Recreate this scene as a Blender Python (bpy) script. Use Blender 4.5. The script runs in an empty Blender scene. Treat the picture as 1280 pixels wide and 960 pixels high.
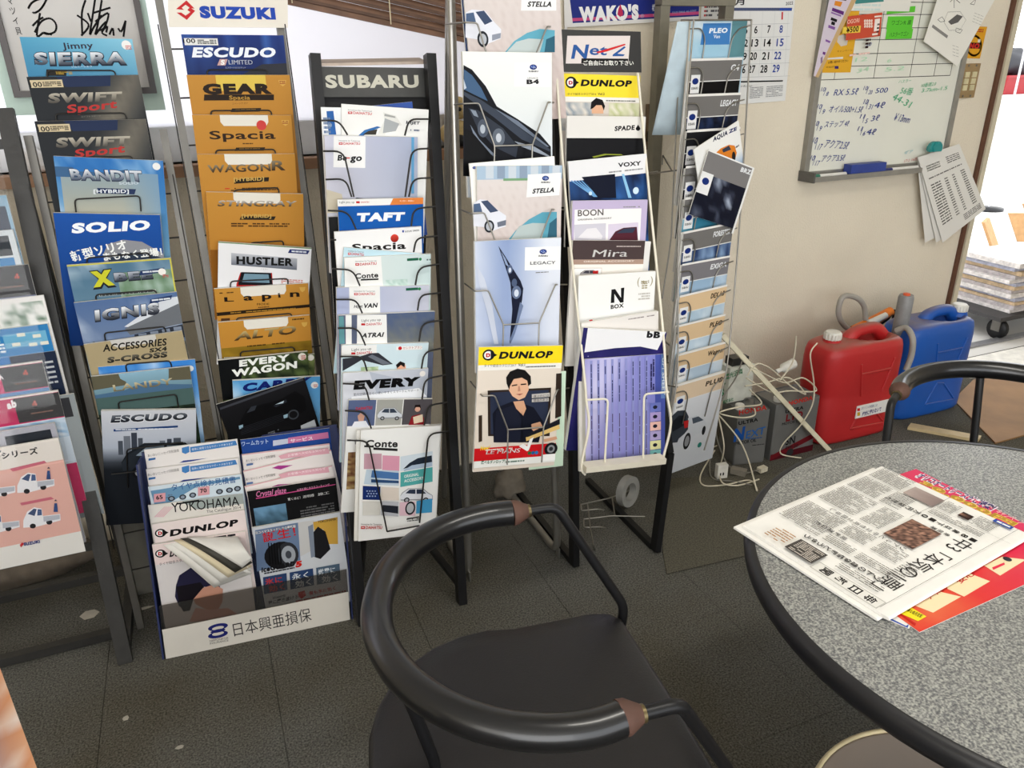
import bpy, bmesh, math, random
from mathutils import Vector as V, Matrix, noise
random.seed(7)
C = bpy.context.scene.collection
SC = bpy.context.scene
# ---------------------------------------------------------------- camera
FPX, PITCH, ROLL, YAW, CAMZ = 950.0, math.radians(23.3), math.radians(-1.07), math.radians(22.0), 1.32
CAM = V((0, 0, CAMZ))
_fw = V((math.sin(YAW)*math.cos(PITCH), math.cos(YAW)*math.cos(PITCH), -math.sin(PITCH)))
_r0 = V((math.cos(YAW), -math.sin(YAW), 0))
_u0 = _r0.cross(_fw)
RT = _r0*math.cos(ROLL) + _u0*math.sin(ROLL)
UP = -_r0*math.sin(ROLL) + _u0*math.cos(ROLL)
FW = _fw
cd = bpy.data.cameras.new('camera'); cam = bpy.data.objects.new('camera', cd); C.objects.link(cam)
cd.sensor_width = 36; cd.lens = FPX/1280*36; cd.clip_start = .02; cd.clip_end = 200
cam.matrix_world = Matrix(((RT.x, UP.x, -FW.x, 0), (RT.y, UP.y, -FW.y, 0), (RT.z, UP.z, -FW.z, CAMZ), (0, 0, 0, 1)))
SC.camera = cam
# ---------------------------------------------------------------- light and exposure
w = bpy.data.worlds.new('world'); SC.world = w; w.use_nodes = True
bg = w.node_tree.nodes['Background']; bg.inputs[0].default_value = (.93, .96, 1, 1); bg.inputs[1].default_value = 3.2
def area(name, loc, target, sx, sy, power, col):
    l = bpy.data.lights.new(name, 'AREA'); l.shape = 'RECTANGLE'; l.size = sx; l.size_y = sy; l.energy = power; l.color = col
    o = bpy.data.objects.new(name, l); C.objects.link(o); o.location = loc
    o.rotation_euler = (V(target)-V(loc)).to_track_quat('-Z', 'Y').to_euler()
    return o
area('shopfront_daylight', (-1.2, -1.75, 1.45), (.9, 1.8, .9), 3.0, 1.7, 42, (1, .98, .95))
area('ceiling_tube_light', (1.2, .3, 2.42), (1.2, .31, 0), 1.2, .25, 17, (1, .96, .88))
SC.view_settings.view_transform = 'Standard'; SC.view_settings.look = 'None'
SC.view_settings.exposure = 0.0; SC.view_settings.gamma = 1; SC.view_settings.use_curve_mapping = False
# ---------------------------------------------------------------- materials
def s2l(c): return tuple(((x/255)/12.92 if x <= 10 else (((x/255)+.055)/1.055)**2.4) for x in c[:3])
MATS = {}
def mat(name, col, rough=.5, metal=0, var=.12, scale=30, bump=0, bscale=200, spec=.5, coat=0):
    if name in MATS: return MATS[name]
    m = bpy.data.materials.new(name); m.use_nodes = True; nt = m.node_tree; N = nt.nodes; b = N['Principled BSDF']
    c = s2l(col)
    tc = N.new('ShaderNodeTexCoord'); nz = N.new('ShaderNodeTexNoise'); nz.inputs['Scale'].default_value = scale; nz.inputs['Detail'].default_value = 4
    nt.links.new(tc.outputs['Object'], nz.inputs['Vector'])
    rp = N.new('ShaderNodeValToRGB'); nt.links.new(nz.outputs['Fac'], rp.inputs['Fac'])
    rp.color_ramp.elements[0].position = .3; rp.color_ramp.elements[1].position = .7
    rp.color_ramp.elements[0].color = (*[x*(1-var) for x in c], 1); rp.color_ramp.elements[1].color = (*[min(1, x*(1+var)) for x in c], 1)
    nt.links.new(rp.outputs['Color'], b.inputs['Base Color'])
    b.inputs['Roughness'].default_value = rough; b.inputs['Metallic'].default_value = metal
    b.inputs['Specular IOR Level'].default_value = spec; b.inputs['Coat Weight'].default_value = coat
    if bump:
        n2 = N.new('ShaderNodeTexNoise'); n2.inputs['Scale'].default_value = bscale; n2.inputs['Detail'].default_value = 3
        nt.links.new(tc.outputs['Object'], n2.inputs['Vector'])
        bp = N.new('ShaderNodeBump'); bp.inputs['Strength'].default_value = bump; bp.inputs['Distance'].default_value = .01
        nt.links.new(n2.outputs['Fac'], bp.inputs['Height']); nt.links.new(bp.outputs['Normal'], b.inputs['Normal'])
    MATS[name] = m; return m
def print_mat(name, rough, coat):
    m = bpy.data.materials.new(name); m.use_nodes = True; nt = m.node_tree; b = nt.nodes['Principled BSDF']
    a = nt.nodes.new('ShaderNodeAttribute'); a.attribute_name = 'Col'
    nt.links.new(a.outputs['Color'], b.inputs['Base Color']); b.inputs['Roughness'].default_value = rough
    b.inputs['Specular IOR Level'].default_value = .12
    MATS[name] = m; return m
PRINT = print_mat('printed_ink', .4, 0); MATTE = print_mat('matte_ink', .8, 0)
def clear_mat(name, col, fac):
    m = bpy.data.materials.new(name); m.use_nodes = True; nt = m.node_tree; N = nt.nodes
    N.remove(N['Principled BSDF']); out = N['Material Output']
    t = N.new('ShaderNodeBsdfTransparent'); t.inputs[0].default_value = (*col, 1)
    g = N.new('ShaderNodeBsdfGlossy'); g.inputs['Roughness'].default_value = .04
    d = N.new('ShaderNodeBsdfDiffuse'); d.inputs[0].default_value = (.6, .6, .58, 1)
    nz = N.new('ShaderNodeTexNoise'); nz.inputs['Scale'].default_value = 25
    mr = N.new('ShaderNodeMapRange'); mr.inputs[3].default_value = fac*.6; mr.inputs[4].default_value = fac*1.4
    nt.links.new(nz.outputs['Fac'], mr.inputs[0])
    x1 = N.new('ShaderNodeMixShader'); x2 = N.new('ShaderNodeMixShader'); x2.inputs[0].default_value = .012
    nt.links.new(mr.outputs[0], x1.inputs[0]); nt.links.new(t.outputs[0], x1.inputs[1]); nt.links.new(d.outputs[0], x1.inputs[2])
    nt.links.new(x1.outputs[0], x2.inputs[1]); nt.links.new(g.outputs[0], x2.inputs[2]); nt.links.new(x2.outputs[0], out.inputs[0])
    MATS[name] = m; return m
ACRYLIC = clear_mat('clear_acrylic', (.97, .97, .97), .004)
SMOKE = clear_mat('smoky_acrylic', (.6, .58, .56), .03)
PAPER = mat('white_paper', (232, 230, 224), .7, var=.03)
CREAMP = mat('cream_paper', (225, 212, 180), .7, var=.03)
BLACKM = mat('black_metal', (20, 20, 22), .4, 0, .15, 20, spec=.35)
DARKM = mat('dark_steel', (52, 51, 49), .5, .2, .2, 15, .1, 80)
GREYM = mat('grey_steel', (110, 107, 101), .42, .5, .12, 15)
SILVER = mat('silver_tube', (165, 163, 158), .32, .8, .1, 12)
WIREK = mat('dark_wire', (42, 40, 38), .35, .6, .1)
WIRES = mat('silver_wire', (150, 147, 140), .3, .85, .1)
WIREC = mat('cream_wire', (226, 220, 202), .4, 0, .05)
# ---------------------------------------------------------------- mesh helpers
class MB:
    def __init__(s): s.v = []; s.f = []; s.m = []; s.sm = []
    def add(s, vs, fs, mi=0, smooth=False):
        b = len(s.v); s.v += [V(p) for p in vs]; s.f += [tuple(b+i for i in f) for f in fs]; s.m += [mi]*len(fs); s.sm += [smooth]*len(fs); return s
    def box(s, lo, hi, mi=0):
        x0, y0, z0 = lo; x1, y1, z1 = hi
        return s.add([(x0,y0,z0),(x1,y0,z0),(x1,y1,z0),(x0,y1,z0),(x0,y0,z1),(x1,y0,z1),(x1,y1,z1),(x0,y1,z1)], [(0,3,2,1),(4,5,6,7),(0,1,5,4),(1,2,6,5),(2,3,7,6),(3,0,4,7)], mi)
    def obox(s, o, u, v, n, mi=0):      # corner + three edge vectors
        o, u, v, n = V(o), V(u), V(v), V(n)
        fs = [(0,3,2,1),(4,5,6,7),(0,1,5,4),(1,2,6,5),(2,3,7,6),(3,0,4,7)]
        if u.cross(v).dot(n) < 0: fs = [f[::-1] for f in fs]
        return s.add([o, o+u, o+u+v, o+v, o+n, o+u+n, o+u+v+n, o+v+n], fs, mi)
    def bar(s, a, b, w, d, side=(1,0,0), mi=0):   # rectangular bar from a to b
        a, b = V(a), V(b); z = (b-a); x = V(side); x = (x - z*(x.dot(z)/z.length_squared)).normalized(); y = z.cross(x).normalized()
        return s.obox(a - x*w/2 - y*d/2, x*w, y*d, z, mi)
    def tube(s, pts, r, n=8, closed=False, mi=0, cap=True):
        pts = [V(p) for p in pts]; k = len(pts); rs = r if isinstance(r, (list, tuple)) else [r]*k
        tg = []
        for i in range(k):
            if closed: t = pts[(i+1) % k]-pts[i-1]
            else: t = pts[min(i+1, k-1)]-pts[max(i-1, 0)]
            tg.append(t.normalized() if t.length > 1e-9 else V((0,0,1)))
        a = V((0,0,1)) if abs(tg[0].z) < .9 else V((1,0,0))
        x = tg[0].cross(a).normalized(); vs = []
        for i in range(k):
            x = (x - tg[i]*x.dot(tg[i])).normalized(); y = tg[i].cross(x)
            vs += [pts[i] + (x*math.cos(2*math.pi*j/n) + y*math.sin(2*math.pi*j/n))*rs[i] for j in range(n)]
        fs = []
        for i in range(k if closed else k-1):
            i2 = (i+1) % k
            fs += [(i*n+j, i*n+(j+1) % n, i2*n+(j+1) % n, i2*n+j) for j in range(n)]
        s.add(vs, fs, mi, True)
        if not closed and cap: s.add(vs[:n], [tuple(range(n))[::-1]], mi); s.add(vs[-n:], [tuple(range(n))], mi)
        return s
    def lathe(s, o, prof, n=24, mi=0, axis=(0,0,1), xa=None):
        o = V(o); z = V(axis).normalized(); x = V(xa) if xa else (z.cross(V((0,1,0))) if abs(z.y) < .9 else z.cross(V((1,0,0)))); x.normalize(); y = z.cross(x)
        vs = []
        for r, h in prof: vs += [o + z*h + (x*math.cos(2*math.pi*j/n) + y*math.sin(2*math.pi*j/n))*r for j in range(n)]
        fs = []
        for i in range(len(prof)-1): fs += [(i*n+j, i*n+(j+1) % n, (i+1)*n+(j+1) % n, (i+1)*n+j) for j in range(n)]
        s.add(vs, fs, mi, True)
        if prof[0][0] > 1e-6: s.add(vs[:n], [tuple(range(n))[::-1]], mi)
        if prof[-1][0] > 1e-6: s.add(vs[-n:], [tuple(range(n))], mi)
        return s
    def loft(s, rings, mi=0, cap=True, smooth=True):
        n = len(rings[0]); vs = [p for r in rings for p in r]; fs = []
        for i in range(len(rings)-1): fs += [(i*n+j, i*n+(j+1) % n, (i+1)*n+(j+1) % n, (i+1)*n+j) for j in range(n)]
        s.add(vs, fs, mi, smooth)
        if cap: s.add(rings[0], [tuple(range(n))[::-1]], mi); s.add(rings[-1], [tuple(range(n))], mi)
        return s
    def sheet(s, fn, nx, ny, th=.0006, mi=0):    # fn(a,b)->point ; a thin curved sheet with thickness
        g = [[V(fn(i/nx, j/ny)) for i in range(nx+1)] for j in range(ny+1)]
        vs = [p for r in g for p in r]; W = nx+1
        nrm = []
        for j in range(ny+1):
            for i in range(nx+1):
                du = g[j][min(i+1, nx)]-g[j][max(i-1, 0)]; dv = g[min(j+1, ny)][i]-g[max(j-1, 0)][i]
                nrm.append(du.cross(dv).normalized())
        bk = [p-n*th for p, n in zip(vs, nrm)]; q = len(vs)
        fs = [(j*W+i, j*W+i+1, (j+1)*W+i+1, (j+1)*W+i) for j in range(ny) for i in range(nx)]
        fs2 = [tuple(q+i for i in f[::-1]) for f in fs]
        ed = []
        loop = [(0, i) for i in range(nx+1)] + [(j, nx) for j in range(1, ny+1)] + [(ny, i) for i in range(nx-1, -1, -1)] + [(j, 0) for j in range(ny-1, 0, -1)]
        ids = [j*W+i for j, i in loop]
        for k in range(len(ids)): a, b = ids[k], ids[(k+1) % len(ids)]; ed.append((b, a, q+a, q+b))
        s.add(vs+bk, fs+fs2+ed, mi, True); return s
    def build(s, name, mats, parent=None, loc=None, smooth=True):
        base = V(parent_base(parent)) if parent else V(loc if loc is not None else (0,0,0))
        me = bpy.data.meshes.new(name); me.from_pydata([p-base for p in s.v], [], s.f)
        for m in (mats if isinstance(mats, (list, tuple)) else [mats]): me.materials.append(m)
        me.polygons.foreach_set('material_index', s.m); me.polygons.foreach_set('use_smooth', s.sm)
        me.update()
        o = bpy.data.objects.new(name, me); C.objects.link(o)
        if parent: o.parent = parent
        else: o.location = base
        return o
def parent_base(p):
    b = V((0,0,0))
    while p is not None: b += p.location; p = p.parent
    return b
def tag(o, label, cat, group=None):
    o['label'] = label; o['category'] = cat
    if group: o['group'] = group
    return o
def thing(name, label, cat, loc, group=None):
    o = bpy.data.objects.new(name, None); o.empty_display_size = .05; C.objects.link(o); o.location = loc
    return tag(o, label, cat, group)
def struct(o): o['kind'] = 'structure'; return o
def stuff(o): o['kind'] = 'stuff'; return o
def fillet(pts, r, n=5):
    pts = [V(p) for p in pts]; out = [pts[0]]
    for i in range(1, len(pts)-1):
        a, b, c = pts[i-1], pts[i], pts[i+1]; d1 = (a-b); d2 = (c-b); rr = min(r, d1.length*.48, d2.length*.48)
        p1 = b+d1.normalized()*rr; p2 = b+d2.normalized()*rr
        for k in range(n+1):
            t = k/n; out.append(p1*(1-t)**2 + b*2*t*(1-t) + p2*t*t)
    out.append(pts[-1]); return out
def spline(pts, n=8):
    pts = [V(p) for p in pts]; P = [pts[0]]+pts+[pts[-1]]; out = []
    for i in range(1, len(P)-2):
        for k in range(n):
            t = k/n; a, b, c, d = P[i-1], P[i], P[i+1], P[i+2]
            out.append(.5*((2*b)+(c-a)*t+(2*a-5*b+4*c-d)*t*t+(3*b-a-3*c+d)*t**3))
    out.append(pts[-1]); return out
# ---------------------------------------------------------------- photo frame -> place
_Z = [0, 0, 1.0]
def Z(x, y, s): _Z[:] = [x, y, s]
def ray(x, y): return FW*FPX + RT*(_Z[0]+x/_Z[2]-640) + UP*(480-(_Z[1]+y/_Z[2]))
def hit(x, y, o, n):
    d = ray(x, y); return CAM + d*((V(o)-CAM).dot(n)/d.dot(n))
def onZ(x, y, z): return hit(x, y, (0,0,z), V((0,0,1)))
def onY(x, y, yy): return hit(x, y, (0,yy,0), V((0,1,0)))
class Plane:
    def __init__(s, P0, psi=0, m=0, sd=0):
        s.o = V(P0); a = math.radians(psi); s.e = V((math.cos(a), math.sin(a), 0)); back = V((-math.sin(a), math.cos(a), 0))
        s.g = (V((0,0,1))+back*m+s.e*sd).normalized(); s.n = s.e.cross(s.g).normalized(); s.back = back
    def at(s, x, y, d=0): return hit(x, y, s.o+s.n*d, s.n)
    def p(s, a, h, d=0): return s.o + s.e*a + s.g*h + s.n*d      # along, up the slope, forward
# ---------------------------------------------------------------- print engine
_G = {}
def glyphs(txt, bold):
    k = (txt, round(bold, 3))
    if k in _G: return _G[k]
    cu = bpy.data.curves.new('t', 'FONT'); cu.body = txt; cu.offset = bold; cu.space_character = 1+bold*2.4; cu.resolution_u = 3; cu.fill_mode = 'FRONT'
    ob = bpy.data.objects.new('t', cu); me = bpy.data.meshes.new_from_object(ob)
    vs = [(v.co.x, v.co.y) for v in me.vertices]; fs = [tuple(p.vertices) for p in me.polygons]
    bpy.data.objects.remove(ob); bpy.data.curves.remove(cu); bpy.data.meshes.remove(me)
    if not vs: vs = [(0,0),(1,0),(1,1)]; fs = [(0,1,2)]
    xs = [p[0] for p in vs]; ys = [p[1] for p in vs]
    _G[k] = (vs, fs, min(xs), max(xs), min(ys), max(ys)); return _G[k]
def mixc(a, b, t):
    t = max(0, min(1, t)); return tuple(a[i]*(1-t)+b[i]*t for i in range(3))
class Pr:
    def __init__(s, parent, o, u, v, W, H, names=('cover_print', 'lettering'), matte=False):
        s.parent = parent; s.o = V(o); s.u = V(u).normalized(); s.v = (V(v)-s.u*V(v).dot(s.u)).normalized(); s.nn = s.u.cross(s.v).normalized(); s.W = W; s.H = H
        s.names = names; s.z = .0002; s.L = {0: ([], [], []), 1: ([], [], [])}; s.mt = MATTE if matte else PRINT; ALLP.append(s)
    def P(s, x, y):
        p = hit(x, y, s.o, s.nn)-s.o; return (p.dot(s.u), p.dot(s.v))
    def N(s, a, b): return (a*s.W, s.H-b*s.W)
    def w(s, p, dz=0): return s.o+s.u*p[0]+s.v*p[1]+s.nn*(s.z+dz)
    def raw(s, pts, faces, cols, lay=0):
        vs, fs, cs = s.L[lay]; b = len(vs); vs += [s.w(p) for p in pts]; fs += [tuple(b+i for i in f) for f in faces]; cs += cols; s.z += .00006
    def poly(s, col, pts, lay=0):
        if callable(col):
            xs = [p[0] for p in pts]; ys = [p[1] for p in pts]; w_ = max(xs)-min(xs) or 1; h_ = max(ys)-min(ys) or 1
            cols = [col((p[0]-min(xs))/w_, 1-(p[1]-min(ys))/h_) for p in pts]
        else: cols = [col]*len(pts)
        ar = sum(pts[i-1][0]*pts[i][1]-pts[i][0]*pts[i-1][1] for i in range(len(pts)))
        f = tuple(range(len(pts)))
        s.raw(pts, [f if ar > 0 else f[::-1]], cols, lay)
    def q(s, col, *px): s.poly(col, [s.P(*p) for p in px]); return s          # polygon in photo-frame pixels
    def n(s, col, a0, b0, a1, b1): s.poly(col, [s.N(a0,b0), s.N(a1,b0), s.N(a1,b1), s.N(a0,b1)]); return s
    def ng(s, col, *ab): s.poly(col, [s.N(*p) for p in ab]); return s
    def grid(s, fn, a0, b0, a1, b1, nx=20, ny=14):
        pts = []; cols = []
        for j in range(ny+1):
            for i in range(nx+1):
                x, y = i/nx, j/ny; pts.append(s.N(a0+(a1-a0)*x, b0+(b1-b0)*y)); cols.append(fn(x, y))
        W = nx+1
        s.raw(pts, [(j*W+i, (j+1)*W+i, (j+1)*W+i+1, j*W+i+1) for j in range(ny) for i in range(nx)], cols); return s
    def full(s, col):
        return s.grid(col, 0, 0, 1, s.H/s.W, 16, 16) if callable(col) else s.n(col, 0, 0, 1, s.H/s.W)
    def disc(s, col, x, y, r, ry=None, n=20, ab=False):
        c = s.N(x, y) if ab else s.P(x, y)
        if ab: rx = r*s.W; ry_ = (ry or r)*s.W
        else:
            e = s.P(x+r, y); rx = math.hypot(e[0]-c[0], e[1]-c[1]); ry_ = rx*(ry/r if ry else 1)
        s.poly(col, [(c[0]+rx*math.cos(2*math.pi*i/n), c[1]+ry_*math.sin(2*math.pi*i/n)) for i in range(n)]); return s
    def txt(s, t, p0, p1, cap, col, bold=0, sh=0, ol=None, lay=None):
        if lay is None:
            lay = 1
            if cap >= .0085 and t.strip(): lay = ('t', len(s.L)); s.L[lay] = ([], [], [])
        if 'M' in t and bold > 0:
            e_ = bold*.5*cap; q0 = p0; s.txt(t, (p0[0]-e_, p0[1]), (p1[0]-e_, p1[1]), cap, col, 0, sh, ol, lay); s.z -= .00006; s.txt(t, (p0[0]+e_, p0[1]), (p1[0]+e_, p1[1]), cap, col, 0, sh, None, lay); s.z -= .00006; bold = 0; ol = None
        dx, dy = p1[0]-p0[0], p1[1]-p0[1]; ln = math.hypot(dx, dy) or 1e-6; ux, uy = dx/ln, dy/ln
        if ol: 
            e = ol[1]*cap; s.txt(t, (p0[0]-ux*e+uy*e, p0[1]-uy*e-ux*e), (p1[0]+ux*e+uy*e, p1[1]+uy*e-ux*e), cap+2*e, ol[0], bold+ol[1]*.8, sh, None, lay)
        vs, fs, x0, x1, y0, y1 = glyphs(t, bold); sx = ln/max(1e-6, x1-x0); sy = cap/max(1e-6, y1)
        pts = []; cols = []
        for x, y in vs:
            a = (x-x0)*sx; b = y*sy; a += b*sh
            pts.append((p0[0]+ux*a-uy*b, p0[1]+uy*a+ux*b))
            cols.append(mixc(col[1], col[0], (y-max(0, y0))/max(1e-6, y1-max(0, y0))) if isinstance(col[0], (tuple, list)) else col)
        s.raw(pts, fs, cols, lay); return s
    def t(s, t, x0, y0, x1, y1, cap, col, bold=0, sh=0, ol=None):    # baseline in photo-frame pixels
        p0 = s.P(x0, y0); p1 = s.P(x1, y1); c = s.P(x0, y0-cap); cap = math.hypot(c[0]-p0[0], c[1]-p0[1]) if cap >= .5 else cap
        return s.txt(t, p0, p1, cap, col, bold, sh, ol)
    def tn(s, t, a0, b0, a1, cap, col, bold=0, sh=0, ol=None): return s.txt(t, s.N(a0, b0), s.N(a1, b0), cap*s.W, col, bold, sh, ol)
    def lines(s, col, a0, b0, a1, b1, rows, fill=.6, vert=False, dens=8):   # rows of tiny print
        rr = random.Random(int(a0*999+b0*777+rows)); L = s.L[1]
        n_ = max(2, dens); vs, fs, cs = L
        for r in range(rows):
            k = 0
            while k < n_:
                w_ = rr.choice((1, 2, 2, 3)); e = min(n_, k+w_)-.25
                if rr.random() < .9:
                    if vert: q = [(a0+(a1-a0)*(r+.5-fill/2)/rows, b0+(b1-b0)*k/n_), (a0+(a1-a0)*(r+.5+fill/2)/rows, b0+(b1-b0)*e/n_)]
                    else: q = [(a0+(a1-a0)*k/n_, b0+(b1-b0)*(r+.5-fill/2)/rows), (a0+(a1-a0)*e/n_, b0+(b1-b0)*(r+.5+fill/2)/rows)]
                    (x0, y0), (x1, y1) = q; b = len(vs)
                    vs += [s.w(s.N(x0, y1)), s.w(s.N(x1, y1)), s.w(s.N(x1, y0)), s.w(s.N(x0, y0))]; fs.append((b, b+1, b+2, b+3)); cs += [col]*4
                k += w_
        s.z += .00006; return s
    def wire(s, pts, off=.004, ab=True):
        return [s.o+s.u*(p[0])+s.v*p[1]+s.nn*off for p in ([s.N(*q) for q in pts] if ab else [s.P(*q) for q in pts])]
    def flush(s):
        for k in list(s.L):
            vs, fs, cs = s.L[k]; nm = s.names[0] if k == 0 else s.names[1] if s.names[1] != 'lettering' else ('small_print' if k == 1 else 'title_lettering')
            if not vs: continue
            base = parent_base(s.parent); me = bpy.data.meshes.new(nm); me.from_pydata([p-base for p in vs], [], fs)
            ca = me.color_attributes.new('Col', 'FLOAT_COLOR', 'POINT')
            ca.data.foreach_set('color', [x for c in cs for x in (*[k**1.16 for k in s2l(c)], 1)]); me.materials.append(s.mt)
            o = bpy.data.objects.new(nm, me); C.objects.link(o); o.parent = s.parent
            if k == 1: o['kind'] = 'stuff'
ALLP = []
GREYS = [PAPER]
def brochure(rk, label, TL, TR, H=.297, t=.004, d=.05, k=.15, base=PAPER, group=None, cat='brochure', name='brochure', W=None, matte=False):
    if isinstance(TL, V): a = TL
    elif TL is not None: a = rk.at(*TL, d)
    b = rk.at(*TR, d)
    if TL is None: a = b - rk.e*W
    u = (b-a); Wd = u.length; u.normalize()
    gb = (rk.g + rk.n*k).normalized(); v = (gb - u*gb.dot(u)).normalized(); n = u.cross(v).normalized()
    o = a - v*H
    mb = MB().obox(o, u*Wd, v*H, -n*t)
    ob = mb.build(name, base, loc=o - n*t/2 + u*Wd/2); tag(ob, label, cat, group)
    p = Pr(ob, o, u, v, Wd, H, matte=matte); p.ob = ob; p.t_ = t; return p
def copies(p, n, label, group, du=.002, rnd=2):   # further copies standing behind the front one
    p.ob['group'] = group
    for i in range(n):
        c = p.ob.copy(); C.objects.link(c); c['label'] = ('first', 'second', 'third')[i] + ' ' + label; c['group'] = group
        c.location = p.ob.location - p.nn*(p.t_+.0012)*(i+1) + p.u*random.uniform(-du, du)*rnd + p.v*random.uniform(-.003, .003)
def car(p, x, y, w_, h_, body=(225,228,232), glass=(60,70,85), flip=1, wheel=(35,35,38)):   # small printed car, photo-frame pixels
    X = lambda a: x + (a if flip > 0 else 1-a)*w_
    Y = lambda b: y + b*h_
    p.q(mixc(body, (0,0,0), .25), *[(X(a), Y(b)) for a, b in ((0,.55),(.06,.3),(.25,.02),(.7,0),(.86,.3),(1,.5),(1,.82),(.02,.86))])
    p.q(body, *[(X(a), Y(b)) for a, b in ((0,.58),(.08,.34),(.27,.06),(.68,.04),(.84,.36),(.98,.52),(.98,.72),(.02,.78))])
    p.q(glass, *[(X(a), Y(b)) for a, b in ((.16,.36),(.29,.1),(.47,.08),(.47,.4))])
    p.q(glass, *[(X(a), Y(b)) for a, b in ((.5,.4),(.5,.08),(.66,.08),(.8,.38))])
    for a in (.2, .78):
        p.disc(wheel, X(a), Y(.82), w_*.085); p.disc((170,172,176), X(a), Y(.82), w_*.05)
def cloud(x, y, s=3, seed=0): return noise.fractal(V((x*s+seed, y*s, seed*1.7)), 1.0, 2.0, 4)
def sky(top, bot, cl=(240,244,248), amt=.9, s=3, seed=0):
    return lambda x, y: mixc(mixc(top, bot, y), cl, max(0, cloud(x, y, s, seed)+.1)*amt)
def leafy(a, b, s=14, seed=0): return lambda x, y: mixc(a, b, .5+cloud(x, y, s, seed)*1.1)
def shade(a, b, c=None): return lambda x, y: mixc(a, b, y)
def diag(a, b, k=.5): return lambda x, y: mixc(a, b, (x*k+y*(1-k)))
WH = (238,238,236); BK = (24,24,26)
# ================================================================ the room
YW = 2.25
WALLM = mat('cream_plaster', (226, 216, 196), .9, var=.05, scale=3, bump=.35, bscale=160)
CARPET = mat('carpet_fibre', (108, 106, 100), .98, var=.6, scale=240, bump=.6, bscale=420, spec=.1)
def dirty_carpet():
    m = CARPET; nt = m.node_tree; N = nt.nodes; b = N['Principled BSDF']; src = b.inputs['Base Color'].links[0].from_socket
    tc = N.new('ShaderNodeTexCoord'); n3 = N.new('ShaderNodeTexNoise'); n3.inputs['Scale'].default_value = 1.5; n3.inputs['Detail'].default_value = 6
    g = N.new('ShaderNodeNewGeometry'); nt.links.new(g.outputs['Position'], n3.inputs['Vector'])
    rp = N.new('ShaderNodeValToRGB'); rp.color_ramp.elements[0].position = .35; rp.color_ramp.elements[1].position = .68
    rp.color_ramp.elements[0].color = (.66, .62, .52, 1); rp.color_ramp.elements[1].color = (1.05, 1.1, 1.17, 1)
    nt.links.new(n3.outputs['Fac'], rp.inputs['Fac'])
    mx = N.new('ShaderNodeMix'); mx.data_type = 'RGBA'; mx.blend_type = 'MULTIPLY'; mx.inputs[0].default_value = 1
    nt.links.new(src, mx.inputs[6]); nt.links.new(rp.outputs['Color'], mx.inputs[7]); nt.links.new(mx.outputs[2], b.inputs['Base Color'])
dirty_carpet()
floor = struct(MB().box((-2.4, -2.2, -.06), (4.3, YW+.0, -.004)).build('floor', mat('floor_backing', (70, 68, 64), .9)))
TP = .364
tile_me = None
x = -.38 - 5*TP
while x < 4.2:
    y = 1.615 - 10*TP
    while y < YW-.02:
        w_ = min(TP, 4.28-x); h_ = min(TP, YW-.005-y)
        g = .0003
        if w_ == TP and h_ == TP and tile_me is not None: o = bpy.data.objects.new('carpet_tile', tile_me); C.objects.link(o)
        else:
            b = .0006
            mb = MB().loft([[V((g,g,-.004)),V((w_-g,g,-.004)),V((w_-g,h_-g,-.004)),V((g,h_-g,-.004))],
                            [V((g,g,-.0015)),V((w_-g,g,-.0015)),V((w_-g,h_-g,-.0015)),V((g,h_-g,-.0015))],
                            [V((g+b,g+b,0)),V((w_-g-b,g+b,0)),V((w_-g-b,h_-g-b,0)),V((g+b,h_-g-b,0))]], smooth=False)
            o = mb.build('carpet_tile', CARPET)
            if w_ == TP and h_ == TP: tile_me = o.data
        o.parent = floor; o.location = (x, y, 0)
        y += TP
    x += TP
# back wall with a window opening and a doorway
WX0, WX1, WZ0, WZ1 = -2.0, .93, 1.075, 2.05
DX0, DX1, DZ1 = 2.985, 4.2, 2.1
mb = MB()
for lo, hi in (((-2.4,YW,0),(WX0,YW+.12,2.5)), ((WX0,YW,0),(WX1,YW+.12,WZ0)), ((WX0,YW,WZ1),(WX1,YW+.12,2.5)), ((WX1,YW,0),(DX0,YW+.12,2.5)), ((DX0,YW,DZ1),(DX1,YW+.12,2.5)), ((DX1,YW,0),(4.3,YW+.12,2.5))): mb.box(lo, hi)
struct(mb.build('wall_back', WALLM))
struct(MB().box((-2.5,-2.2,0),(-2.4,YW+.12,2.5)).build('wall_left', WALLM))
struct(MB().box((4.3,-2.2,0),(4.4,YW+.12,2.5)).build('wall_right', WALLM))
mb = MB()
for lo, hi in (((-2.5,-2.3,0),(-2.3,-2.2,2.5)), ((-2.3,-2.3,0),(3.2,-2.2,.45)), ((-2.3,-2.3,2.3),(3.2,-2.2,2.5)), ((3.2,-2.3,0),(4.4,-2.2,2.5))): mb.box(lo, hi)
struct(mb.build('wall_front', WALLM))
struct(MB().box((-2.5,-2.3,2.5),(4.4,YW+.12,2.6)).build('ceiling', mat('ceiling_board', (225,222,214), .9, var=.04)))
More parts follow.
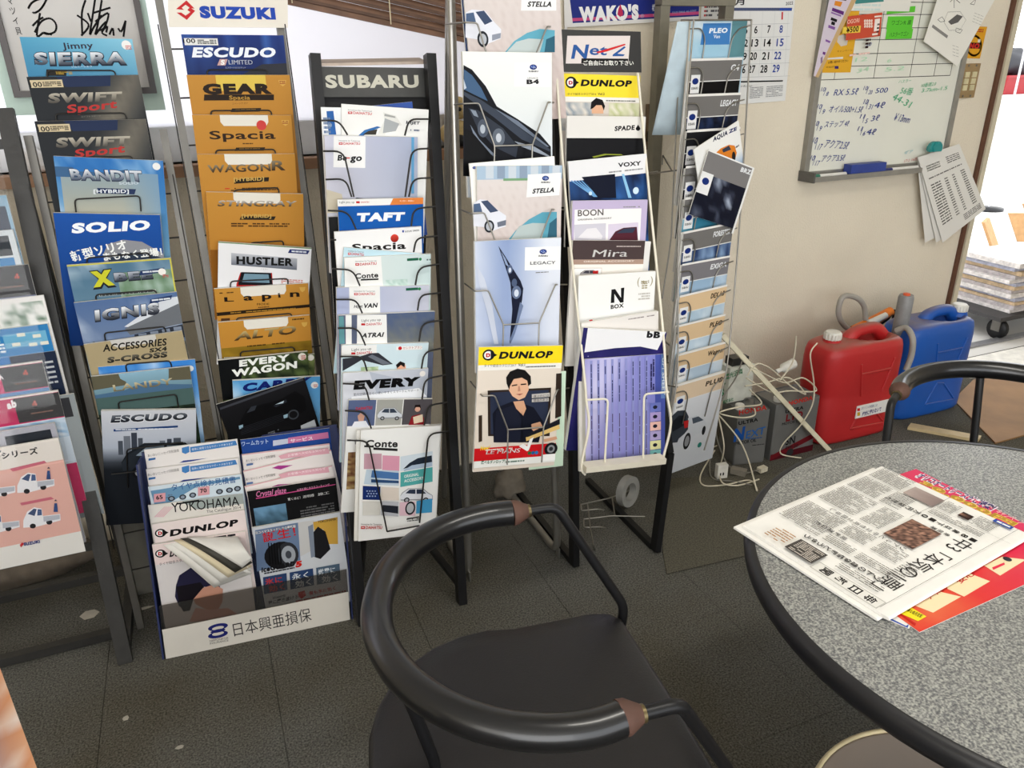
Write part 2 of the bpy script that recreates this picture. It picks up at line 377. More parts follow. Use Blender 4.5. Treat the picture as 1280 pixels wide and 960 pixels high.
# window
ALU = mat('pale_aluminium', (205, 205, 208), .4, .3, .05)
def frosted():
    m = bpy.data.materials.new('frosted_glass'); m.use_nodes = True; nt = m.node_tree; N = nt.nodes; N.remove(N['Principled BSDF'])
    t = N.new('ShaderNodeBsdfTranslucent'); t.inputs[0].default_value = (.93, .92, .94, 1); d = N.new('ShaderNodeBsdfDiffuse'); d.inputs[0].default_value = (.8, .79, .81, 1)
    nz = N.new('ShaderNodeTexNoise'); nz.inputs['Scale'].default_value = 3; mr = N.new('ShaderNodeMapRange'); mr.inputs[3].default_value = .16; mr.inputs[4].default_value = .24
    mx = N.new('ShaderNodeMixShader'); nt.links.new(nz.outputs['Fac'], mr.inputs[0]); nt.links.new(mr.outputs[0], mx.inputs[0])
    nt.links.new(t.outputs[0], mx.inputs[1]); nt.links.new(d.outputs[0], mx.inputs[2]); nt.links.new(mx.outputs[0], N['Material Output'].inputs[0]); return m
FROST = frosted()
win = bpy.data.objects.new('window_1', None); C.objects.link(win); win.location = (WX0, YW+.06, WZ0); struct(win)
mb = MB(); fy0, fy1 = YW+.05, YW+.1
for lo, hi in (((WX0,fy0,WZ0),(WX1,fy1,WZ0+.09)), ((WX0,fy0,WZ1-.06),(WX1,fy1,WZ1)), ((WX0,fy0,WZ0+.09),(WX0+.05,fy1,WZ1-.06)), ((WX1-.05,fy0,WZ0+.09),(WX1,fy1,WZ1-.06)), ((-.62,fy0,WZ0+.09),(-.56,fy1,WZ1-.06))): mb.box(lo, hi)
mb.build('window_frame', ALU, win)
MB().box((WX0+.05,YW+.07,WZ0+.09),(-.62,YW+.076,WZ1-.06)).build('window_pane', FROST, win)
MB().box((-.56,YW+.07,WZ0+.09),(WX1-.05,YW+.076,WZ1-.06)).build('window_pane', FROST, win)
WOODM = mat('sill_wood', (150, 112, 82), .55, var=.25, scale=9)
struct(MB().box((WX0,YW-.055,WZ0-.028),(WX1+.03,YW+.05,WZ0)).build('trim_1', WOODM))
# door frame
DOORF = mat('door_frame_paint', (205, 196, 172), .5, var=.08, scale=8)
struct(MB().box((DX0-.012,YW-.012,0),(DX0+.005,YW+.125,DZ1)).build('trim_2', mat('brown_edge', (96, 62, 44), .6)))
struct(MB().box((DX0+.005,YW-.02,0),(DX0+.03,YW+.13,DZ1)).build('trim_3', DOORF))
struct(MB().box((DX0+.03,YW-.02,2.04),(DX1,YW+.13,DZ1)).build('trim_4', DOORF))
struct(MB().box((DX0+.03,YW+.08,-.012),(DX1,YW+.12,.004)).build('trim_5', mat('door_track', (150,150,152), .4, .5)))
struct(MB().box((DX0+.0,2.06,.0002),(DX1,YW-.021,.005)).build('trim_6', mat('threshold_board', (222,218,208), .7)))
# blind hanging at a slant across the top of the window
Z(0,0,1)
bl = thing('bamboo_blind', 'brown slatted blind hanging at a slant across the bright window', 'blind', (.3, YW-.1, 1.5))
SLAT = mat('brown_slat', (120, 88, 68), .6, var=.35, scale=12)
A0, A1 = onY(335, -4, YW-.1), onY(590, 51, YW-.1)
dr = (A1-A0); A0 = A0 - dr*.5; A1 = A1 + dr*.22
MB().bar(A0, A1, .016, .012, (0,0,1)).build('bottom_rail', SLAT, bl)
SL2 = mat('brown_slat_dark', (96, 70, 56), .6, var=.35, scale=14)
for i in range(26):
    off = V((0, .008*((i*7) % 3-1), .009+.0062*i))
    MB().bar(A0+off+V((0,0,.0022*i)), A1+off, .0075, .003, (0,.3,1)).build('slat', SL2 if i % 3 == 0 else SLAT, bl)
for f in (.35, .62):
    q = A0.lerp(A1, f); MB().tube([q+V((0,-.018,-.004)), q+V((0,-.018,.17))], .0015, 6).build('cord', CREAMP, bl)
# ================================================================ outside the doorway
GROUND = mat('pale_concrete', (205, 202, 196), .9, var=.1, scale=2)
struct(MB().box((-6, YW, -.1), (16, 14, -.006)).build('ground', GROUND))
struct(MB().box((9, 8.5, -.1), (15, 8.7, 1.2)).build('wall_outside', mat('outside_wall', (215,212,206), .9)))
struct(MB().box((.35, 3.2, -.1), (2.4, 3.4, 3.2)).build('wall_window_dimmer', mat('dimmer_wall_grey', (150,146,150), .9)))  # unseen wall, added outside to dim the right part of the window panes
dol = thing('dolly', 'low flat dolly with a black caster wheel outside the doorway', 'dolly', (3.9, 2.6, -.006))
MB().box((3.5,2.34,.098),(4.2,2.92,.118)).build('deck', mat('dolly_deck', (60,58,58), .6), dol)
for cx, cy in ((3.56, 2.385), (4.14, 2.385), (4.14, 2.87), (3.56,2.87)):
    w1 = MB().lathe((cx-.014, cy, .044), [(.018,0),(.05,.002),(.05,.026),(.018,.028)], 18, axis=(1,0,0)).build('wheel', BLACKM, dol)
    MB().box((cx-.02,cy-.022,.035),(cx-.016,cy+.022,.098)).box((cx+.016,cy-.022,.035),(cx+.02,cy+.022,.098)).box((cx-.03,cy-.03,.09),(cx+.03,cy+.03,.098)).build('fork', GREYM, w1)
rr = random.Random(3); zz = .1185
for i in range(13):
    h = rr.uniform(.014, .024); dx, dy = rr.uniform(-.025,.025), rr.uniform(-.02,.02)
    o = MB().box((3.6+dx,2.38+dy,zz),(4.02+dx,2.7+dy,zz+h)).build('newspaper_bundle', mat('old_newsprint_%d' % (i % 4), ((214,208,204),(180,172,172),(196,172,140),(168,170,186))[i % 4], .9, var=.3, scale=40), loc=(3.81+dx,2.54+dy,zz))
    tag(o, 'old newspaper, ' + ('lowest','second','third','fourth','fifth','sixth','seventh','eighth','ninth','tenth','eleventh','twelfth','topmost')[i] + ' from the bottom of the pile on the dolly' if 0 < i < 12 else ('lowest' if i == 0 else 'topmost') + ' old newspaper of the pile on the dolly', 'newspaper', 'old newspapers piled on the dolly'); zz += h+.0008
o = MB().box((3.3,2.98,-.006),(3.7,3.4,.42)).build('cardboard_box', mat('white_carton', (235,233,230), .8), loc=(3.5,3.2,-.006)); tag(o, 'plain white carton outside the doorway left of the newspaper pile', 'box')
KRAFT = mat('kraft_card', (176, 136, 92), .8, var=.15)
Z(0,0,1)
for i, (px, py, Y_, ln, rz) in enumerate(((1236,345,3.6,.2,.5),(1262,345,3.75,.22,-.5),(1276,350,3.95,.3,.1))):
    c, s_ = math.cos(rz), math.sin(rz); q_ = onY(px, py, Y_)
    o = MB().obox((q_.x,Y_,-.005),(c*ln,s_*ln,.0),(-s_*.02,c*.02,0),(-.06,.08,max(.2,q_.z+.12))).build('cardboard_sheet', KRAFT, loc=(q_.x,Y_,-.005)); tag(o, ('brown cardboard sheet leaning nearest the doorway outside','middle brown cardboard sheet leaning outside the doorway','rightmost brown cardboard sheet leaning outside the doorway')[i], 'cardboard')
# red crate on a white table with black bundles, further out
yT = 5.0; tz = onY(1265,118,yT).z; xa = onY(1256,110,yT).x; cz = onY(1265,97,yT).z
tb = thing('outdoor_table', 'white table outside carrying the red crate and black bags', 'table', (xa+.4,yT+.3,-.006))
MB().box((xa-.25,yT-.1,tz-.04),(xa+2.0,yT+.8,tz)).build('table_top', mat('white_board', (235,235,235), .6), tb)
for cx, cy in ((xa-.24,yT-.09),(xa+1.9,yT-.09),(xa-.24,yT+.7),(xa+1.9,yT+.7)): MB().box((cx,cy,-.006),(cx+.05,cy+.05,tz-.04)).build('leg', GREYM, tb)
REDP = mat('red_plastic', (150, 22, 28), .5, var=.08)
def rct(x0,y0,x1,y1,z): return [V((x0,y0,z)),V((x1,y0,z)),V((x1,y1,z)),V((x0,y1,z))]
cr = thing('red_crate', 'red plastic crate on the white table outside', 'crate', (xa+.25,yT+.2,tz))
MB().loft([rct(xa,yT,xa+.5,yT+.4,tz+.0005),rct(xa-.04,yT-.04,xa+.54,yT+.44,cz)], smooth=False).build('crate_body', REDP, cr)
MB().box((xa-.05,yT-.05,cz),(xa+.55,yT-.03,cz+.02)).box((xa-.05,yT+.43,cz),(xa+.55,yT+.45,cz+.02)).box((xa-.05,yT-.03,cz),(xa-.03,yT+.43,cz+.02)).box((xa+.53,yT-.03,cz),(xa+.55,yT+.43,cz+.02)).build('rim', REDP, cr)
def blob(name, label, cat, c, r, m, seed, sq=(1,1,1)):
    bm = bmesh.new(); bmesh.ops.create_icosphere(bm, subdivisions=3, radius=1)
    for v in bm.verts:
        k = 1+.28*noise.noise(v.co*2.1+V((seed,0,0)))
        v.co = V((v.co.x*r*sq[0]*k, v.co.y*r*sq[1]*k, max(-.55, v.co.z)*r*sq[2]*k))
    zmin = min(v.co.z for v in bm.verts)
    for v in bm.verts: v.co.z -= zmin
    me = bpy.data.meshes.new(name); bm.to_mesh(me); bm.free(); me.materials.append(m)
    for p in me.polygons: p.use_smooth = True
    o = bpy.data.objects.new(name, me); C.objects.link(o); o.location = c
    if label: tag(o, label, cat)
    return o
BAG = mat('black_bag', (38,38,44), .5, var=.3, scale=6)
blob('garbage_bag', 'black bag heaped behind the red crate outside', 'bag', (xa+.3,yT+.62,tz+.001), .28, BAG, 3, (1.6,.5,1.9))
blob('garbage_bag', 'smaller black bag on top of the red crate outside', 'bag', (xa+.22,yT+.2,cz+.001), .15, BAG, 9, (1.6,1,1.0))
pxx = onY(1270,110,yT-.3).x
pl_ = thing('metal_pole', 'thin white metal pole standing before the red crate', 'pole', (pxx,yT-.3,-.006))
MB().tube([(pxx,yT-.3,0),(pxx,yT-.3,1.5)], .009, 8).build('shaft', ALU, pl_); MB().lathe((pxx,yT-.3,-.006), [(.12,0),(.12,.02),(.03,.03)], 16).build('base', BLACKM, pl_)
# ================================================================ table
TC = V((1.066, .5465, 0)); TZ = .61; TR_ = .428
tab = thing('round_table', 'round table with speckled grey laminate top and black edge', 'table', TC)
def speckle():
    m = bpy.data.materials.new('speckled_laminate'); m.use_nodes = True; nt = m.node_tree; N = nt.nodes; b = N['Principled BSDF']
    tc = N.new('ShaderNodeTexCoord'); nz = N.new('ShaderNodeTexNoise'); nz.inputs['Scale'].default_value = 330; nz.inputs['Detail'].default_value = 3
    nt.links.new(tc.outputs['Object'], nz.inputs['Vector']); rp = N.new('ShaderNodeValToRGB'); e = rp.color_ramp.elements
    e[0].position = .34; e[0].color = (*s2l((84,85,88)), 1); e[1].position = .66; e[1].color = (*s2l((176,176,168)), 1)
    k = e.new(.5); k.color = (*s2l((132,133,130)), 1)
    nt.links.new(nz.outputs['Fac'], rp.inputs['Fac']); nt.links.new(rp.outputs['Color'], b.inputs['Base Color']); b.inputs['Roughness'].default_value = .38; return m
RUBBER = mat('black_edge_band', (24, 24, 27), .42, var=.15, scale=12)
MB().lathe(TC, [(TR_-.02, TZ-.028), (TR_-.012, TZ-.028), (TR_-.012, TZ)], 96).build('table_top', speckle(), tab)
ed = MB(); prof = [(TR_-.0118, TZ-.032), (TR_-.004, TZ-.034), (TR_+.001, TZ-.026), (TR_+.003, TZ-.016), (TR_+.001, TZ-.005), (TR_-.004, TZ+.001), (TR_-.0118, TZ+.0012)]
ed.lathe(TC, prof, 96); ed.f = [f for f in ed.f if len(f) == 4]; ed.m = ed.m[:len(ed.f)]; ed.sm = ed.sm[:len(ed.f)]
ed.build('edge_band', RUBBER, tab)
MB().lathe(TC, [(.03,TZ-.05),(.14,TZ-.034),(.14,TZ-.0285)], 20).build('mount_plate', BLACKM, tab)
for a in (77, 242, 330):
    d_ = V((math.cos(math.radians(a)), math.sin(math.radians(a)), 0))
    MB().tube([TC+d_*.34+V((0,0,TZ-.034)), TC+d_*.385+V((0,0,.012)), TC+d_*.386], [.014,.0115,.011], 12).build('leg', BLACKM, tab)
    MB().bar(TC+V((0,0,TZ-.038)), TC+d_*.35+V((0,0,TZ-.038)), .03, .008, (0,0,1)).build('underframe_arm', BLACKM, tab)
# ================================================================ chairs
VINYL = mat('dark_vinyl', (24, 22, 23), .45, var=.12, scale=14, bump=.08, bscale=300)
PAD = mat('black_arm_pad', (17, 17, 19), .3, var=.2, scale=10, coat=.25)
WORN = mat('worn_brown_patch', (88, 60, 49), .7, var=.2, scale=30)
BRASS = mat('worn_brass', (110, 96, 66), .4, .7)
def make_chair(label, loc, rot, rear):
    # chair frame: facing +x, origin on floor under the centre of the seat
    R = Matrix.Rotation(rot, 3, 'Z'); L = V(loc)
    T = lambda p: R @ V(p) + L
    ch = thing('tub_chair', label, 'chair', L, 'low black tub chairs at the round table')
    za = .618; pts = [(.126, -.226, za)]
    for i in range(0, 25):
        a = math.radians(-90 - i*(180/24)); pts.append((.095+.219*math.cos(a), .229*math.sin(a), za + .008*max(0, -math.cos(a))))
    pts.append((.126, .226, za))
    MB().tube(spline([T(p) for p in pts], 3), .0215, 14).build('arm_pad', PAD, ch)
    for s_ in (-1, 1):
        ys = s_*.225
        MB().tube([T((.1255,ys,za)), T((.134,ys,za)), T((.152, ys, za-.001))], [.0219,.0212,.012], 14).build('worn_cuff', WORN, ch)
        MB().tube([T((.151,ys,za-.001)), T((.157,ys,za-.001))], .0112, 12).build('collar', BRASS, ch)
        leg = fillet([T((.156,ys,za-.001)), T((.204,s_*.224,za-.002)), T((.322,s_*.188,.405)), T((.316,s_*.186,.355)), T((.335,s_*.215,.0))], .018, 4)
        MB().tube(leg, .0088, 10).build('front_leg', BLACKM, ch)
        MB().tube([T((-.06,s_*.02,.358)), T((.0,s_*.1,.35)), T((.316,s_*.186,.35))], .008, 8).build('seat_rail', BLACKM, ch)
    ra = math.radians(180+rear); cx_, cy_ = math.cos(ra), math.sin(ra)
    MB().tube(fillet([T((.1+.216*cx_, .22*cy_, za-.012)), T((.09+.162*cx_, .16*cy_, .405)), T((.09+.162*cx_, .16*cy_, .36)), T((.09+.23*cx_, .25*cy_, 0))], .03, 4), .0088, 10).build('rear_leg', BLACKM, ch)
    # seat: flat front edge, rounded at the back
    ol = [(.315,-.178),(.318,0),(.315,.178),(.30,.198),(.27,.208)]
    for i in range(17):
        a = math.radians(72+i*(216/16)); ol.append((.055+.225*math.cos(a)*.95, .222*math.sin(a)))
    ol.append((.27,-.208)); ol.append((.30,-.198))
    dense = []
    for i in range(len(ol)):
        a, b = ol[i], ol[(i+1) % len(ol)]; n_ = max(1, int(math.dist(a, b)/.03))
        dense += [(a[0]+(b[0]-a[0])*k/n_, a[1]+(b[1]-a[1])*k/n_) for k in range(n_)]
    cx = .07; rings = []
    for sc, z in ((.90,.352),(.97,.356),(1,.367),(1,.378),(.985,.388),(.95,.394),(.8,.396),(.5,.395),(.15,.394)):
        rings.append([T((cx+(x-cx)*sc, y*sc, z)) for x, y in dense])
    MB().loft(rings).build('seat', VINYL, ch)
    return ch
make_chair('black tub chair standing alone before the racks, its whole armrest ring in view', (.252, .797, 0), math.radians(-6.5), 14)
make_chair('black tub chair behind the round table, beside the blue fuel can', (1.605, .9765, 0), math.radians(209), 27)
# waste bin under the table
bn = thing('waste_bin', 'brownish grey round waste bin with pale rim under the table edge', 'bin', (.775,.40,0))
BINM = mat('bin_plastic', (120,108,96), .5, var=.06, scale=5)
mb = MB().lathe((.775,.40,0), [(.15,.0),(.183,.372),(.178,.372),(.146,.012),(.0001,.012)], 48); mb.build('bin_body', BINM, bn)
MB().tube([V((.775+.184*math.cos(a*math.pi/32), .40+.184*math.sin(a*math.pi/32), .374)) for a in range(64)], .0035, 8, closed=True).build('rim', mat('bin_rim', (205,190,150), .45), bn)
# ================================================================ brochure racks (frames)
def rack_root(name, label, loc): return thing(name, label, 'rack', loc)
# ---- leftmost dark rack
R0 = Plane((-.34, 1.67, 0), 0, .215)
r0 = rack_root('brochure_rack', 'dark steel brochure rack with clear pockets, cut off by the left edge', (-.45, 1.75, 0))
for a in (-.36, 0):
    MB().bar(R0.p(a, 0, -.0), R0.p(a+.004, 1.27, -.014), .032, .02, (1,0,0)).build('front_post', DARKM, r0)
    q = R0.p(a, 1.2, -.02); MB().bar(q, (q.x, 2.0, 0), .026, .014, (1,0,0)).build('rear_leg', DARKM, r0)
    MB().bar((R0.o.x+a, 1.69, .012), (R0.o.x+a, 1.99, .012), .022, .022, (1,0,0)).build('floor_rail', DARKM, r0)
MB().bar((-.7, 1.775, .014), (-.345, 1.775, .014), .022, .022, (0,1,0)).build('cross_bar', DARKM, r0)
MB().bar((-.7, 1.99, .05), (-.345, 1.99, .05), .022, .022, (0,1,0)).build('cross_bar', DARKM, r0)
for h in (.3, .62, .92, 1.2): MB().bar(R0.p(-.36, h, -.012), R0.p(0, h, -.012), .02, .006, (0,0,1)).build('cross_bar', DARKM, r0)
# ---- rack under the framed autograph
R1 = Plane((-.185, 1.765, 0), 0, .155)
r1 = rack_root('brochure_rack', 'grey wire brochure rack of blue brochures under the framed autograph', (-.185, 1.85, 0))
R2 = Plane((.115, 1.765, 0), 0, .115)
r2 = rack_root('brochure_rack', 'grey brochure rack of brown brochures with a white header sign', (.115, 1.83, 0))
for P, r_, a0, a1, top in ((R1, r1, -.125, .142, 1.2), (R2, r2, -.118, .125, 1.5)):
    for a in (a0, a1):
        MB().bar(P.p(a, 0, -.026), P.p(a, top, -.026), .016, .02, (1,0,0)).build('post', GREYM, r_)
        MB().tube([P.p(a+(-.01 if a < 0 else .004), .25, .03), P.p(a+(-.01 if a < 0 else .004), top-.1, .03)], .0015, 6).build('side_wire', WIREK, r_)
        q = P.p(a, top-.2, -.044); MB().bar(q, (q.x, q.y+.14, 0), .014, .014, (1,0,0)).build('rear_leg', GREYM, r_)
    for i in range(int((top-.2)/.1)):
        h = .16+i*.1
        MB().tube([P.p(a0, h, -.03), P.p(a1, h, -.03)], .002, 6).build('rung_wire', WIREK, r_)
# ---- black rack with lettered header
R3 = Plane((.39, 1.60, 0), 0, .135)
r3 = rack_root('brochure_rack', 'black brochure rack with a lettered header and curved wire hooks', (.37, 1.65, 0))
Z(0,0,1)
PL0, PL1, PR0, PR1 = onZ(452, 778, .003), None, onZ(577, 752, .003), None
m3 = .185
def post3(px, py, foot):
    pl = Plane((foot.x, foot.y, 0), 0, m3); return pl.at(px, py)
tl3, tr3 = post3(393, 68, PL0), post3(537, 68, PR0)
b3 = tl3.copy(); b3.z = 0; b3.y = PL0.y
for ft, tp in ((PL0, tl3), (PR0, tr3)):
    MB().bar(V((ft.x, ft.y, 0)), tp, .022, .03, (1,0,0)).build('post', BLACKM, r3)
    MB().bar((tp.x+(.04 if ft is PL0 else -.04), tp.y+.01, tp.z-.4), (ft.x+(.06 if ft is PL0 else -.035), tp.y+.08, 0), .014, .014, (1,0,0)).build('rear_leg', BLACKM, r3)
    MB().bar((ft.x, ft.y+.02, .05), (ft.x+(.08 if ft is PL0 else -.035), tp.y+.07, .05), .016, .016, (1,0,0)).build('floor_rail', BLACKM, r3)
HP = Plane((tl3.x, PL0.y-.004, 0), 0, m3)
Z(380,40,4.365)
q = [HP.at(62,188), HP.at(668,190), HP.at(678,355), HP.at(78,355)]
hd = MB().obox(q[3], q[2]-q[3], q[0]-q[3]+V((.003,0,0)), V((0,.015,0))).build('header_board', mat('header_grey', (62,62,60), .5, .2, .3, 10), r3)
MB().obox(HP.at(62,188)+V((0,.001,0)), V(((q[1]-q[0]).x,0,0)), V((0,.05,.008)), V((0,.0,.006))).build('header_cap', mat('pale_cap', (176,160,146), .5, .3), r3)
p = Pr(hd, q[3], q[2]-q[3], q[0]-q[3], .14, .04, names=('print', 'lettering')); p.t('SUBARU', 120,302, 628,300, 68, (205,203,190), .045)
Z(0,0,1); q = [R3.at(x_, y_, -.05) for x_, y_ in ((405,156),(537,154),(534,116),(401,116))]; MB().loft([[v_+V((0,.004,0)) for v_ in q],q], smooth=False).build('back_panel', mat('black_panel', (18,18,20), .7), r3)
# ---- silver tube rack
R4 = Plane((.66, 1.395, 0), 0, .205)
r4 = rack_root('brochure_rack', 'silver tube brochure rack standing right of the black rack', (.66, 1.66, 0))
T4 = Plane((.66, 1.635, 0), 0, .085)
for xs in (((562,-40),(586,722)), ((690,100),(697,702))):
    Z(0,0,1); a = T4.at(*xs[0]); b = T4.at(*xs[1]); b.z = .01
    if xs[0][0] > 600: a = T4.p(b.x-T4.o.x-.008, 1.52)
    MB().tube(fillet([a, b, V((b.x, b.y+.42, .012))], .05, 6), .0105, 12).build('tube_leg', SILVER, r4)
    MB().tube([a, V((a.x, b.y+.42, .014))], .009, 10).build('rear_leg', SILVER, r4)
    MB().obox((b.x-.002, b.y-.012, 0), (.004,0,0), (0,.02,0), (0,0,.03)).build('foot_plate', SILVER, r4)
for z in (.345, 1.5):
    Y_ = 1.635+.085*z; MB().tube([(.578, Y_, z), (.785, Y_, z)], .0095, 10).build('cross_tube', SILVER, r4)
# ---- cream wire rack on a black stand
R6 = Plane((.90, 1.30, 0), 0, .31)
r6 = rack_root('brochure_rack', 'cream wire brochure rack on black legs under a black header board', (.92, 1.5, 0))
Z(0,0,1)
for (x0,y0),(x1,y1) in (((717,560),(709,708)), ((836,565),(811,690))):
    b = onZ(x1, y1, .004) + V((.022,0,0)); t_ = onY(x0, y0, b.y+.035)
    top = V((b.x+(t_.x-b.x)*1.6, b.y+.05, 1.0))
    MB().bar(b, t_, .018, .03, (1,0,0)).build('stand_leg', BLACKM, r6)
    MB().bar(t_, (t_.x+(.03 if x0 < 800 else -.1), t_.y+.2, 1.25), .018, .024, (1,0,0)).build('stand_leg', BLACKM, r6)
    MB().bar((b.x, b.y+.015, .01), (b.x, b.y+.42, .01), .018, .018, (1,0,0)).build('floor_rail', BLACKM, r6)
H6 = Plane((.90, 1.285, 0), 0, .31)
Z(680,0,3.84)
q = [H6.at(52,140), H6.at(490,135), H6.at(468,348), H6.at(58,345)]
hd6 = MB().obox(q[3], q[2]-q[3], q[0]-q[3], V((0,.012,0))).build('header_board', mat('black_board', (20,20,22), .45), r6)
p = Pr(hd6, q[3], q[2]-q[3], q[0]-q[3], .1, .05, names=('print', 'lettering'))
p.q((222,214,212), (112,172),(414,172),(404,305),(104,305))
p.q(BK, (180,280),(404,282),(402,306),(178,304))
p.t('N', 130,280, 205,278, 64, (52,98,160), .03, .35); p.t('et', 216,262, 300,264, 40, (52,98,160), .02, .3)
p.q((205,50,54), (250,250),(388,210),(392,216),(300,248),(258,256)); p.q((52,98,160), (330,262),(385,222),(392,228),(352,258),(388,262),(380,270),(328,270))
p.t('ご自由にお取り下さい', 190,312, 430,312, 22, (235,235,230), .02)
def wires6(pts, r=.003, name='side_wire', d=0):
    return pts
W6 = lambda lst, z, d: (Z(*z), [R6.at(x, y, d) for x, y in lst])[1]
for l1, l2, l3 in ((((60,350),(105,960)), ((75,0),(172,960)), ((98,300),(108,400),(80,545),(95,580))), (((450,350),(508,960)), ((520,0),(606,760)), ((398,250),(416,385),(390,505),(384,540)))):
    pts = W6(l1,(680,0,3.84),.032) + W6(l2,(690,240,4.364),.068)[1:] + W6(l3,(700,400,3.0),.092)
    MB().tube(spline(pts, 4), .0031, 8).build('side_wire', WIREC, r6)
pts = W6(((100,300),(180,295),(168,538)),(700,400,3.0),.094); MB().tube(fillet(pts,.012), .0026, 8).build('pocket_wire', WIREC, r6)
pts = W6(((408,270),(315,278),(312,522)),(700,400,3.0),.094); MB().tube(fillet(pts,.012), .0026, 8).build('pocket_wire', WIREC, r6)
pts = W6(((88,553),(386,520)),(700,400,3.0),.094); MB().bar(pts[0], pts[1], .014, .03, (0,0,1)).build('tray', WIREC, r6)
# ---- narrow silver wire rack, turned a little
R7 = Plane((1.235, 1.60, 0), 12, .22)
r7 = rack_root('brochure_rack', 'narrow silver wire brochure rack beside the wall calendar', (1.3, 1.8, 0))
W7 = lambda lst, z, d: (Z(*z), [R7.at(x, y, d) for x, y in lst])[1]
for l1, l2, l3 in ((((248,93),(182,960)), ((200,420),(180,960)), ((158,60),(150,250),(118,380))), (((515,92),(465,960)), ((520,400),(485,960)), ((380,0),(345,250),(275,490)))):
    pts = W7(l1,(800,0,3.692),.022) + W7(l2,(810,240,4.8),.022)[1:] + W7(l3,(800,420,3.4286),.022)[1:]
    MB().tube(spline(pts, 4), .0024, 8).build('side_wire', WIRES, r7)
MB().tube(W7(((248,93),(515,92)),(800,0,3.692),.022), .0024, 8).build('top_wire', WIRES, r7)
a = W7(((190,93),(150,960)),(800,0,3.692),-.06); b = W7(((135,300),(85,640)),(810,240,4.8),-.06)
MB().tube(spline(a+b, 4), .0022, 8).build('side_wire', WIRES, r7)
MB().tube([W7(((190,93),),(800,0,3.692),-.06)[0], W7(((248,93),),(800,0,3.692),.022)[0]], .0022, 8).build('top_wire', WIRES, r7)
for a_ in (.0, .16):
    MB().tube(fillet([R7.p(a_, 1.05, -.1), R7.p(a_, 1.05, -.12), (R7.p(a_,0,0).x, YW-.118, R7.p(a_,1.05,0).z), (R7.p(a_,0,0).x, YW-.118, R7.p(a_,1.05,0).z-.03)],.01), .0025, 8).build('hanger_wire', WIRES, r7)
    MB().tube([R7.p(a_, .45, -.1), (R7.p(a_,0,0).x, YW-.118, R7.p(a_,.45,0).z)], .0025, 8).build('hanger_wire', WIRES, r7)
MB().tube([R7.p(-.035, 1.05, -.1), R7.p(.2, 1.05, -.1)], .0022, 8).build('rung_wire', WIRES, r7); MB().tube([R7.p(-.035, .45, -.1), R7.p(.2, .45, -.1)], .0022, 8).build('rung_wire', WIRES, r7)
for a_, h_ in ((-.035,1.05),(-.035,.45)): MB().tube([R7.p(a_, h_, -.1), R7.p(a_, h_, .02)], .0022, 8).build('side_wire', WIRES, r7)
# ================================================================ brochures
G1 = 'blue brochures in the rack under the autograph'
def loop(r_, p, x0, y0, x1, y1, drop=.034, m=WIREK, rad=.0017):
    a = p.P(x0, y0); b = p.P(x1, y1)
    pts = [(a[0], a[1]-drop), a, b, (b[0], b[1]-drop)]
    MB().tube(fillet([p.o+p.u*q[0]+p.v*q[1]+p.nn*.0042 for q in pts], .008, 3), rad, 6).build('wire_pocket', m, r_)
Z(0,0,3.692)
CH = ((235,240,245),(70,78,92))
b = brochure(R1, 'sky-blue brochure in the topmost pocket under the framed autograph', (90,170), (610,180), t=.006, group=G1)
b.full(lambda x,y: mixc(mixc((96,168,200),(150,205,225),x), (36,98,140), y*1.6)); b.t('Jimny',290,226,432,222,28,(58,52,70),.02)
b.t('SIERRA',162,297,585,293,54,CH,.045,.1,((30,40,60),.06)); b.disc((238,238,236),583,208,22); b.lines((200,90,90),.925,.06,.985,.1,3); b.t('ジムニーシエラ',330,312,425,310,8,(220,235,245))
b.q((40,34,26),(214,320),(308,322),(306,350),(212,350)); b.lines((190,160,60),.25,.31,.4,.34,2); b.t('',0,0,1,1,1,BK) if 0 else None
loop(r1,b,215,325,530,325)
for i,(yy,xx) in enumerate(((0,0),(205,36))):
    b = brochure(R1, ('upper of two identical dark silver brochures with red script title','lower of two identical dark silver brochures with red script title')[i], (122+xx,355+yy), (640+xx*.9,345+yy), t=.006, group=G1)
    b.full(lambda x,y: mixc(mixc((44,48,52),(150,142,126),max(0,1-abs(x-.95+y*.95)*3.0)), (30,34,44), max(0,.5-y)*.5))
    b.ng((34,52,88),(.25,0),(.74,0),(.72,.1),(.32,.1))
    b.n((214,200,168),.02,.03,.3,.1); b.t('100',140+xx,402+yy,196+xx,400+yy,22,(30,28,24),.02); b.lines((70,60,50),.125,.045,.29,.09,3)
    b.t('SWIFT',222+xx,474+yy,560+xx,464+yy,42,((196,190,176),(90,86,80)),.05,.28); b.t('Sport',310+xx,522+yy,540+xx,496+yy,36,(186,60,56),.03,.3)
    b.t('スイフトスポーツ',375+xx,542+yy,465+xx,538+yy,7,(150,145,135))
    loop(r1,b,*((255,525,578,521),(330,728,610,720))[i])
b = brochure(R1, 'blue brochure with white clouds and a small HYBRID badge', (246,720), (752,742), t=.008, group=G1)
b.full(sky((44,118,188),(150,180,190),seed=4)); b.grid(lambda x,y: mixc(mixc((150,168,176),(190,184,164),y*2.2),(120,160,196),max(0,x-.6)*1.6),.04,.14,.94,1.3,10,10)
b.ng((70,110,150),(0,.1),(.16,.1),(.18,.14),(.62,.14),(.66,.1),(.66,.12),(.2,.2),(0,.2)); b.t('BANDIT',330,826,660,834,46,((230,235,240),(90,100,120)),.04,-.1,((60,70,90),.05)); b.t('SOLIO',550,852,640,850,12,(200,210,220),.03)
b.ng((40,60,100),(.36,.3),(.72,.3),(.7,.355),(.34,.355)); b.t('[HYBRID]',432,890,595,890,16,(225,230,235),.03,.1); b.disc((236,236,234),722,768,18)
loop(r1,b,345,918,645,902)
Z(0,220,3.692)
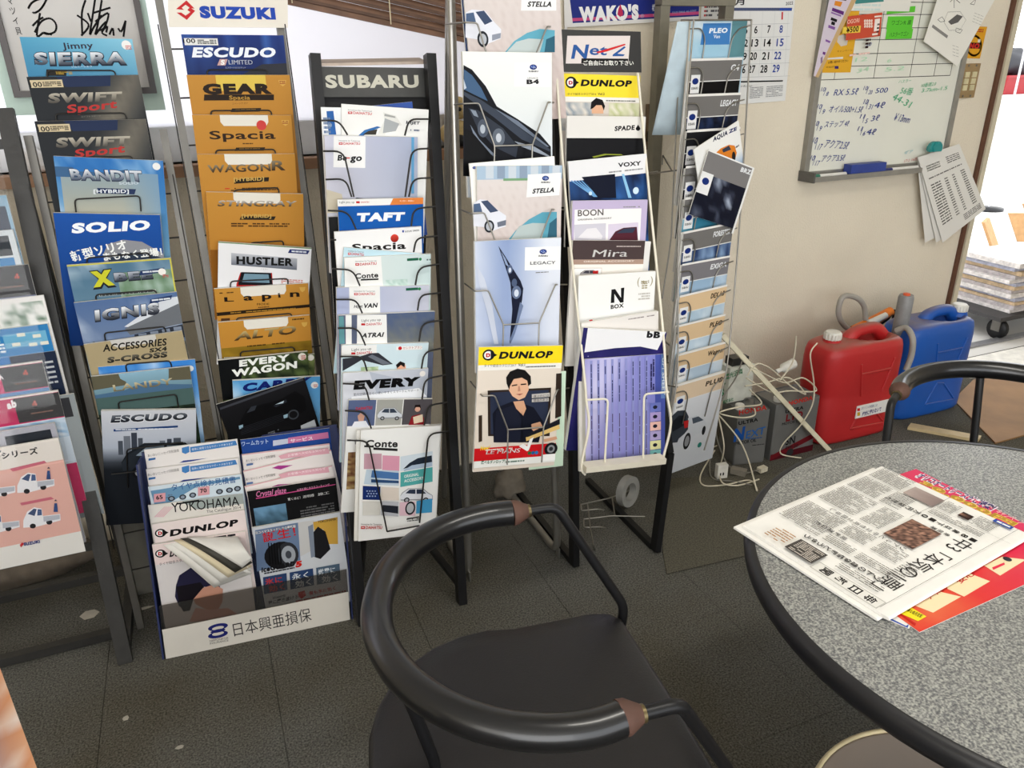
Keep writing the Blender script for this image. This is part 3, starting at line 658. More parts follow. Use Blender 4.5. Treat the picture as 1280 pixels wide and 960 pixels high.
b = brochure(R1, 'thick stack of royal-blue brochures with bold white title and grey roof picture', (245,170), (738,180), t=.010, group=G1, d=.052)
b.full(lambda x,y: mixc((22,92,172),(14,60,120),y)); 
b.t('SOLIO',330,262,690,246,44,(240,244,248),.06,.25)
b.ng((150,152,158),(.42,.62),(.42,.42),(.47,.32),(.62,.27),(.8,.29),(1,.42),(1,.48),(.8,.42),(.5,.46),(.46,.62)); b.ng((52,66,86),(.46,.9),(.46,.48),(.55,.42),(.8,.4),(1,.47),(1,.9)) 
b.t('新型ソリオ',335,392,590,332,44,(238,240,238),.03,0); b.t('まもなく登場！',480,388,750,362,34,(238,240,238),.03)
loop(r1,b,400,377,690,352)
b = brochure(R1, 'blue-green brochure with a yellow X in its title', (308,412), (788,378), t=.006, group=G1)
b.full(sky((88,124,150),(160,182,188),seed=8)); b.grid(leafy((110,140,110),(170,190,180)),.45,.12,1,.8,10,8); b.n((206,200,90),.985,0,1,.5); b.n((206,200,90),0,0,1,.015)
b.t('X',430,508,530,496,66,(206,206,60),.08,0,((40,42,50),.07)); b.t('BEE',530,484,706,470,36,((190,196,206),(60,66,80)),.06,0,((40,42,50),.05))
b.ng((44,66,110),(.68,.12),(.92,.1),(.9,.15),(.66,.165)); b.lines((220,225,230),.7,.115,.89,.15,1,.5); b.disc((238,236,230),748,442,18); b.lines((200,90,90),.89,.17,.95,.21,3); b.n((196,200,196),.24,.33,.8,.36); b.lines((70,80,80),.25,.335,.79,.36,1,.8,dens=30)
loop(r1,b,440,546,720,524)
b = brochure(R1, 'grey-blue brochure with a modern building and chrome title', (340,586), (815,535), t=.007, group=G1)
b.full(sky((96,122,164),(182,184,188),seed=2)); b.ng((216,220,226),(.42,.32),(.86,.06),(1,.05),(1,.14),(.6,.36)); b.ng((120,124,130),(.42,.34),(1,.13),(1,.36),(.46,.42)); b.ng((60,66,78),(.5,.42),(1,.37),(1,.52),(.5,.56)); 
for i in range(4): b.n((140,150,166),.54+i*.12,.42-.01*i,.62+i*.12,.52)
b.ng((104,110,120),(0,.5),(.1,.44),(.14,.48),(.22,.44),(.3,.48),(.44,.46),(.44,.6),(0,.6)); b.n((120,118,108),0,.56,1,1.2)
b.t('IGNIS',440,668,735,630,48,((240,244,248),(52,56,66)),.05,.15,((40,46,60),.04)); b.ng((44,66,110),(.73,.05),(.95,.03),(.93,.075),(.71,.095)); b.lines((220,225,230),.74,.045,.93,.08,1,.5)
loop(r1,b,480,722,760,692)
b = brochure(R1, 'khaki accessories brochure in the pocket below the building brochure', (386,778), (840,714), t=.005, group=G1)
b.full((178,164,132)); b.ng((206,204,200),(.26,.0),(.72,.0),(.72,.05),(.68,.09),(.32,.09),(.27,.05)); b.t('ACCESSORIES',475,810,768,780,32,(34,32,28),.03,.2); b.t('SX4',690,814,770,804,18,(44,42,38),.05,.2); b.t('S-CROSS',495,862,772,834,26,((120,116,104),(40,38,34)),.06,.2); b.lines((70,66,58),.4,.42,.78,.45,1)
loop(r1,b,578,866,786,850)
b = brochure(R1, 'pale blue brochure edge sticking out behind the teal lake brochure', (452,882), (900,846), t=.005, group=G1, d=.044)
b.full(sky((70,140,210),(190,215,235),seed=3)); b.disc((236,236,234),878,888,16)
Z(0,420,3.692)
b = brochure(R1, 'teal brochure with lake and hills', (420,188), (875,140), t=.007, group=G1, d=.056)
b.full(lambda x,y: mixc((150,186,205),(70,92,92),y*2.2)); b.ng((88,120,150),(0,.22),(.3,.2),(.5,.13),(.72,.18),(1,.22),(1,.3),(0,.3)); b.n((86,110,108),0,.26,1,.6)
b.ng((108,104,86),(0,0),(.27,0),(.28,.06),(.33,.1),(.33,.14),(0,.16)); b.ng((108,104,86),(.78,0),(1,0),(1,.16),(.76,.14),(.77,.08)); b.t('LANDY',525,256,800,222,30,((210,200,170),(120,110,80)),.02); b.grid(leafy((24,34,28),(60,80,60)),0,.46,1,1.0,16,10)
loop(r1,b,545,302,814,266)
b = brochure(R1, 'silver brochure with city skyline and dark car in the lowest pocket', (466,346), (905,340), t=.010, group=G1, d=.06)
b.full(lambda x,y: mixc(mixc((206,208,214),(170,180,196),y*2),(40,44,50),max(0,min(1,(y-.33)*7)))); b.t('ESCUDO',510,398,862,384,32,((120,126,136),(30,34,42)),.06,.25,((220,222,226),.05)); b.ng((40,76,130),(.12,.23),(.8,.2),(.8,.225),(.12,.26)); b.lines((220,225,230),.14,.225,.78,.25,1,.5,dens=30)
for i,(a,w_,h) in enumerate(((.16,.05,.14),(.22,.07,.2),(.3,.06,.24),(.37,.05,.17),(.6,.06,.13),(.68,.05,.15),(.75,.08,.16))): b.n(((86,92,102),(120,126,136),(70,76,88))[i%3],a,.52-h,a+w_,.56)
car(b,560,490,420,170,(52,58,66),(150,165,180)); loop(r1,b,585,520,850,486,.1)
MB().tube(fillet([b.o+b.u*q[0]+b.v*q[1]+b.nn*.006 for q in (b.P(515,632),b.P(560,628),b.P(900,590))],.004), .0017, 6).build('wire_pocket', WIREK, r1)
# ---- white-header rack
G2 = 'brochures in the white-header rack'
Z(200,0,3.692)
q = [R2.at(30,-120,.0), R2.at(583,-120,.0), R2.at(590,128,.0), R2.at(40,125,.0)]
HB = mat('white_header', (226,220,208), .5, var=.06, scale=12)
h2 = MB().obox(q[3], q[2]-q[3], q[0]-q[3], V((0,.006,0))).build('header_sign', HB, r2)
p = Pr(h2, q[3], q[2]-q[3], q[0]-q[3], .2, .1, names=('print','lettering'))
p.q((200,52,58),(74,42),(122,2),(160,40),(140,38),(118,22),(100,36),(112,46)); p.q((200,52,58),(162,50),(124,92),(76,58),(98,58),(118,72),(140,56),(126,46),(138,34))
p.t('SUZUKI',186,79,535,86,52,(48,84,178),.075)
b = brochure(R2, 'blue limited-edition brochure, topmost below the white header sign', (97,158), (570,163), t=.006, group=G2)
b.full(lambda x,y: mixc(mixc((38,62,128),(70,110,180),max(0,cloud(x*3,y*.6,3,5))),(16,22,44),y*1.1)); b.ng((60,62,70),(.5,.4),(.75,.28),(1,.27),(1,.5),(.5,.5))
b.n((228,228,226),.02,.035,.34,.1); b.t('100',108,198,164,198,20,BK,.02); b.lines((70,70,70),.145,.045,.33,.09,3); b.t('ESCUDO',148,262,530,262,44,(236,240,246),.05,.3); b.q((204,170,168),(276,273),(312,273),(302,302),(264,302)); b.t('S',280,298,298,298,22,WH,.05,.2); b.t('LIMITED',318,297,428,297,20,(226,230,236),.03); b.t('エスクード Sリミテッド',302,316,396,316,8,(190,196,206))
loop(r2,b,215,322,495,322)
BR = (196,138,44)
def brown(label, TL, TR, **kw):
    b = brochure(R2, label, TL, TR, group=G2, **kw); b.full(lambda x,y: mixc((198,148,68),(172,120,50),y)); b.ng((228,224,214),(.27,.0),(.755,.0),(.755,.07),(.73,.11),(.3,.11),(.27,.07)); return b
b = brown('golden-brown brochure with a bold black bar title, second in its rack', (122,346),(598,346), t=.006)
b.ng((222,196,96),(.27,.0),(.755,.0),(.755,.1),(.73,.15),(.3,.15),(.27,.1)); b.t('GEAR',200,432,520,430,46,(46,32,18),.07); b.q((46,32,18),(204,436),(526,436),(526,462),(202,464)); b.t('Spacia',320,459,416,459,18,(190,150,70),.02); b.t('スペーシア ギア',334,482,406,480,8,(110,76,30)); b.ng((60,46,30),(.39,.32),(.68,.32),(.66,.355),(.37,.355)); b.lines((190,150,70),.42,.325,.63,.35,1,.5); b.ng((214,176,96),(.88,.05),(.96,.05),(.95,.09),(.92,.11),(.89,.09)); b.lines((160,70,40),.89,.055,.95,.09,3)
loop(r2,b,232,510,512,508)
b = brown('golden-brown brochure with a round red spot on its tab', (147,530),(606,532), t=.006)
b.disc((206,80,76),468,578,23); b.t('Spacia',230,642,534,640,38,(58,42,26),.02); b.lines((110,76,30),.47,.28,.58,.3,1); b.ng((60,46,30),(.4,.33),(.7,.33),(.68,.365),(.38,.365)); b.lines((190,150,70),.43,.335,.65,.36,1,.5); b.ng((214,176,96),(.89,.05),(.97,.05),(.96,.09),(.93,.11),(.9,.09)); b.lines((160,70,40),.9,.055,.96,.09,3)
loop(r2,b,255,692,530,688)
b = brown('golden-brown brochure with outlined title and HYBRID badge, fourth from top', (170,712),(622,710), t=.006)
b.t('WAGON',222,796,512,788,34,((150,140,120),(70,52,30)),.03); b.t('R',515,786,580,784,44,((150,140,120),(70,52,30)),.03,.1); b.ng((48,40,28),(.36,.26),(.71,.245),(.7,.29),(.34,.31)); b.t('[HYBRID]',340,836,480,832,16,(200,170,100),.03,.1); b.lines((90,60,26),.3,.35,.8,.39,2,.6,dens=26); b.lines((200,60,40),.24,.35,.29,.37,1)
loop(r2,b,340,876,546,864)
Z(220,220,4)
b = brown('tall golden-brown brochure with slanted chrome title at the rack middle', (150,80),(636,90), t=.008)
b.t('STINGRAY',206,150,596,152,28,((200,196,190),(80,66,48)),.03,.35); b.ng((52,44,34),(.34,.25),(.7,.25),(.68,.29),(.32,.29)); b.t('[HYBRID]',328,208,476,208,17,(200,170,100),.03,.1); b.lines((90,60,26),.23,.32,.85,.37,2,.6,dens=28); b.n((150,100,30),0,.62,1,1.2)
loop(r2,b,370,332,536,322)
b = brochure(R2, 'white brochure with metallic title bar and red car roof among brown brochures', (212,328),(678,360), t=.006, group=G2, d=.054)
b.full((232,232,234)); b.n((120,150,110),0,0,1,.012); b.q(lambda x,y: mixc((196,198,204),(110,116,128),y),(276,384),(606,412),(604,470),(276,444)); b.t('HUSTLER',302,438,586,448,38,BK,.05); b.ng((46,60,120),(.76,.03),(.98,.03),(.96,.075),(.74,.075)); b.lines((220,225,230),.78,.035,.95,.07,1,.5)
b.q((190,48,44),(300,600),(302,540),(322,482),(480,484),(488,600)); b.q((26,28,34),(310,545),(326,480),(474,484),(484,545)); b.q((126,156,172),(330,530),(342,488),(462,492),(468,534)); b.lines((200,120,100),.68,.38,.93,.44,3,.5); b.t('ハスラー',425,468,460,470,7,(150,150,150))
loop(r2,b,272,524,560,510)
b = brown('golden-brown brochure with widely spaced letters', (190,565),(660,536), t=.007)
for c_, x_, y_ in (('L',242,628),('a',338,622),('p',430,616),('i',512,608),('n',570,604)): b.t(c_, x_, y_, x_+(12 if c_ == 'i' else 48), y_-2, 22, (40,28,16), .03)
b.t('MODE',405,646,466,644,10,(70,50,26),.02); b.lines((100,70,30),.44,.235,.56,.255,1); b.ng((46,34,20),(0,.27),(1,.25),(1,.285),(0,.31)); b.lines((180,140,60),.14,.275,.85,.295,1,.5,dens=30); b.lines((100,70,30),.05,.04,.2,.06,1); b.ng((214,176,96),(.9,.04),(.97,.04),(.96,.08),(.93,.1),(.91,.08)); b.q((90,60,34),(225,712),(270,710),(268,730),(225,730))
loop(r2,b,300,708,577,684)
b = brown('golden-brown brochure with olive lower edge, above the green foliage brochure', (210,733),(668,696), t=.007)
b.t('ALTO',290,822,596,786,40,((200,180,130),(70,50,26)),.04,.35); b.grid(leafy((120,96,30),(170,140,50)),0,.31,1,1.2,14,12); b.lines((80,56,20),.28,.3,.7,.325,1,dens=20); b.ng((214,176,96),(.9,.08),(.97,.08),(.96,.12),(.93,.14),(.91,.12)); b.lines((100,70,30),.8,.02,.94,.05,1)
loop(r2,b,320,876,590,852)
Z(220,420,4.364)
b = brochure(R2, 'green foliage brochure behind the crooked black brochure', (228,134),(718,84), t=.008, group=G2, d=.054)
b.full(leafy((30,40,28),(104,120,74),12)); b.ng((22,24,26),(0,0),(.3,0),(.2,.35),(.1,.5),(0,.5)); b.t('EVERY',345,166,620,132,34,(236,238,234),.05,.1); b.t('WAGON',305,222,660,172,38,(236,238,234),.05,.1); b.disc((226,222,214),688,112,22); b.lines((190,90,80),.92,.04,.97,.1,3)
b = brochure(R2, 'second foliage brochure edge peeking out right of the front one', (262,120),(756,98), t=.004, group=G2, d=.046)
b.full(leafy((60,72,44),(130,140,90),12)); b.disc((226,222,214),735,118,18)
b = brochure(R2, 'light blue sky brochure half hidden by the crooked black brochure', (308,245),(786,220), t=.008, group=G2, d=.062)
b.full(sky((96,164,214),(180,214,236),seed=6)); b.t('CARRY',362,302,735,262,42,(28,44,116),.06,.2); b.disc((236,236,232),756,268,20); b.lines((200,80,80),.92,.1,.97,.14,3)
b = brochure(R2, 'black brochure with a dark car, leaning crooked in the lowest pocket', (220,374),(700,226), H=.15, t=.003, group=G2, d=.078, k=.1)
b.full(lambda x,y: mixc((34,34,38),(12,12,14),y)); b.ng((74,76,84),(.02,.05),(.98,.0),(.98,.03),(.02,.075))
b.q((10,10,13),(350,470),(385,400),(470,372),(560,350),(650,300),(700,330),(712,400),(640,450),(470,500),(350,520)); b.q((58,62,70),(385,420),(410,385),(440,378),(430,405)); b.q((44,48,56),(530,380),(600,345),(606,360),(545,388)); b.q((190,206,216),(540,374),(590,352),(584,366)); b.q((150,176,190),(585,432),(610,424),(608,444),(588,450)); b.q((150,176,190),(342,490),(365,482),(366,500),(345,508)); b.disc((70,74,80),640,428,30); b.disc((20,20,22),640,428,22); b.lines((120,124,130),.42,.52,.55,.56,2)
for k_ in range(5): b.q((50,52,58),(355,500+k_*9),(590,420+k_*9),(590,422+k_*9),(355,503+k_*9))
b.q((182,186,190),(680,488),(755,455),(768,500),(684,520))
# ---- black rack
G3 = 'brochures in the black rack'
def hook(r_, z, Lp, Rp, P=None, d=.076, m=WIREK, rad=.0021, name='wire_hook'):
    Z(*z)
    for q in (Lp, Rp):
        if q: MB().tube(fillet([R3.at(x, y, d) for x, y in q], .02, 5), rad, 6).build(name, m, r_)
ZI, ZJ, ZK = (380,40,4.365), (380,230,4.365), (400,430,3.84)
DR = (200,44,50)
def daihatsu(b, x, y, w_, sl=0, tag_='Innovation for Tomorrow'):
    b.t(tag_, x, y-16, x+w_, y-14+sl, 8, (90,90,90)); b.q(DR, (x,y-10),(x+w_*.18,y-10),(x+w_*.18,y+3),(x,y+3)); b.q(WH,(x+w_*.04,y-6),(x+w_*.14,y-6),(x+w_*.14,y-2),(x+w_*.04,y-2)); b.t('DAIHATSU', x+w_*.22, y+3, x+w_, y+3+sl, 14, DR, .02)
Z(*ZI)
b = brochure(R3, 'dark blue brochure corner behind the topmost white brochure, black rack', (110,430),(590,380), t=.003, group=G3, d=.036); b.full((70,100,170))
b = brochure(R3, 'white and blue brochure edge left of the topmost truck brochure, black rack', (92,410),(560,420), t=.004, group=G3, d=.044); b.full((236,238,240)); b.q((58,112,178),(122,432),(160,430),(176,560),(135,560)); b.disc((150,170,196),140,508,12); b.lines((120,140,170),.02,.1,.1,.34,5)
b = brochure(R3, 'white brochure with a tipping truck bed, topmost in the black rack', (205,392),(680,424), t=.005, group=G3, d=.05)
b.full((238,238,236)); daihatsu(b,240,444,130,6); b.q((226,226,222),(432,438),(500,456),(534,508),(470,520),(440,560),(400,560),(440,480)); b.q((170,172,170),(440,446),(496,460),(500,470),(438,458)); b.q((176,180,182),(440,470),(520,500),(500,540),(430,552)); b.q((60,120,180),(290,570),(330,535),(400,514),(420,520),(350,545),(320,570)); b.q((70,66,60),(320,560),(350,540),(400,530),(392,560)); b.t('HIJET',556,500,630,504,16,(40,44,60),.03,.2); b.lines((120,130,150),.79,.22,.9,.25,1)
hook(r3, ZI, ((95,483),(190,483),(238,562)), ((685,475),(572,475),(550,565)))
b = brochure(R3, 'pale grey-blue brochure with white title square, second in the black rack', (110,564),(620,574), t=.010, group=G3, d=.054)
b.full(lambda x,y: mixc(mixc((206,206,220),(176,184,206),x),(190,190,190),y*.5)); b.q((240,240,240),(162,566),(336,570),(334,742),(160,738)); daihatsu(b,190,612,116); b.t('Be',182,700,232,700,30,(36,36,40),.04,.2); b.t('go',252,702,314,702,24,(36,36,40),.04,.2); b.q(DR,(232,684),(250,684),(250,690),(232,690)); b.ng((60,66,74),(.2,.72),(.32,.64),(.5,.66),(.8,.72)); b.ng((204,196,178),(0,.55),(.16,.6),(.2,.8),(0,.8)); b.n((110,170,210),.93,.0,.96,.6)
hook(r3, ZI, ((105,650),(215,650),(272,900)), ((690,635),(588,640),(552,900)))
hook(r3, ZI, ((118,805),(228,800),(260,900)), ((700,795),(592,800),(572,900)))
Z(*ZJ)
b = brochure(R3, 'bright blue brochure with white and orange top strip, black rack', (183,86),(650,74), t=.006, group=G3, d=.054)
b.full(lambda x,y: mixc((26,104,182),(20,86,160),y)); b.ng((238,238,236),(0,0),(.64,0),(.6,.075),(0,.075)); b.ng((226,142,76),(.64,0),(1,0),(1,.075),(.6,.075)); b.t('Light you up',192,104,275,104,12,(90,90,90)); b.q(DR,(284,94),(304,94),(304,105),(284,105)); b.t('DAIHATSU',310,103,355,102,8,DR,.02); b.t('4.1.201 - 0000cc',522,96,600,95,8,(250,240,230)); b.t('TAFT',285,202,546,196,44,(238,242,246),.07,.15)
hook(r3, ZJ, ((130,145),(240,148),(285,250)), ((718,122),(596,136),(585,230)))
b = brochure(R3, 'black brochure edge behind the white one with the red ball', (134,180),(560,165), t=.003, group=G3, d=.04); b.full((34,34,36))
b = brochure(R3, 'white brochure with a red ball over black letters, black rack', (165,262),(640,232), t=.007, group=G3, d=.058)
b.full((240,240,240)); b.t('Spacia',262,365,556,352,38,(40,36,36),.03,.0); b.disc(lambda x,y: mixc((226,90,70),(150,30,26),y),494,296,22); b.q((50,80,160),(536,252),(545,252),(545,264),(536,264)); b.t('SUZUKI GREEN',550,264,628,256,9,(60,60,70),.02)
hook(r3, ZJ, ((145,305),(175,305)), ((728,283),(612,296),(598,372)))
b = brochure(R3, 'pale blue brochure slanting behind the mint-grey brochure', (218,345),(640,380), t=.003, group=G3, d=.06); b.full((196,222,232)); daihatsu(b,240,384,86,5)
b = brochure(R3, 'mint-grey brochure with a dark green tag and faint trees, black rack', (220,402),(692,382), t=.007, group=G3, d=.066)
b.full(lambda x,y: mixc((222,230,228),(206,222,222),x)); b.q((240,240,238),(222,404),(420,394),(432,560),(222,562)); daihatsu(b,280,442,116,-6); b.t('Conte',280,516,405,508,28,(52,50,50),.03); b.q((46,46,46),(310,518),(406,514),(406,523),(310,527)); b.q((44,110,84),(562,406),(624,402),(624,416),(562,420)); b.disc((60,140,90),634,410,8); b.lines((90,110,110),.95,.05,1,.08,1); b.grid(leafy((180,206,198),(214,228,224)),.46,.28,.72,.42,8,5)
hook(r3, ZJ, ((155,463),(268,468),(305,556)), ((736,437),(625,455),(607,552)))
b = brochure(R3, 'lavender-blue brochure with white title panel, below the mint-grey one', (177,566),(684,552), t=.008, group=G3, d=.062)
b.full(lambda x,y: mixc((176,184,212),(206,208,220),x)); b.q((240,240,238),(246,562),(414,558),(416,705),(248,708)); daihatsu(b,273,604,114,-2); b.t('VAN',322,676,398,672,24,(36,38,42),.04,.2); b.t('Hijet',272,676,318,674,16,(60,64,70),.02,.2); b.q((44,110,84),(556,568),(622,564),(622,578),(556,582)); b.disc((60,140,90),630,572,8)
hook(r3, ZJ, ((175,630),(285,630),(318,705)), ((746,593),(632,606),(620,690)))
b = brochure(R3, 'brochure with purple-grey foliage picture and white title panel', (188,718),(714,696), t=.008, group=G3, d=.066)
b.full(leafy((70,80,110),(140,146,160),16)); b.grid(lambda x,y: mixc((96,110,140),(140,140,128),y+.3*cloud(x,y,8,3)),.5,0,1,.45,14,10); b.n((238,238,236),.07,.0,.13,.4); b.q((240,240,238),(290,714),(450,712),(454,870),(288,876)); b.t('Light you up',314,752,418,746,14,(90,90,90)); b.q(DR,(312,760),(334,760),(334,771),(312,771)); b.t('DAIHATSU',340,772,422,768,13,DR,.02); b.t('ATRAI',312,838,430,832,24,(30,32,36),.04,.3); b.q((110,160,166),(190,722),(216,722),(222,870),(192,872))
hook(r3, ZJ, ((185,787),(295,785),(335,880)), ((756,743),(642,760),(628,860)))
b = brochure(R3, 'pale sky brochure with raised car tailgate and a man below it', (206,880),(680,866), t=.008, group=G3, d=.064)
b.full(lambda x,y: mixc((214,230,236),(190,214,220),y))
Z(*ZK); b.q((240,240,238),(104,8),(272,4),(272,52),(104,58)); b.t('Light you up',152,34,246,28,13,(90,90,90)); b.q(DR,(150,40),(170,40),(170,50),(150,50)); b.t('DAIHATSU',176,50,248,46,12,DR,.02); b.q((64,66,74),(108,70),(190,60),(240,44),(280,42),(350,96),(300,102),(200,76),(160,100),(108,130)); b.q((120,126,136),(250,50),(340,94),(300,98),(230,60)); b.q((240,238,236),(366,12),(490,8),(490,26),(366,30)); b.t('セレクトプラン',398,24,490,20,11,(170,60,60)); b.disc(DR,384,20,9); b.disc((226,176,150),390,112,22); b.q((34,28,26),(364,100),(385,82),(408,92),(405,112),(388,100),(370,116)); b.grid(leafy((140,170,120),(210,220,200)),.22,.27,.42,.36,6,4)
hook(r3, ZK, ((95,60),(205,60),(226,130)), ((597,18),(500,38),(487,118)))
b = brochure(R3, 'silver interior brochure with heavy black title, black rack', (110,140),(520,118), t=.008, group=G3, d=.066)
b.full(lambda x,y: mixc((222,224,230),(180,186,200),(x+y)*.6)); b.ng((190,196,208),(.3,.0),(.7,.12),(1,.1),(1,.3),(.4,.3)); b.ng((240,242,246),(.1,.3),(.9,.24),(1,.36),(.1,.4)); b.t('EVERY',160,216,476,196,40,(20,20,22),.08,.15); b.t('室内空間がさらに使いやすくスマートにサポート',160,248,474,226,12,(70,74,84)); b.disc((236,232,228),492,142,14)
hook(r3, ZK, ((110,190),(216,194),(236,270)), ((602,148),(502,168),(490,265)))
b = brochure(R3, 'brochure with smiling worker, silver van and woman in red, black rack', (138,270),(540,264), t=.007, group=G3, d=.07)
b.full((238,238,236)); b.n((104,116,150),0,.0,.32,.33); b.n((176,176,170),.33,.0,.64,.33); b.n((96,92,96),.65,.0,1,.33)
b.q((214,170,150),(180,345),(195,330),(214,345),(208,372),(186,372)); b.q((236,238,244),(150,400),(165,372),(220,368),(236,398)); b.t('DAIHATSU',172,318,250,312,15,DR,.02)
car(b,275,305,120,62,(214,218,224),(70,80,96)); b.q((150,40,50),(424,388),(440,345),(480,335),(498,352),(500,386)); b.disc((222,176,156),468,312,13); b.q((40,28,28),(450,316),(456,292),(480,290),(486,316),(478,302),(458,302)); b.q((230,214,190),(446,350),(492,336),(494,372),(450,382)); b.t('Hijet',168,480,214,474,16,(30,40,80),.03)
hook(r3, ZK, ((120,320),(218,325),(246,405)), ((612,280),(518,294),(500,390)))
b = brochure(R3, 'beige and brown picture brochure edge left of the lowest stack', (135,520),(480,500), t=.003, H=.1, group=G3, d=.05); b.full(leafy((200,180,130),(110,70,50),9))
b = brochure(R3, 'lowest stack in the black rack, white cover with pastel squares and cars', (196,414),(578,392), t=.006, group=G3, d=.078, k=.05, H=.285)
b.full((240,240,238)); b.t('Conte',218,494,372,494,34,(52,50,50),.035); b.q((52,50,50),(212,486),(258,488),(258,497),(212,495)); b.q((52,50,50),(256,496),(372,502),(372,514),(256,508))
b.q((206,168,180),(212,526),(296,526),(296,600),(210,600)); b.q((222,164,184),(300,534),(382,538),(380,610),(298,604)); b.q((214,224,232),(386,540),(540,514),(540,588),(385,610)); b.q((46,56,70),(398,600),(430,570),(468,548),(536,534),(538,566),(470,580)); b.q((180,196,214),(402,604),(440,582),(536,566),(538,586),(402,610))
b.q((200,214,226),(222,602),(378,608),(378,680),(210,672)); b.q((90,130,180),(250,606),(378,618),(378,650),(244,640)); b.q((60,90,130),(245,648),(378,656),(378,668),(245,664)); b.q((96,178,176),(386,616),(540,590),(540,660),(385,686)); b.t('ORIGINAL',404,642,474,630,14,(236,240,238),.02); b.t('ACCESSORY',404,664,498,648,14,(236,240,238),.02)
b.q((36,58,118),(205,680),(290,684),(288,748),(204,746)); 
for i in range(12): b.q((170,186,214),*[(222+(i%4)*13+(i//4%2)*6+dx,702+(i//4)*12+dy) for dx,dy in((0,0),(7,0),(7,6),(0,6))])
b.q((224,214,204),(294,684),(378,690),(378,750),(292,748)); car(b,384,690,156,70,(226,228,234),(60,70,90)); b.q((226,196,206),(382,758),(456,754),(456,822),(380,822)); b.disc((40,40,44),432,786,24,34); b.disc((190,192,196),432,786,17,25); b.q((84,164,206),(462,752),(538,740),(536,806),(460,812)); b.q((220,218,212),(204,752),(288,754),(286,820),(204,820)); b.q((190,192,198),(294,752),(376,756),(374,826),(292,820)); b.q((50,54,64),(300,770),(374,776),(374,812),(300,802)); b.q((46,46,46),(414,836),(474,824),(474,830),(414,842)); b.lines((90,90,90),.62,1.22,.78,1.28,3); daihatsu(b,196,882,100)
copies(b, 2, 'spare copy behind the lowest pastel-squares brochure', G3, .012)
hook(r3, ZK, ((130,462),(232,465),(322,900)), ((622,418),(520,432),(478,858)), d=.088)
hook(r3, ZK, ((322,900),(478,872)), None, d=.086)
# ---- silver tube rack
G4 = 'brochures in the silver tube rack'
def subaru(b, x, y, w_, name_=True):
    b.disc((34,60,130), x, y, w_, w_*.62); b.disc((70,104,176), x, y-w_*.1, w_*.7, w_*.32)
    for dx, dy in ((-.5,-.05),(.05,-.25),(.3,0),(.15,.25),(-.1,.2),(.5,.2)): b.disc((225,230,240), x+dx*w_, y+dy*w_, w_*.09, n=6)
    if name_: b.t('SUBARU', x-w_*1.3, y+w_*1.35, x+w_*1.3, y+w_*1.35, w_*.42, (40,40,44), .04)
def wire4(z, *polys, d=.0, rad=.0019):
    Z(*z)
    for pl in polys: MB().tube(fillet([R4.at(x, y, dd) for x, y, dd in pl], .006, 3), rad, 7).build('wire_pocket', WIRES, r4)
def stella(b, q):
    # cobbled yard with a white kei car and a teal car
    b.grid(lambda x,y: mixc(mixc((222,216,214),(206,192,188),y), (170,150,146), .5*max(0,math.sin(x*60+8*math.sin(y*20))*math.sin(y*46))*y),0,0,1,1.41,26,30)
ZL, ZM, ZN = (560,0,4.364), (560,200,4.174), (570,420,3.2)
Z(*ZL)
def stella_cover(b, oy, ox=0):
    b.n((176,196,214),0,0,1,.14)
    for i in range(7): b.n((150,166,186) if i%2 else (204,212,220),.1+i*.13,0,.19+i*.13,.13)
    b.n((130,170,130),.3,.13,.6,.155)
b = brochure(R4, 'pale brochure with white car on cobbles, topmost in the tube rack', (70,-190),(600,-192), t=.008, group=G4, d=.02, k=.1)
stella(b,0); b.q((238,238,238),(402,-70),(592,-70),(590,58),(398,58)); b.t('STELLA',432,36,564,36,28,(34,34,38),.04,.35)
b.q((226,228,236),(95,70),(130,52),(200,58),(250,118),(290,160),(288,210),(190,250),(160,215),(95,205)); b.q((74,88,116),(150,65),(196,58),(242,116),(200,136)); b.q((90,110,140),(98,74),(140,68),(152,120),(98,116)); b.q((150,156,170),(240,190),(288,180),(286,208),(240,222)); b.disc((44,48,56),190,214,30,38); b.disc((190,194,202),190,214,20,26)
b.q((110,176,196),(310,285),(360,225),(430,180),(500,158),(582,165),(580,285)); b.q((196,206,206),(318,285),(372,228),(440,210),(520,215),(500,285)); b.q((60,110,130),(525,285),(535,215),(582,195),(582,285))
b = brochure(R4, 'dark blue brochure edge left of the dark saloon car brochure', (66,-100),(520,-100), t=.005, group=G4, d=.012, k=.1); b.full((60,76,110))
wire4(ZL, ((-14,132,-.05),(95,122,.03),(160,125,.03),(212,300,.02)), ((600,146,-.05),(540,145,.03),(478,300,.02)))
b = brochure(R4, 'pale brochure with a large dark saloon car front, tube rack', (78,280),(566,288), t=.010, group=G4, d=.03, k=.12)
b.full(lambda x,y: mixc((238,240,236),(206,214,222),y)); b.q((240,240,240),(362,340),(564,344),(562,474),(360,472)); subaru(b,465,366,20); b.t('LEGACY',434,430,492,430,8,(60,60,64)); b.t('B4',428,458,496,456,24,(30,30,34),.05)
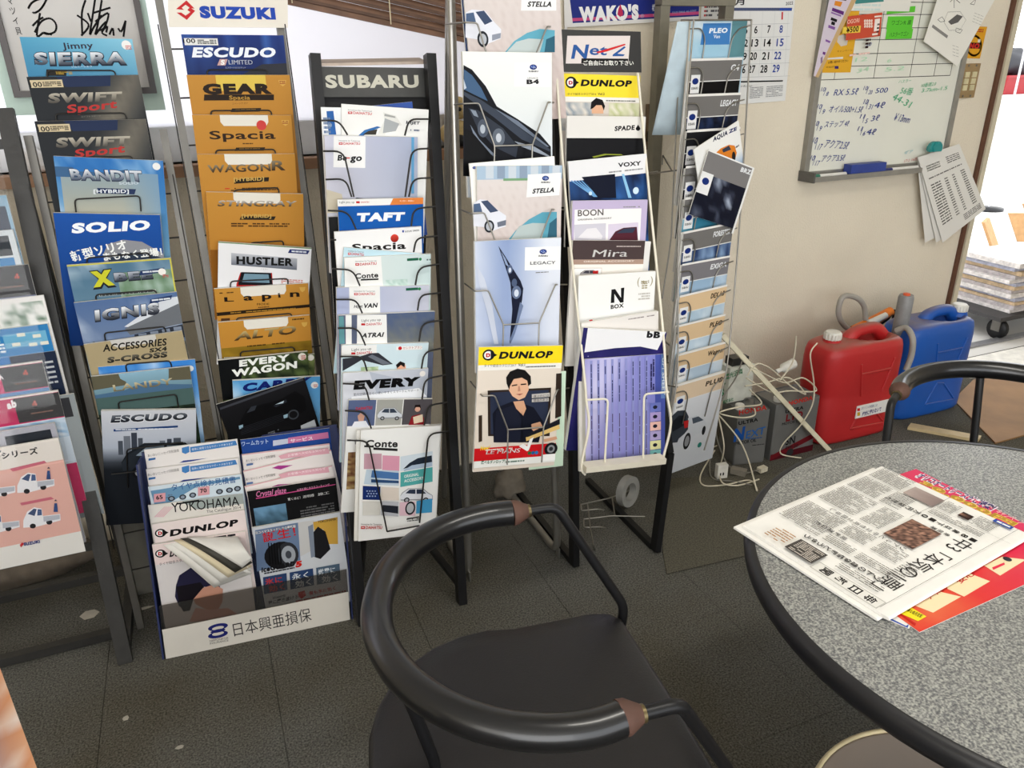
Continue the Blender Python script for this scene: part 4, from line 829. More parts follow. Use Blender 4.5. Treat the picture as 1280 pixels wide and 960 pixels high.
b.q((22,24,32),(84,355),(130,380),(205,470),(265,580),(380,650),(500,730),(560,800),(562,990),(82,960)); b.q((80,108,140),(86,378),(130,410),(180,480),(216,552),(150,520),(86,488)); b.q((196,206,216),(84,430),(100,480),(86,490)); b.q((70,78,92),(86,500),(180,545),(260,600),(420,720),(556,815),(556,828),(400,760),(250,640),(86,520)); b.q((120,130,146),(250,590),(380,660),(550,800),(540,802),(370,680)); b.q((60,66,78),(110,590),(160,600),(300,700),(380,800),(370,860),(250,800),(160,700)); b.q((150,160,174),(120,596),(150,604),(165,640),(140,630)); b.disc((96,104,118),190,700,30,44); b.disc((190,198,208),188,704,14,22); b.disc((110,118,130),275,750,34,44); b.disc((200,206,214),275,752,15,22); b.q((130,140,156),(120,680),(170,760),(260,850),(250,856),(150,770)); b.q((8,9,12),(90,700),(130,720),(240,850),(250,960),(90,960)); b.q((160,168,180),(360,770),(470,800),(552,850),(552,858),(400,800))
wire4(ZL, ((35,570,-.05),(80,566,.035),(170,563,.035),(255,797,.03),(252,900,.026)), ((606,560,-.05),(545,557,.035),(460,790,.03),(458,880,.026)), ((255,797,.031),(460,790,.031)))
Z(*ZM)
b = brochure(R4, 'blank white brochure edge above the cobbles brochure, tube rack', (110,18),(555,-20), t=.004, group=G4, d=.034, k=.12); b.full((240,238,234)); subaru(b,138,40,11,False)
b = brochure(R4, 'pale brochure with white car on cobbles, lower of two in the tube rack', (150,32),(596,28), t=.008, group=G4, d=.042, k=.12)
stella(b,0); stella_cover(b,0); b.q((238,238,238),(416,76),(590,66),(580,184),(408,195)); subaru(b,508,95,18); b.t('STELLA',438,174,552,166,24,(34,34,38),.04,.35)
b.q((226,228,236),(133,225),(165,205),(205,210),(255,258),(302,290),(300,345),(215,375),(190,350),(133,345)); b.q((74,88,116),(170,215),(205,210),(262,266),(220,275)); b.q((90,110,140),(133,230),(165,225),(178,270),(133,272)); b.disc((44,48,56),214,346,26,30); b.disc((190,194,202),214,346,17,21); b.q((120,126,140),(255,325),(302,312),(300,340),(258,350))
b.q((104,170,190),(310,420),(350,370),(420,310),(490,272),(566,270),(566,420)); b.q((186,198,198),(322,420),(370,345),(440,328),(510,330),(485,420)); b.q((60,110,130),(515,420),(528,330),(566,300),(566,420))
wire4(ZM, ((62,258,-.06),(120,280,.048),(190,275,.048),(248,425,.044)), ((612,258,-.06),(540,258,.048),(478,420,.044)))
b = brochure(R4, 'silver-blue brochure with a close-up headlamp, tube rack', (140,425),(590,405), t=.010, group=G4, d=.056, k=.12)
b.full(lambda x,y: mixc(mixc((150,168,204),(226,230,238),abs(x-.35)*2+.1*cloud(x,y,3,1)),(190,198,220),y*.4)); b.q((240,240,240),(402,456),(588,450),(586,572),(400,576)); subaru(b,496,478,19); b.t('LEGACY',428,546,560,542,16,(60,60,66),.01); b.lines((130,130,134),.7,.36,.86,.375,1)
b.q((28,34,58),(262,448),(290,490),(340,570),(378,630),(392,670),(386,730),(360,840),(320,960),(335,780),(325,640),(300,560)); b.q((150,166,196),(275,475),(300,515),(318,560),(300,545)); b.disc((96,110,140),322,570,14,22); b.disc((206,214,226),322,574,7,12); b.disc((110,124,152),356,690,24,32); b.disc((210,218,230),356,694,12,18); b.disc((90,104,132),345,640,14,20); b.q((120,134,164),(375,740),(392,760),(350,900),(325,960),(322,935),(350,860))
b.q((206,212,226),(145,540),(190,620),(230,760),(262,960),(240,960),(200,780),(160,640))
wire4(ZM, ((88,645,-.06),(140,685,.062),(210,680,.062),(290,860,.06),(286,980,.056)), ((620,650,-.06),(560,650,.062),(475,850,.06),(472,980,.056)), ((290,860,.061),(475,850,.061)))
Z(*ZN)
b = brochure(R4, 'mint flyer edge right of the yellow-topped brochure with a seated man', (300,150),(440,140), H=.232, t=.002, group=G4, d=.06, k=.05); b.full((206,226,206))
b = brochure(R4, 'yellow-topped brochure with a man holding a book, lowest in the tube rack', (92,45),(428,38), t=.007, group=G4, d=.075, k=.08, H=.29)
b.full(lambda x,y: (226,216,204)); b.n((244,218,40),0,0,1,.2); b.n((236,234,228),0,.2,1,.26)
def dunlop(b, x, y, w_, h, col=BK, sl=0, dcol=(200,40,50)):
    b.disc(BK, x, y, h*.9, h*.8); b.disc(WH, x-h*.05, y, h*.62, h*.55); b.t('D', x-h*.4, y+h*.28, x+h*.25, y+h*.28, h*.55, dcol, .07); b.q(BK,(x+h*.3,y-h*.55),(x+h*1.3,y+sl*.06),(x+h*.3,y+h*.55))
    b.t('DUNLOP', x+h*1.5, y+h*.5, x+w_*.97, y+h*.5+sl, h*1.0, col, .055, .25)
dunlop(b,130,76,260,27,BK,-4); b.t('タイヤ総合カタログ2017',112,124,240,122,12,(50,50,50)); b.t('Vol.1',248,121,275,120,12,(50,50,50),.02); b.lines((120,120,116),.56,.222,.93,.245,1,dens=24)
b.q((60,48,40),(126,218),(380,206),(374,400),(128,400)); b.q((54,62,84),(136,226),(370,215),(364,392),(138,392)); b.q((60,48,40),(400,150),(422,148),(420,320),(396,330)); b.q((70,56,46),(90,318),(104,316),(104,420),(90,425))
b.q((26,30,46),(150,425),(146,310),(165,285),(222,262),(262,268),(310,285),(350,345),(330,425)); b.q((214,170,140),(228,262),(270,258),(280,290),(268,318),(240,290)); b.q((226,184,156),(206,180),(225,160),(265,155),(290,175),(290,215),(275,245),(250,256),(225,240),(210,215)); b.q((26,22,22),(202,190),(200,165),(215,142),(245,130),(275,136),(298,160),(300,190),(288,200),(284,178),(262,166),(230,172),(215,200),(212,215)); b.q((50,36,32),(222,196),(244,192),(244,197),(222,201)); b.q((50,36,32),(258,191),(280,189),(280,194),(258,196)); b.q((196,146,124),(248,200),(254,200),(257,220),(246,221)); b.q((170,96,88),(238,232),(268,229),(254,237)); b.q((36,40,58),(160,300),(230,275),(262,330),(258,425),(150,425)); b.q((16,20,34),(262,300),(270,425),(256,425))
b.q((214,170,140),(300,352),(335,342),(345,360),(312,384),(302,372)); b.q((226,196,130),(278,405),(410,346),(414,370),(280,420)); b.q((36,38,46),(286,390),(414,330),(414,352),(284,404)); b.q((214,170,140),(350,412),(400,400),(404,412),(352,424)); b.q((196,192,188),(302,232),(374,226),(374,242),(302,248)); b.q((196,192,188),(302,252),(370,247),(370,260),(302,264)); b.t('選ぶのには',308,246,370,241,10,(70,66,62)); b.t('理由がある',308,262,366,257,10,(70,66,62))
b.n((206,34,42),0,1.15,1,1.32); b.n((238,238,234),0,1.3,1,1.38); b.t('New!',96,456,132,452,16,(250,220,70),.02,.2); b.lines((240,220,210),.13,1.165,.46,1.185,1,.8,dens=20); b.t('LE MANS',118,472,252,464,17,WH,.06,.25); b.t('V',256,474,315,436,34,WH,.05,.3)
for i,c_ in enumerate(((60,120,70),(50,110,160),(60,130,190),(200,60,60))): b.disc(c_,292+i*14,467-i*1,7)
b.disc((30,30,34),378,450,26,24); b.disc((150,152,156),378,450,15,15); b.disc((60,62,66),378,450,8,8); b.t('選べるダンロップ!',98,510,194,504,13,(40,110,80),.02); b.lines((120,140,130),.38,1.32,.62,1.35,1); b.n((250,250,248),.82,1.28,1,1.36)
wire4(ZN, ((58,182,-.06),(105,240,.083),(155,238,.083),(208,375,.083),(205,515,.083)), ((452,208,-.06),(405,215,.083),(350,365,.083),(343,505,.083)), ((208,375,.084),(350,365,.084)))
# ---- cream wire rack
G6 = 'brochures in the cream wire rack'
Z(680,0,3.84)
b = brochure(R6, 'yellow-topped brochure with dark-haired head, topmost in the cream rack', (84,352),(462,364), t=.006, group=G6, d=.012, k=.2)
b.full((214,206,198)); b.n((240,220,70),0,0,1,.24); b.n((236,234,228),0,.24,1,.29); dunlop(b,130,396,296,30,BK,4); b.t('タイヤ総合カタログ2016',112,456,250,456,11,(60,60,60)); b.t('Vol.2',258,456,290,456,11,(60,60,60),.02); b.lines((120,120,116),.56,.265,.95,.285,1,dens=24)
b.grid(leafy((150,160,170),(226,220,210),6),0,.3,.4,.6,8,6); b.grid(leafy((190,196,150),(226,222,210),6),.6,.3,1,.6,8,6); b.q((222,180,150),(228,545),(228,500),(256,484),(284,500),(284,545)); b.q((26,22,22),(222,525),(226,490),(250,470),(280,480),(292,510),(286,530),(276,505),(250,505),(234,520))
b = brochure(R6, 'white and black brochure with a small spade symbol, cream rack', (110,555),(488,560), t=.008, group=G6, d=.022, k=.2)
b.full((24,24,28)); b.n((226,224,220),0,0,1,.235); b.t('SPADE',338,628,434,622,22,(40,38,40),.05,.15); b.disc((30,28,30),446,618,6); b.disc((30,28,30),456,618,6); b.q((30,28,30),(441,614),(451,598),(461,614)); b.q((30,28,30),(449,618),(453,618),(456,628),(446,628)); b.q((160,170,70),(230,752),(290,738),(370,740),(380,746),(300,744),(240,758))
b = brochure(R6, 'white-topped brochure with blue night city arches, cream rack', (116,775),(492,737), t=.007, group=G6, d=.034, k=.2)
b.full(lambda x,y: mixc((20,34,66),(60,110,170),max(0,.5+cloud(x,y,4,2)))); b.n((230,230,232),0,0,1,.215); b.t('VOXY',355,802,466,792,20,(50,50,54),.04); b.lines((150,150,152),.5,.15,.95,.175,1,dens=24)
for k_ in range(6): b.q((120,170,214),(126+k_*16,866-k_*1),(134+k_*16,866),(250+k_*4,945),(238+k_*4,945))
b.q((16,24,48),(180,850),(340,835),(346,950),(260,950)); b.q((150,196,226),(372,835),(384,835),(420,950),(404,950)); b.disc((206,226,240),440,915,14); b.disc((206,226,240),222,928,8)
Z(690,240,4.364)
b = brochure(R6, 'lavender brochure with white centre and a maroon car, cream rack', (112,48),(522,42), t=.008, group=G6, d=.04, k=.2)
b.full((196,184,212)); b.n((238,236,236),.03,.1,.92,1.3); b.t('BOON',140,132,280,126,34,(100,96,94),.02); b.t('ORIGINAL ACCESSORY',140,156,325,146,9,(110,106,104),.03); b.lines((150,150,152),.67,.07,.9,.09,1,dens=16); b.q((206,204,214),(120,178),(294,170),(292,262),(124,262)); b.q((226,224,228),(140,250),(190,200),(240,195),(275,240),(270,258)); b.q((214,206,222),(306,176),(470,165),(468,265),(305,265)); b.q((90,40,54),(310,265),(345,215),(390,195),(462,190),(468,265)); b.q((60,70,90),(350,225),(392,200),(456,196),(440,222))
b = brochure(R6, 'brochure with dark brown top band and white script title', (114,264),(508,266), t=.008, group=G6, d=.046, k=.2)
b.full((238,234,228)); b.n((84,70,70),0,0,1,.23); b.n((176,152,138),0,.23,1,.29); b.t('Mira',220,354,408,352,38,(240,240,238),.03,.2); b.lines((200,190,186),.6,.06,.95,.08,1,dens=18); b.t('ORIGINAL ACCESSORY',172,384,448,380,9,(230,220,210),.02); b.n((214,208,200),.03,.33,.42,.6); b.n((238,238,236),.04,.34,.41,.6); car(b,150,425,110,46,(170,166,166),(70,70,80)); b.q((190,44,44),(222,430),(252,428),(250,446),(222,446))
b = brochure(R6, 'thin white brochure edges right of the brown-band brochure', (200,262),(540,270), t=.004, group=G6, d=.036, k=.2); b.full((228,226,224))
b = brochure(R6, 'white brochure with a large black N, cream rack', (146,458),(566,432), t=.014, group=G6, d=.056, k=.2)
b.full((236,236,234)); b.q(BK,(324,532),(344,529),(376,576),(376,524),(394,521),(390,602),(372,604),(340,556),(340,604),(320,606)); b.t('BOX',320,638,392,628,22,(60,60,60),.04); b.lines((170,160,130),.82,.1,.9,.2,4,.6,dens=4); b.t('No.1',486,500,528,496,16,(150,140,110),.03); b.t('(',464,505,476,505,40,(170,160,130)); b.t(')',534,500,548,500,40,(170,160,130)); b.lines((196,192,186),.78,.24,.94,.33,3)
b = brochure(R6, 'thick pile of page tops above the navy starry brochure', (160,716),(580,650), t=.012, H=.2, group=G6, d=.06, k=.2); b.full((226,222,218)); b.disc((190,60,60),212,700,10,4); b.lines((150,140,140),.6,.03,.95,.05,1,dens=20)
b = brochure(R6, 'white-topped brochure with navy starry swirl, cream rack', (172,740),(626,765), t=.014, group=G6, d=.072, k=.2)
b.full(lambda x,y: mixc((40,40,96),(60,52,120),.5+cloud(x,y,6,4))); b.ng((232,232,234),(.05,0),(.99,0),(.92,.2),(.7,.17),(.4,.2),(.05,.26)); b.t('bB',515,792,588,796,34,(30,30,34),.06); b.ng((24,26,70),(.3,.4),(.6,.28),(.95,.26),(.9,.32),(.6,.36),(.45,.5)); 
for i in range(14): b.disc((190,186,226),.1+.8*((i*37)%17)/17,.3+.25*((i*13)%11)/11,.005,ab=True,n=6)
Z(700,400,3.0)
b = brochure(R6, 'lilac printed table sheet in the lowest pocket of the cream rack', (93,147),(395,127), t=.008, group=G6, d=.068, k=.05, H=.268)
b.full(lambda x,y: mixc(mixc((160,156,206),(208,204,230),max(0,math.sin(x*5+y*3))),(110,120,196),x*.5)); b.n((84,96,170),.87,.0,1,1.2); b.n((110,140,190),.945,.0,1,.5)
for i in range(9): b.n((150,154,204),.06+i*.085,.02,.09+i*.085,1.19); b.lines((60,60,110),.065+i*.085,.06,.085+i*.085,.5,1,.6,True,14); b.lines((90,70,110),.065+i*.085,.62,.085+i*.085,1.17,1,.5,True,10)
b.lines((50,50,100),.8,.05,.86,.4,2,.6,True,14)
for i,c_ in enumerate(((120,130,196),(176,160,206),(226,186,176),(176,166,206),(222,220,170),(140,200,200))): b.n(c_,.8,.54+i*.108,.94,.64+i*.108); b.disc((40,42,60),.865,.59+i*.108,.03,.022,ab=True,n=8)
b.t('UP! SHEET',376,132,372,250,.009,(206,224,240),.04) if 0 else None
b.txt('UP! SHEET', b.N(.953,.04), b.N(.953,.46), .008, (220,230,240), .03)
copies(b, 2, 'spare lilac table sheet behind the front one', G6, .004)
# ---- narrow silver rack
G7 = 'brochures in the narrow silver rack'
def hook7(b):
    for pts in (((-.04,.08),(.16,.08),(.24,.2),(.2,.62)), ((1.06,.06),(.84,.09),(.72,.2),(.66,.62))):
        MB().tube(fillet([b.o+b.u*q[0]+b.v*q[1]+b.nn*.005 for q in (b.N(*p_) for p_ in pts)], .015, 4), .0019, 6).build('wire_hook', WIRES, r7)
def sub7(label, TL, TR, top, pic, title, tx, n=2, lab2=None, tcol=(230,232,234), **kw):
    b = brochure(R7, label, TL, TR, t=.003, group=G7, d=kw.pop('d', .006), k=.26, **kw)
    b.full(pic); b.n(top,0,0,1,.26); b.n((232,232,230),.0,.25,1,.262)
    b.n((236,236,236),.03,.17,.2,.4); b.disc((34,60,130),.115,.25,.06,.04,ab=True); b.tn('SUBARU',.05,.35,.18,.03,(60,60,60),.03)
    b.tn(title, tx, .13, .95, .075, tcol, .04, .15); b.n((238,236,232),0,-.03,1,0)
    if n: copies(b, n, 'spare copy behind the ' + ' '.join(label.split(',')[0].split()[:9]), G7, .0015)
    hook7(b); return b
GR = (128,126,124)
Z(800,0,3.692)
b = brochure(R7, 'light blue sky brochure, topmost in the narrow silver rack', (238,98),(496,92), t=.004, group=G7, d=.006, k=.26)
b.full(sky((150,196,220),(226,236,242),seed=5)); b.q((80,140,200),(292,108),(420,106),(412,205),(278,207)); b.t('PLEO',318,152,402,150,22,(232,240,246),.05,.15); b.t('Van',338,176,368,176,16,(232,240,246),.02); b.grid(leafy((70,120,130),(150,190,196),8),.72,0,1,.42,8,8); b.ng((60,110,180),(.6,.66),(.9,.56),(.9,.62),(.62,.72)); hook7(b)
mb = MB().sheet(lambda s_,t_: b.o + b.v*(b.H*(1-t_)) - b.nn*(.008+.05*s_*t_) - b.u*(.045*s_+.02*t_*s_), 6, 8); o = mb.build('brochure', mat('pale_blue_page', (196,214,224), .6, var=.1, scale=20), loc=b.o); tag(o, 'pale blue page drooping left of the topmost narrow-rack brochure', 'brochure', G7)
b = sub7('grey-topped black-picture brochure, second in the narrow silver rack', (236,282),(472,276), GR, (20,20,24), 'G4', .78)
b = sub7('grey-topped brochure with starry navy picture, third in the narrow rack', (222,447),(464,438), GR, leafy((16,22,40),(50,66,100),10), 'LEGACY', .62)
b = sub7('dark brochure mostly hidden behind the bent orange-car brochure', (216,612),(462,596), (40,40,44), (26,28,34), ' - ', .7, n=1)
b = brochure(R7, 'bent white brochure with an orange hatchback, narrow silver rack', (248,690),(455,556), t=.003, H=.2, group=G7, d=.04, k=.2)
b.full(lambda x,y: mixc((240,240,238),(120,160,206),max(0,(y-.42)*2.6))); b.t('AQUA',336,654,404,620,20,(40,50,80),.05,.25); b.t('ZE',408,616,446,600,16,(40,60,120),.06,.2); b.lines((110,110,116),.4,.32,.95,.36,1,dens=20); b.q((222,140,50),(345,710),(372,685),(410,668),(436,672),(446,705),(440,730),(400,742)); b.q((60,70,90),(378,690),(410,672),(420,690),(384,704)); b.disc((40,40,44),432,722,8,14)
b = sub7('grey-topped brochure behind the crooked one, fifth in the narrow rack', (210,778),(462,752), GR, (22,24,32), ' ', .9, n=1)
b = brochure(R7, 'crooked grey-topped brochure with dark sky sticking out to the right', (318,690),(528,775), t=.003, H=.18, group=G7, d=.05, k=.2)
b.full(lambda x,y: mixc((26,30,48),(180,190,206),max(0,cloud(x,y,4,7)*1.5*(x+.3)))); b.n((136,134,134),0,0,1,.32); b.n((238,238,236),0,0,1,.02); b.n((238,238,236),.96,0,1,1); b.n((236,236,236),0,.3,.24,.6); b.disc((34,60,130),.12,.42,.07,.05,ab=True); b.t('BRZ',462,790,508,806,20,(230,232,234),.05,.1)
Z(810,240,4.8)
b = sub7('grey-topped brochure with teal sky picture, narrow rack', (222,48),(524,12), GR, sky((50,130,160),(150,196,206),seed=2), 'TREZIA', .62)
b = sub7('grey-topped brochure with blue window panes, narrow rack', (213,252),(512,192), GR, lambda x,y: mixc((60,80,120),(150,176,206),max(0,cloud(x,y,5,3))+(.5 if int(x*9)%2 else 0)), 'FORESTER', .6)
b = sub7('grey-topped brochure with pale sea horizon, narrow rack', (204,444),(490,392), (136,134,138), sky((150,180,206),(206,216,226),seed=9), 'EXIGA', .6)
BE = (226,200,164)
b = sub7('tan-topped brochure with cloud picture, upper of the tan ones', (190,634),(474,566), BE, sky((170,196,216),(230,232,232),seed=1), 'DEX 1.3', .66, tcol=(70,56,44))
b = sub7('tan-topped brochure with pale sky, second of the tan ones', (180,812),(462,742), BE, sky((190,210,226),(226,232,236),seed=11), 'PLEO', .68, tcol=(70,56,44))
Z(800,420,3.4286)
b = sub7('tan-topped brochure with blue-grey sky, third of the tan ones', (166,86),(366,32), BE, sky((176,196,214),(214,222,228),seed=12), 'Wagon', .62, tcol=(70,56,44))
b = sub7('lowest tan-topped brochure with a silver car seen from behind', (156,218),(366,156), (226,206,180), lambda x,y: mixc((226,228,232),(200,204,210),y), 'PLUS', .6, n=2, tcol=(70,56,44))
b.q((70,76,84),(128,350),(160,320),(195,318),(208,345),(205,400),(160,455),(122,460)); b.q((40,44,50),(134,372),(166,340),(195,342),(192,380),(140,410)); b.q((206,210,216),(205,352),(240,340),(270,352),(284,372),(282,410),(240,420),(190,470),(150,480),(165,440),(205,405)); b.q((90,100,112),(222,352),(250,344),(272,360),(226,376)); b.disc((40,42,46),200,450,14,26); b.disc((150,152,156),200,450,9,17); b.disc((40,42,46),272,404,7,14); b.q((190,50,50),(186,365),(208,360),(205,390),(190,396)); b.disc((60,140,130),254,466,8)
# ---- low floor stand
GF = 'leaflets in the low blue stand'
Z(160,530,3.2)
RF = Plane(onZ(152,940,0), -5, .16, .055)
rf = thing('leaflet_stand', 'low two-column blue and clear leaflet stand on the floor', 'stand', RF.o+V((.2,.05,0)))
NAVY = mat('navy_acrylic', (44,54,98), .3, var=.08, coat=.3)
wS = (RF.at(890,795)-RF.o).dot(RF.e); hL = (RF.at(62,103,-.055)-RF.o).dot(RF.g)-.008
MB().obox(RF.p(-.004,0,-.06), RF.e*(wS+.008), RF.g*(hL-.0), RF.n*-.004).build('back_panel', NAVY, rf)
for a in (-.004, wS): MB().obox(RF.p(a+(-.004 if a < 0 else .004),0,-.06), RF.e*.004, RF.g*(hL-.01), RF.n*.06).build('side_panel', NAVY, rf)
MB().obox(RF.p(wS*.5-.001,.06,-.058), RF.e*.002, RF.g*(hL-.06), RF.n*.052).build('divider', ACRYLIC, rf)
hl = (RF.at(147,822)-RF.o).dot(RF.g)
lip = MB().obox(RF.p(0,.0,-.003), RF.e*wS, RF.g*hl, RF.n*.003).build('front_lip', mat('lip_white', (214,210,202), .5, var=.05, scale=9), rf)
MB().obox(RF.p(0,hl,-.003), RF.e*wS, RF.g*.062, RF.n*.0025).build('clear_pocket', SMOKE, rf)
MB().obox(RF.p(0,hl,-.02), RF.e*wS, RF.g*.155, RF.n*.002).build('clear_pocket', ACRYLIC, rf) if 0 else None
p = Pr(lip, RF.o, RF.e, RF.g, wS, hl, names=('emblem','lettering'))
p.t('日本興亜損保',425,846,735,782,50,(62,60,60),0)
for cx,cy,s_ in ((360,812,1),(360,842,-1)):
    p.disc((44,50,120),cx,cy,40,16); p.disc((214,210,202),cx,cy+4*s_,24,8)
p.disc((44,50,120),360,827,30,8); p.t('NIPPONKOA',328,872,402,858,8,(110,108,106)); p.t('INSURANCE',328,882,402,868,8,(110,108,106))
def leaf(label, TL, TR, i, **kw): return brochure(RF, label, TL, TR, t=kw.pop('t',.003), d=-.05+.0085*i, k=kw.pop('k',.02), H=kw.pop('H',.21), group=GF, cat='leaflet', name='leaflet', **kw)
for j,(TL,TR) in enumerate((((64,104),(437,60)),((72,182),(441,136)))):
    b = leaf(('white leaflet with blue ribbon, rearmost in the left column','second white leaflet with blue ribbon in the left column')[j], TL, TR, j); b.full((234,230,228)); dy = j*77; b.t('あいおいニッセイ同和損保',80,132+dy,205,110+dy,11,(70,64,66),.0); b.q((70,120,176),(82,138+dy),(110,134+dy),(110,142+dy),(82,147+dy)); b.q((84,140,196),(215,95+dy),(245,88+dy),(246,112+dy),(230,120+dy),(216,114+dy)); b.q((84,140,196),(248,92+dy),(430,66+dy),(437,84+dy),(250,114+dy)); b.t('簡単に実現できるサポートがあります',256,106+dy,420,82+dy,9,(230,236,240)); b.q((60,80,150),(205,155+dy),(222,146+dy),(320,136+dy),(250,150+dy))
b = leaf('pale blue tyre-check leaflet with small tyre pictures, left column', (80,252),(453,200), 2); b.full((214,226,234)); b.ng((120,160,190),(.02,.05),(.98,.03),(.98,.06),(.5,.08),(.04,.3)); b.t('タイヤ点検お見積書',175,266,432,232,25,(50,100,156),.008); b.lines((110,130,150),.1,.12,.24,.17,2)
for x_,y_ in ((160,298),(205,292),(245,284),(352,270),(392,264),(424,258)): b.disc((60,66,76),x_+14,y_,14,12); b.disc((150,160,172),x_+14,y_,8,7)
for x_,y_,s_ in ((104,302,'65'),(280,275,'70')): b.q((222,170,176),(x_,y_-22),(x_+46,y_-28),(x_+46,y_+6),(x_,y_+12)); b.t(s_,x_+10,y_,x_+36,y_-4,16,(40,30,34),.03)
b = leaf('white tyre catalogue with thin black title and pink stripes', (80,326),(458,280), 3); b.full((228,224,218)); b.ng((170,178,176),(.35,.0),(1,-.0),(1,.12),(.5,.12)); b.t('YOKOHAMA',176,354,446,326,38,(40,36,38),.01); b.t('The Catalogue 2014',315,356,452,338,11,(90,84,84)); 
for k_ in range(5): b.q((226,190,196),(104+k_*8,372),(146+k_*8,330),(150+k_*8,330),(110+k_*8,372))
b.q((30,30,32),(196,316),(285,302),(284,310),(196,322))
b = leaf('pink-tinted white leaflet with heavy slanted title behind the fluttering pages', (94,402),(466,344), 4); b.full((236,224,222)); dunlop(b,130,436,318,25,(30,26,28),-44)
b = leaf('front leaflet in left column with the back of a dark-haired head', (96,484),(470,430), 5, H=.25, t=.006); FRONT_LEAF = b.ob; b.full((222,218,218)); b.n((236,220,218),0,0,1,.25); dunlop(b,130,518,150,24,(30,26,28),-10); b.t('タイヤ総合カタログ 2013',126,566,272,540,11,(80,76,78)); b.lines((40,40,44),.5,-.0,.9,.04,1)
b.q((52,50,78),(192,645),(205,605),(250,575),(310,572),(355,620),(372,660),(340,655),(300,650),(250,690),(240,730),(205,730),(188,690)); b.q((36,32,40),(192,650),(290,632),(310,660),(262,700),(248,745),(222,750),(205,720)); b.q((208,160,140),(300,655),(345,640),(380,660),(378,710),(362,740),(320,745),(270,720),(262,700)); b.q((222,178,166),(245,790),(270,735),(330,742),(400,735),(440,760),(300,790))
b = leaf('blue leaflet, rearmost in the right column', (449,64),(806,16), 0); b.full((44,84,158)); b.t('ワームカット',455,88,562,76,17,(190,206,230),.02); b.q((206,130,170),(640,55),(800,32),(803,56),(640,78)); b.q((200,206,220),(580,66),(640,58),(640,78),(580,88)); b.t('サービス',650,74,740,62,14,(240,230,236),.02)
for j,(TL,TR) in enumerate((((455,122),(806,78)),((460,188),(812,104)),((466,250),(816,166)))):
    b = leaf(('plain white leaflet edge in the right column','white leaflet with pale pink ribbon, right column','lower white leaflet with pink ribbon, right column')[j], TL, TR, 1+j*.8); b.full((236,230,228)); b.n((226,180,186),0,0,1,.012)
    if j:
        dy = (0,0,75)[j]; b.t('あいおいニッセイ同和損保',472,152+dy,590,132+dy,10,(80,74,76)); b.q((100,130,180),(474,160+dy),(500,156+dy),(500,163+dy),(474,168+dy)); b.q((226,176,188),(602,128+dy),(640,116+dy),(800,96+dy),(806,118+dy),(640,136+dy),(612,140+dy)) ; b.t('お客様へ大切なお知らせ',640,130+dy,790,106+dy,9,(250,238,240))
        b.q((176,70,150),(575,176+dy),(600,166+dy),(660,164+dy),(610,182+dy))
b = leaf('black leaflet with pink script title, right column', (476,270),(830,214), 4); b.full((26,26,28)); b.t('Crystal glaze',512,292,632,274,22,(226,140,186),.01,.2); b.q((206,90,150),(512,296),(830,240),(830,243),(512,300)); b.t('水滴を弾くガラスコーティング',676,268,806,246,9,(230,170,200)); b.grid(lambda x,y: mixc((120,160,190),(40,60,70),y+.4*cloud(x,y,5,2)),.04,.22,.4,.6,8,8); b.t('驚くほど！',640,306,690,298,10,(220,220,220)); b.t('透明感',700,296,745,288,10,(220,220,220)); b.t('施工',760,286,806,278,10,(220,220,220)); b.lines((110,110,112),.55,.3,.95,.5,6,.5,dens=16)
MB().obox(RF.p(wS*.5,.19,-.0135), RF.e*(wS*.5), RF.g*.075, RF.n*.002).build('clear_pocket', ACRYLIC, rf)
MB().obox(RF.p(0,.26,-.022), RF.e*(wS*.5), RF.g*.03, RF.n*.002).build('clear_pocket', ACRYLIC, rf)
b = leaf('front leaflet in right column with winter tyre and yellow car', (495,416),(848,352), 5, H=.25, t=.006); b.full((210,214,220)); b.q((120,140,170),(508,425),(680,394),(690,545),(516,590)); b.q((206,206,206),(680,394),(745,384),(745,500),(690,530)); b.q((206,168,82),(740,392),(838,372),(840,480),(800,480),(780,420),(745,425)); b.q((40,40,44),(735,440),(760,410),(790,430),(810,500),(770,540),(740,530)); b.q((140,150,166),(720,410),(740,400),(748,530),(732,535)); b.disc((36,36,40),612,525,66,62); b.disc((60,62,68),640,522,42,56); b.disc((170,176,184),642,522,28,40); b.disc((80,84,92),642,522,12,18)
for k_ in range(5): b.q((14,14,16),(560+k_*11,476),(564+k_*11,474),(572+k_*11,560),(566+k_*11,562))
b.t('ヨコハマスタッドレスの最新版',510,440,672,412,11,(240,240,240),.02,0,((30,40,70),.06)); b.t('誕生！',542,470,672,444,36,(206,40,46),.012); b.t('YOKOHAMA',760,396,832,384,10,(60,50,40),.02); b.t('iceGUARD',534,592,668,566,20,(30,30,34),.05,.15); b.t('5',670,572,695,567,22,(206,50,44),.07,.2); b.lines((70,74,84),.05,.58,.4,.61,1,dens=22)
for k_,(c1,w1,w2) in enumerate((((56,80,120),'氷に','効く'),((56,80,120),'永く','効く'),((90,110,130),'燃費に','効く'))):
    x_ = 540+k_*106; y_ = 612-k_*19; b.q(c1,(x_,y_),(x_+94,y_-17),(x_+98,y_+50),(x_+4,y_+68)); cc = ((200,70,60),(220,226,232),(220,226,232))[k_]; b.t(w1,x_+10,y_+30,x_+78,y_+18,24,cc,.02); b.t(w2,x_+24,y_+58,x_+88,y_+46,24,cc,.02)
b.t('bluearth',580,698,630,688,10,(90,96,104),.02); b.q((200,60,60),(680,672),(706,664),(712,684),(694,698),(682,690)); b.t('雪も氷に効く',725,682,830,660,14,(200,60,60),.02); b.t('更に磨き進ける',560,722,680,694,15,(90,94,104),.02,.2); b.lines((190,80,80),.35,1.02,.95,1.08,2,dens=20)
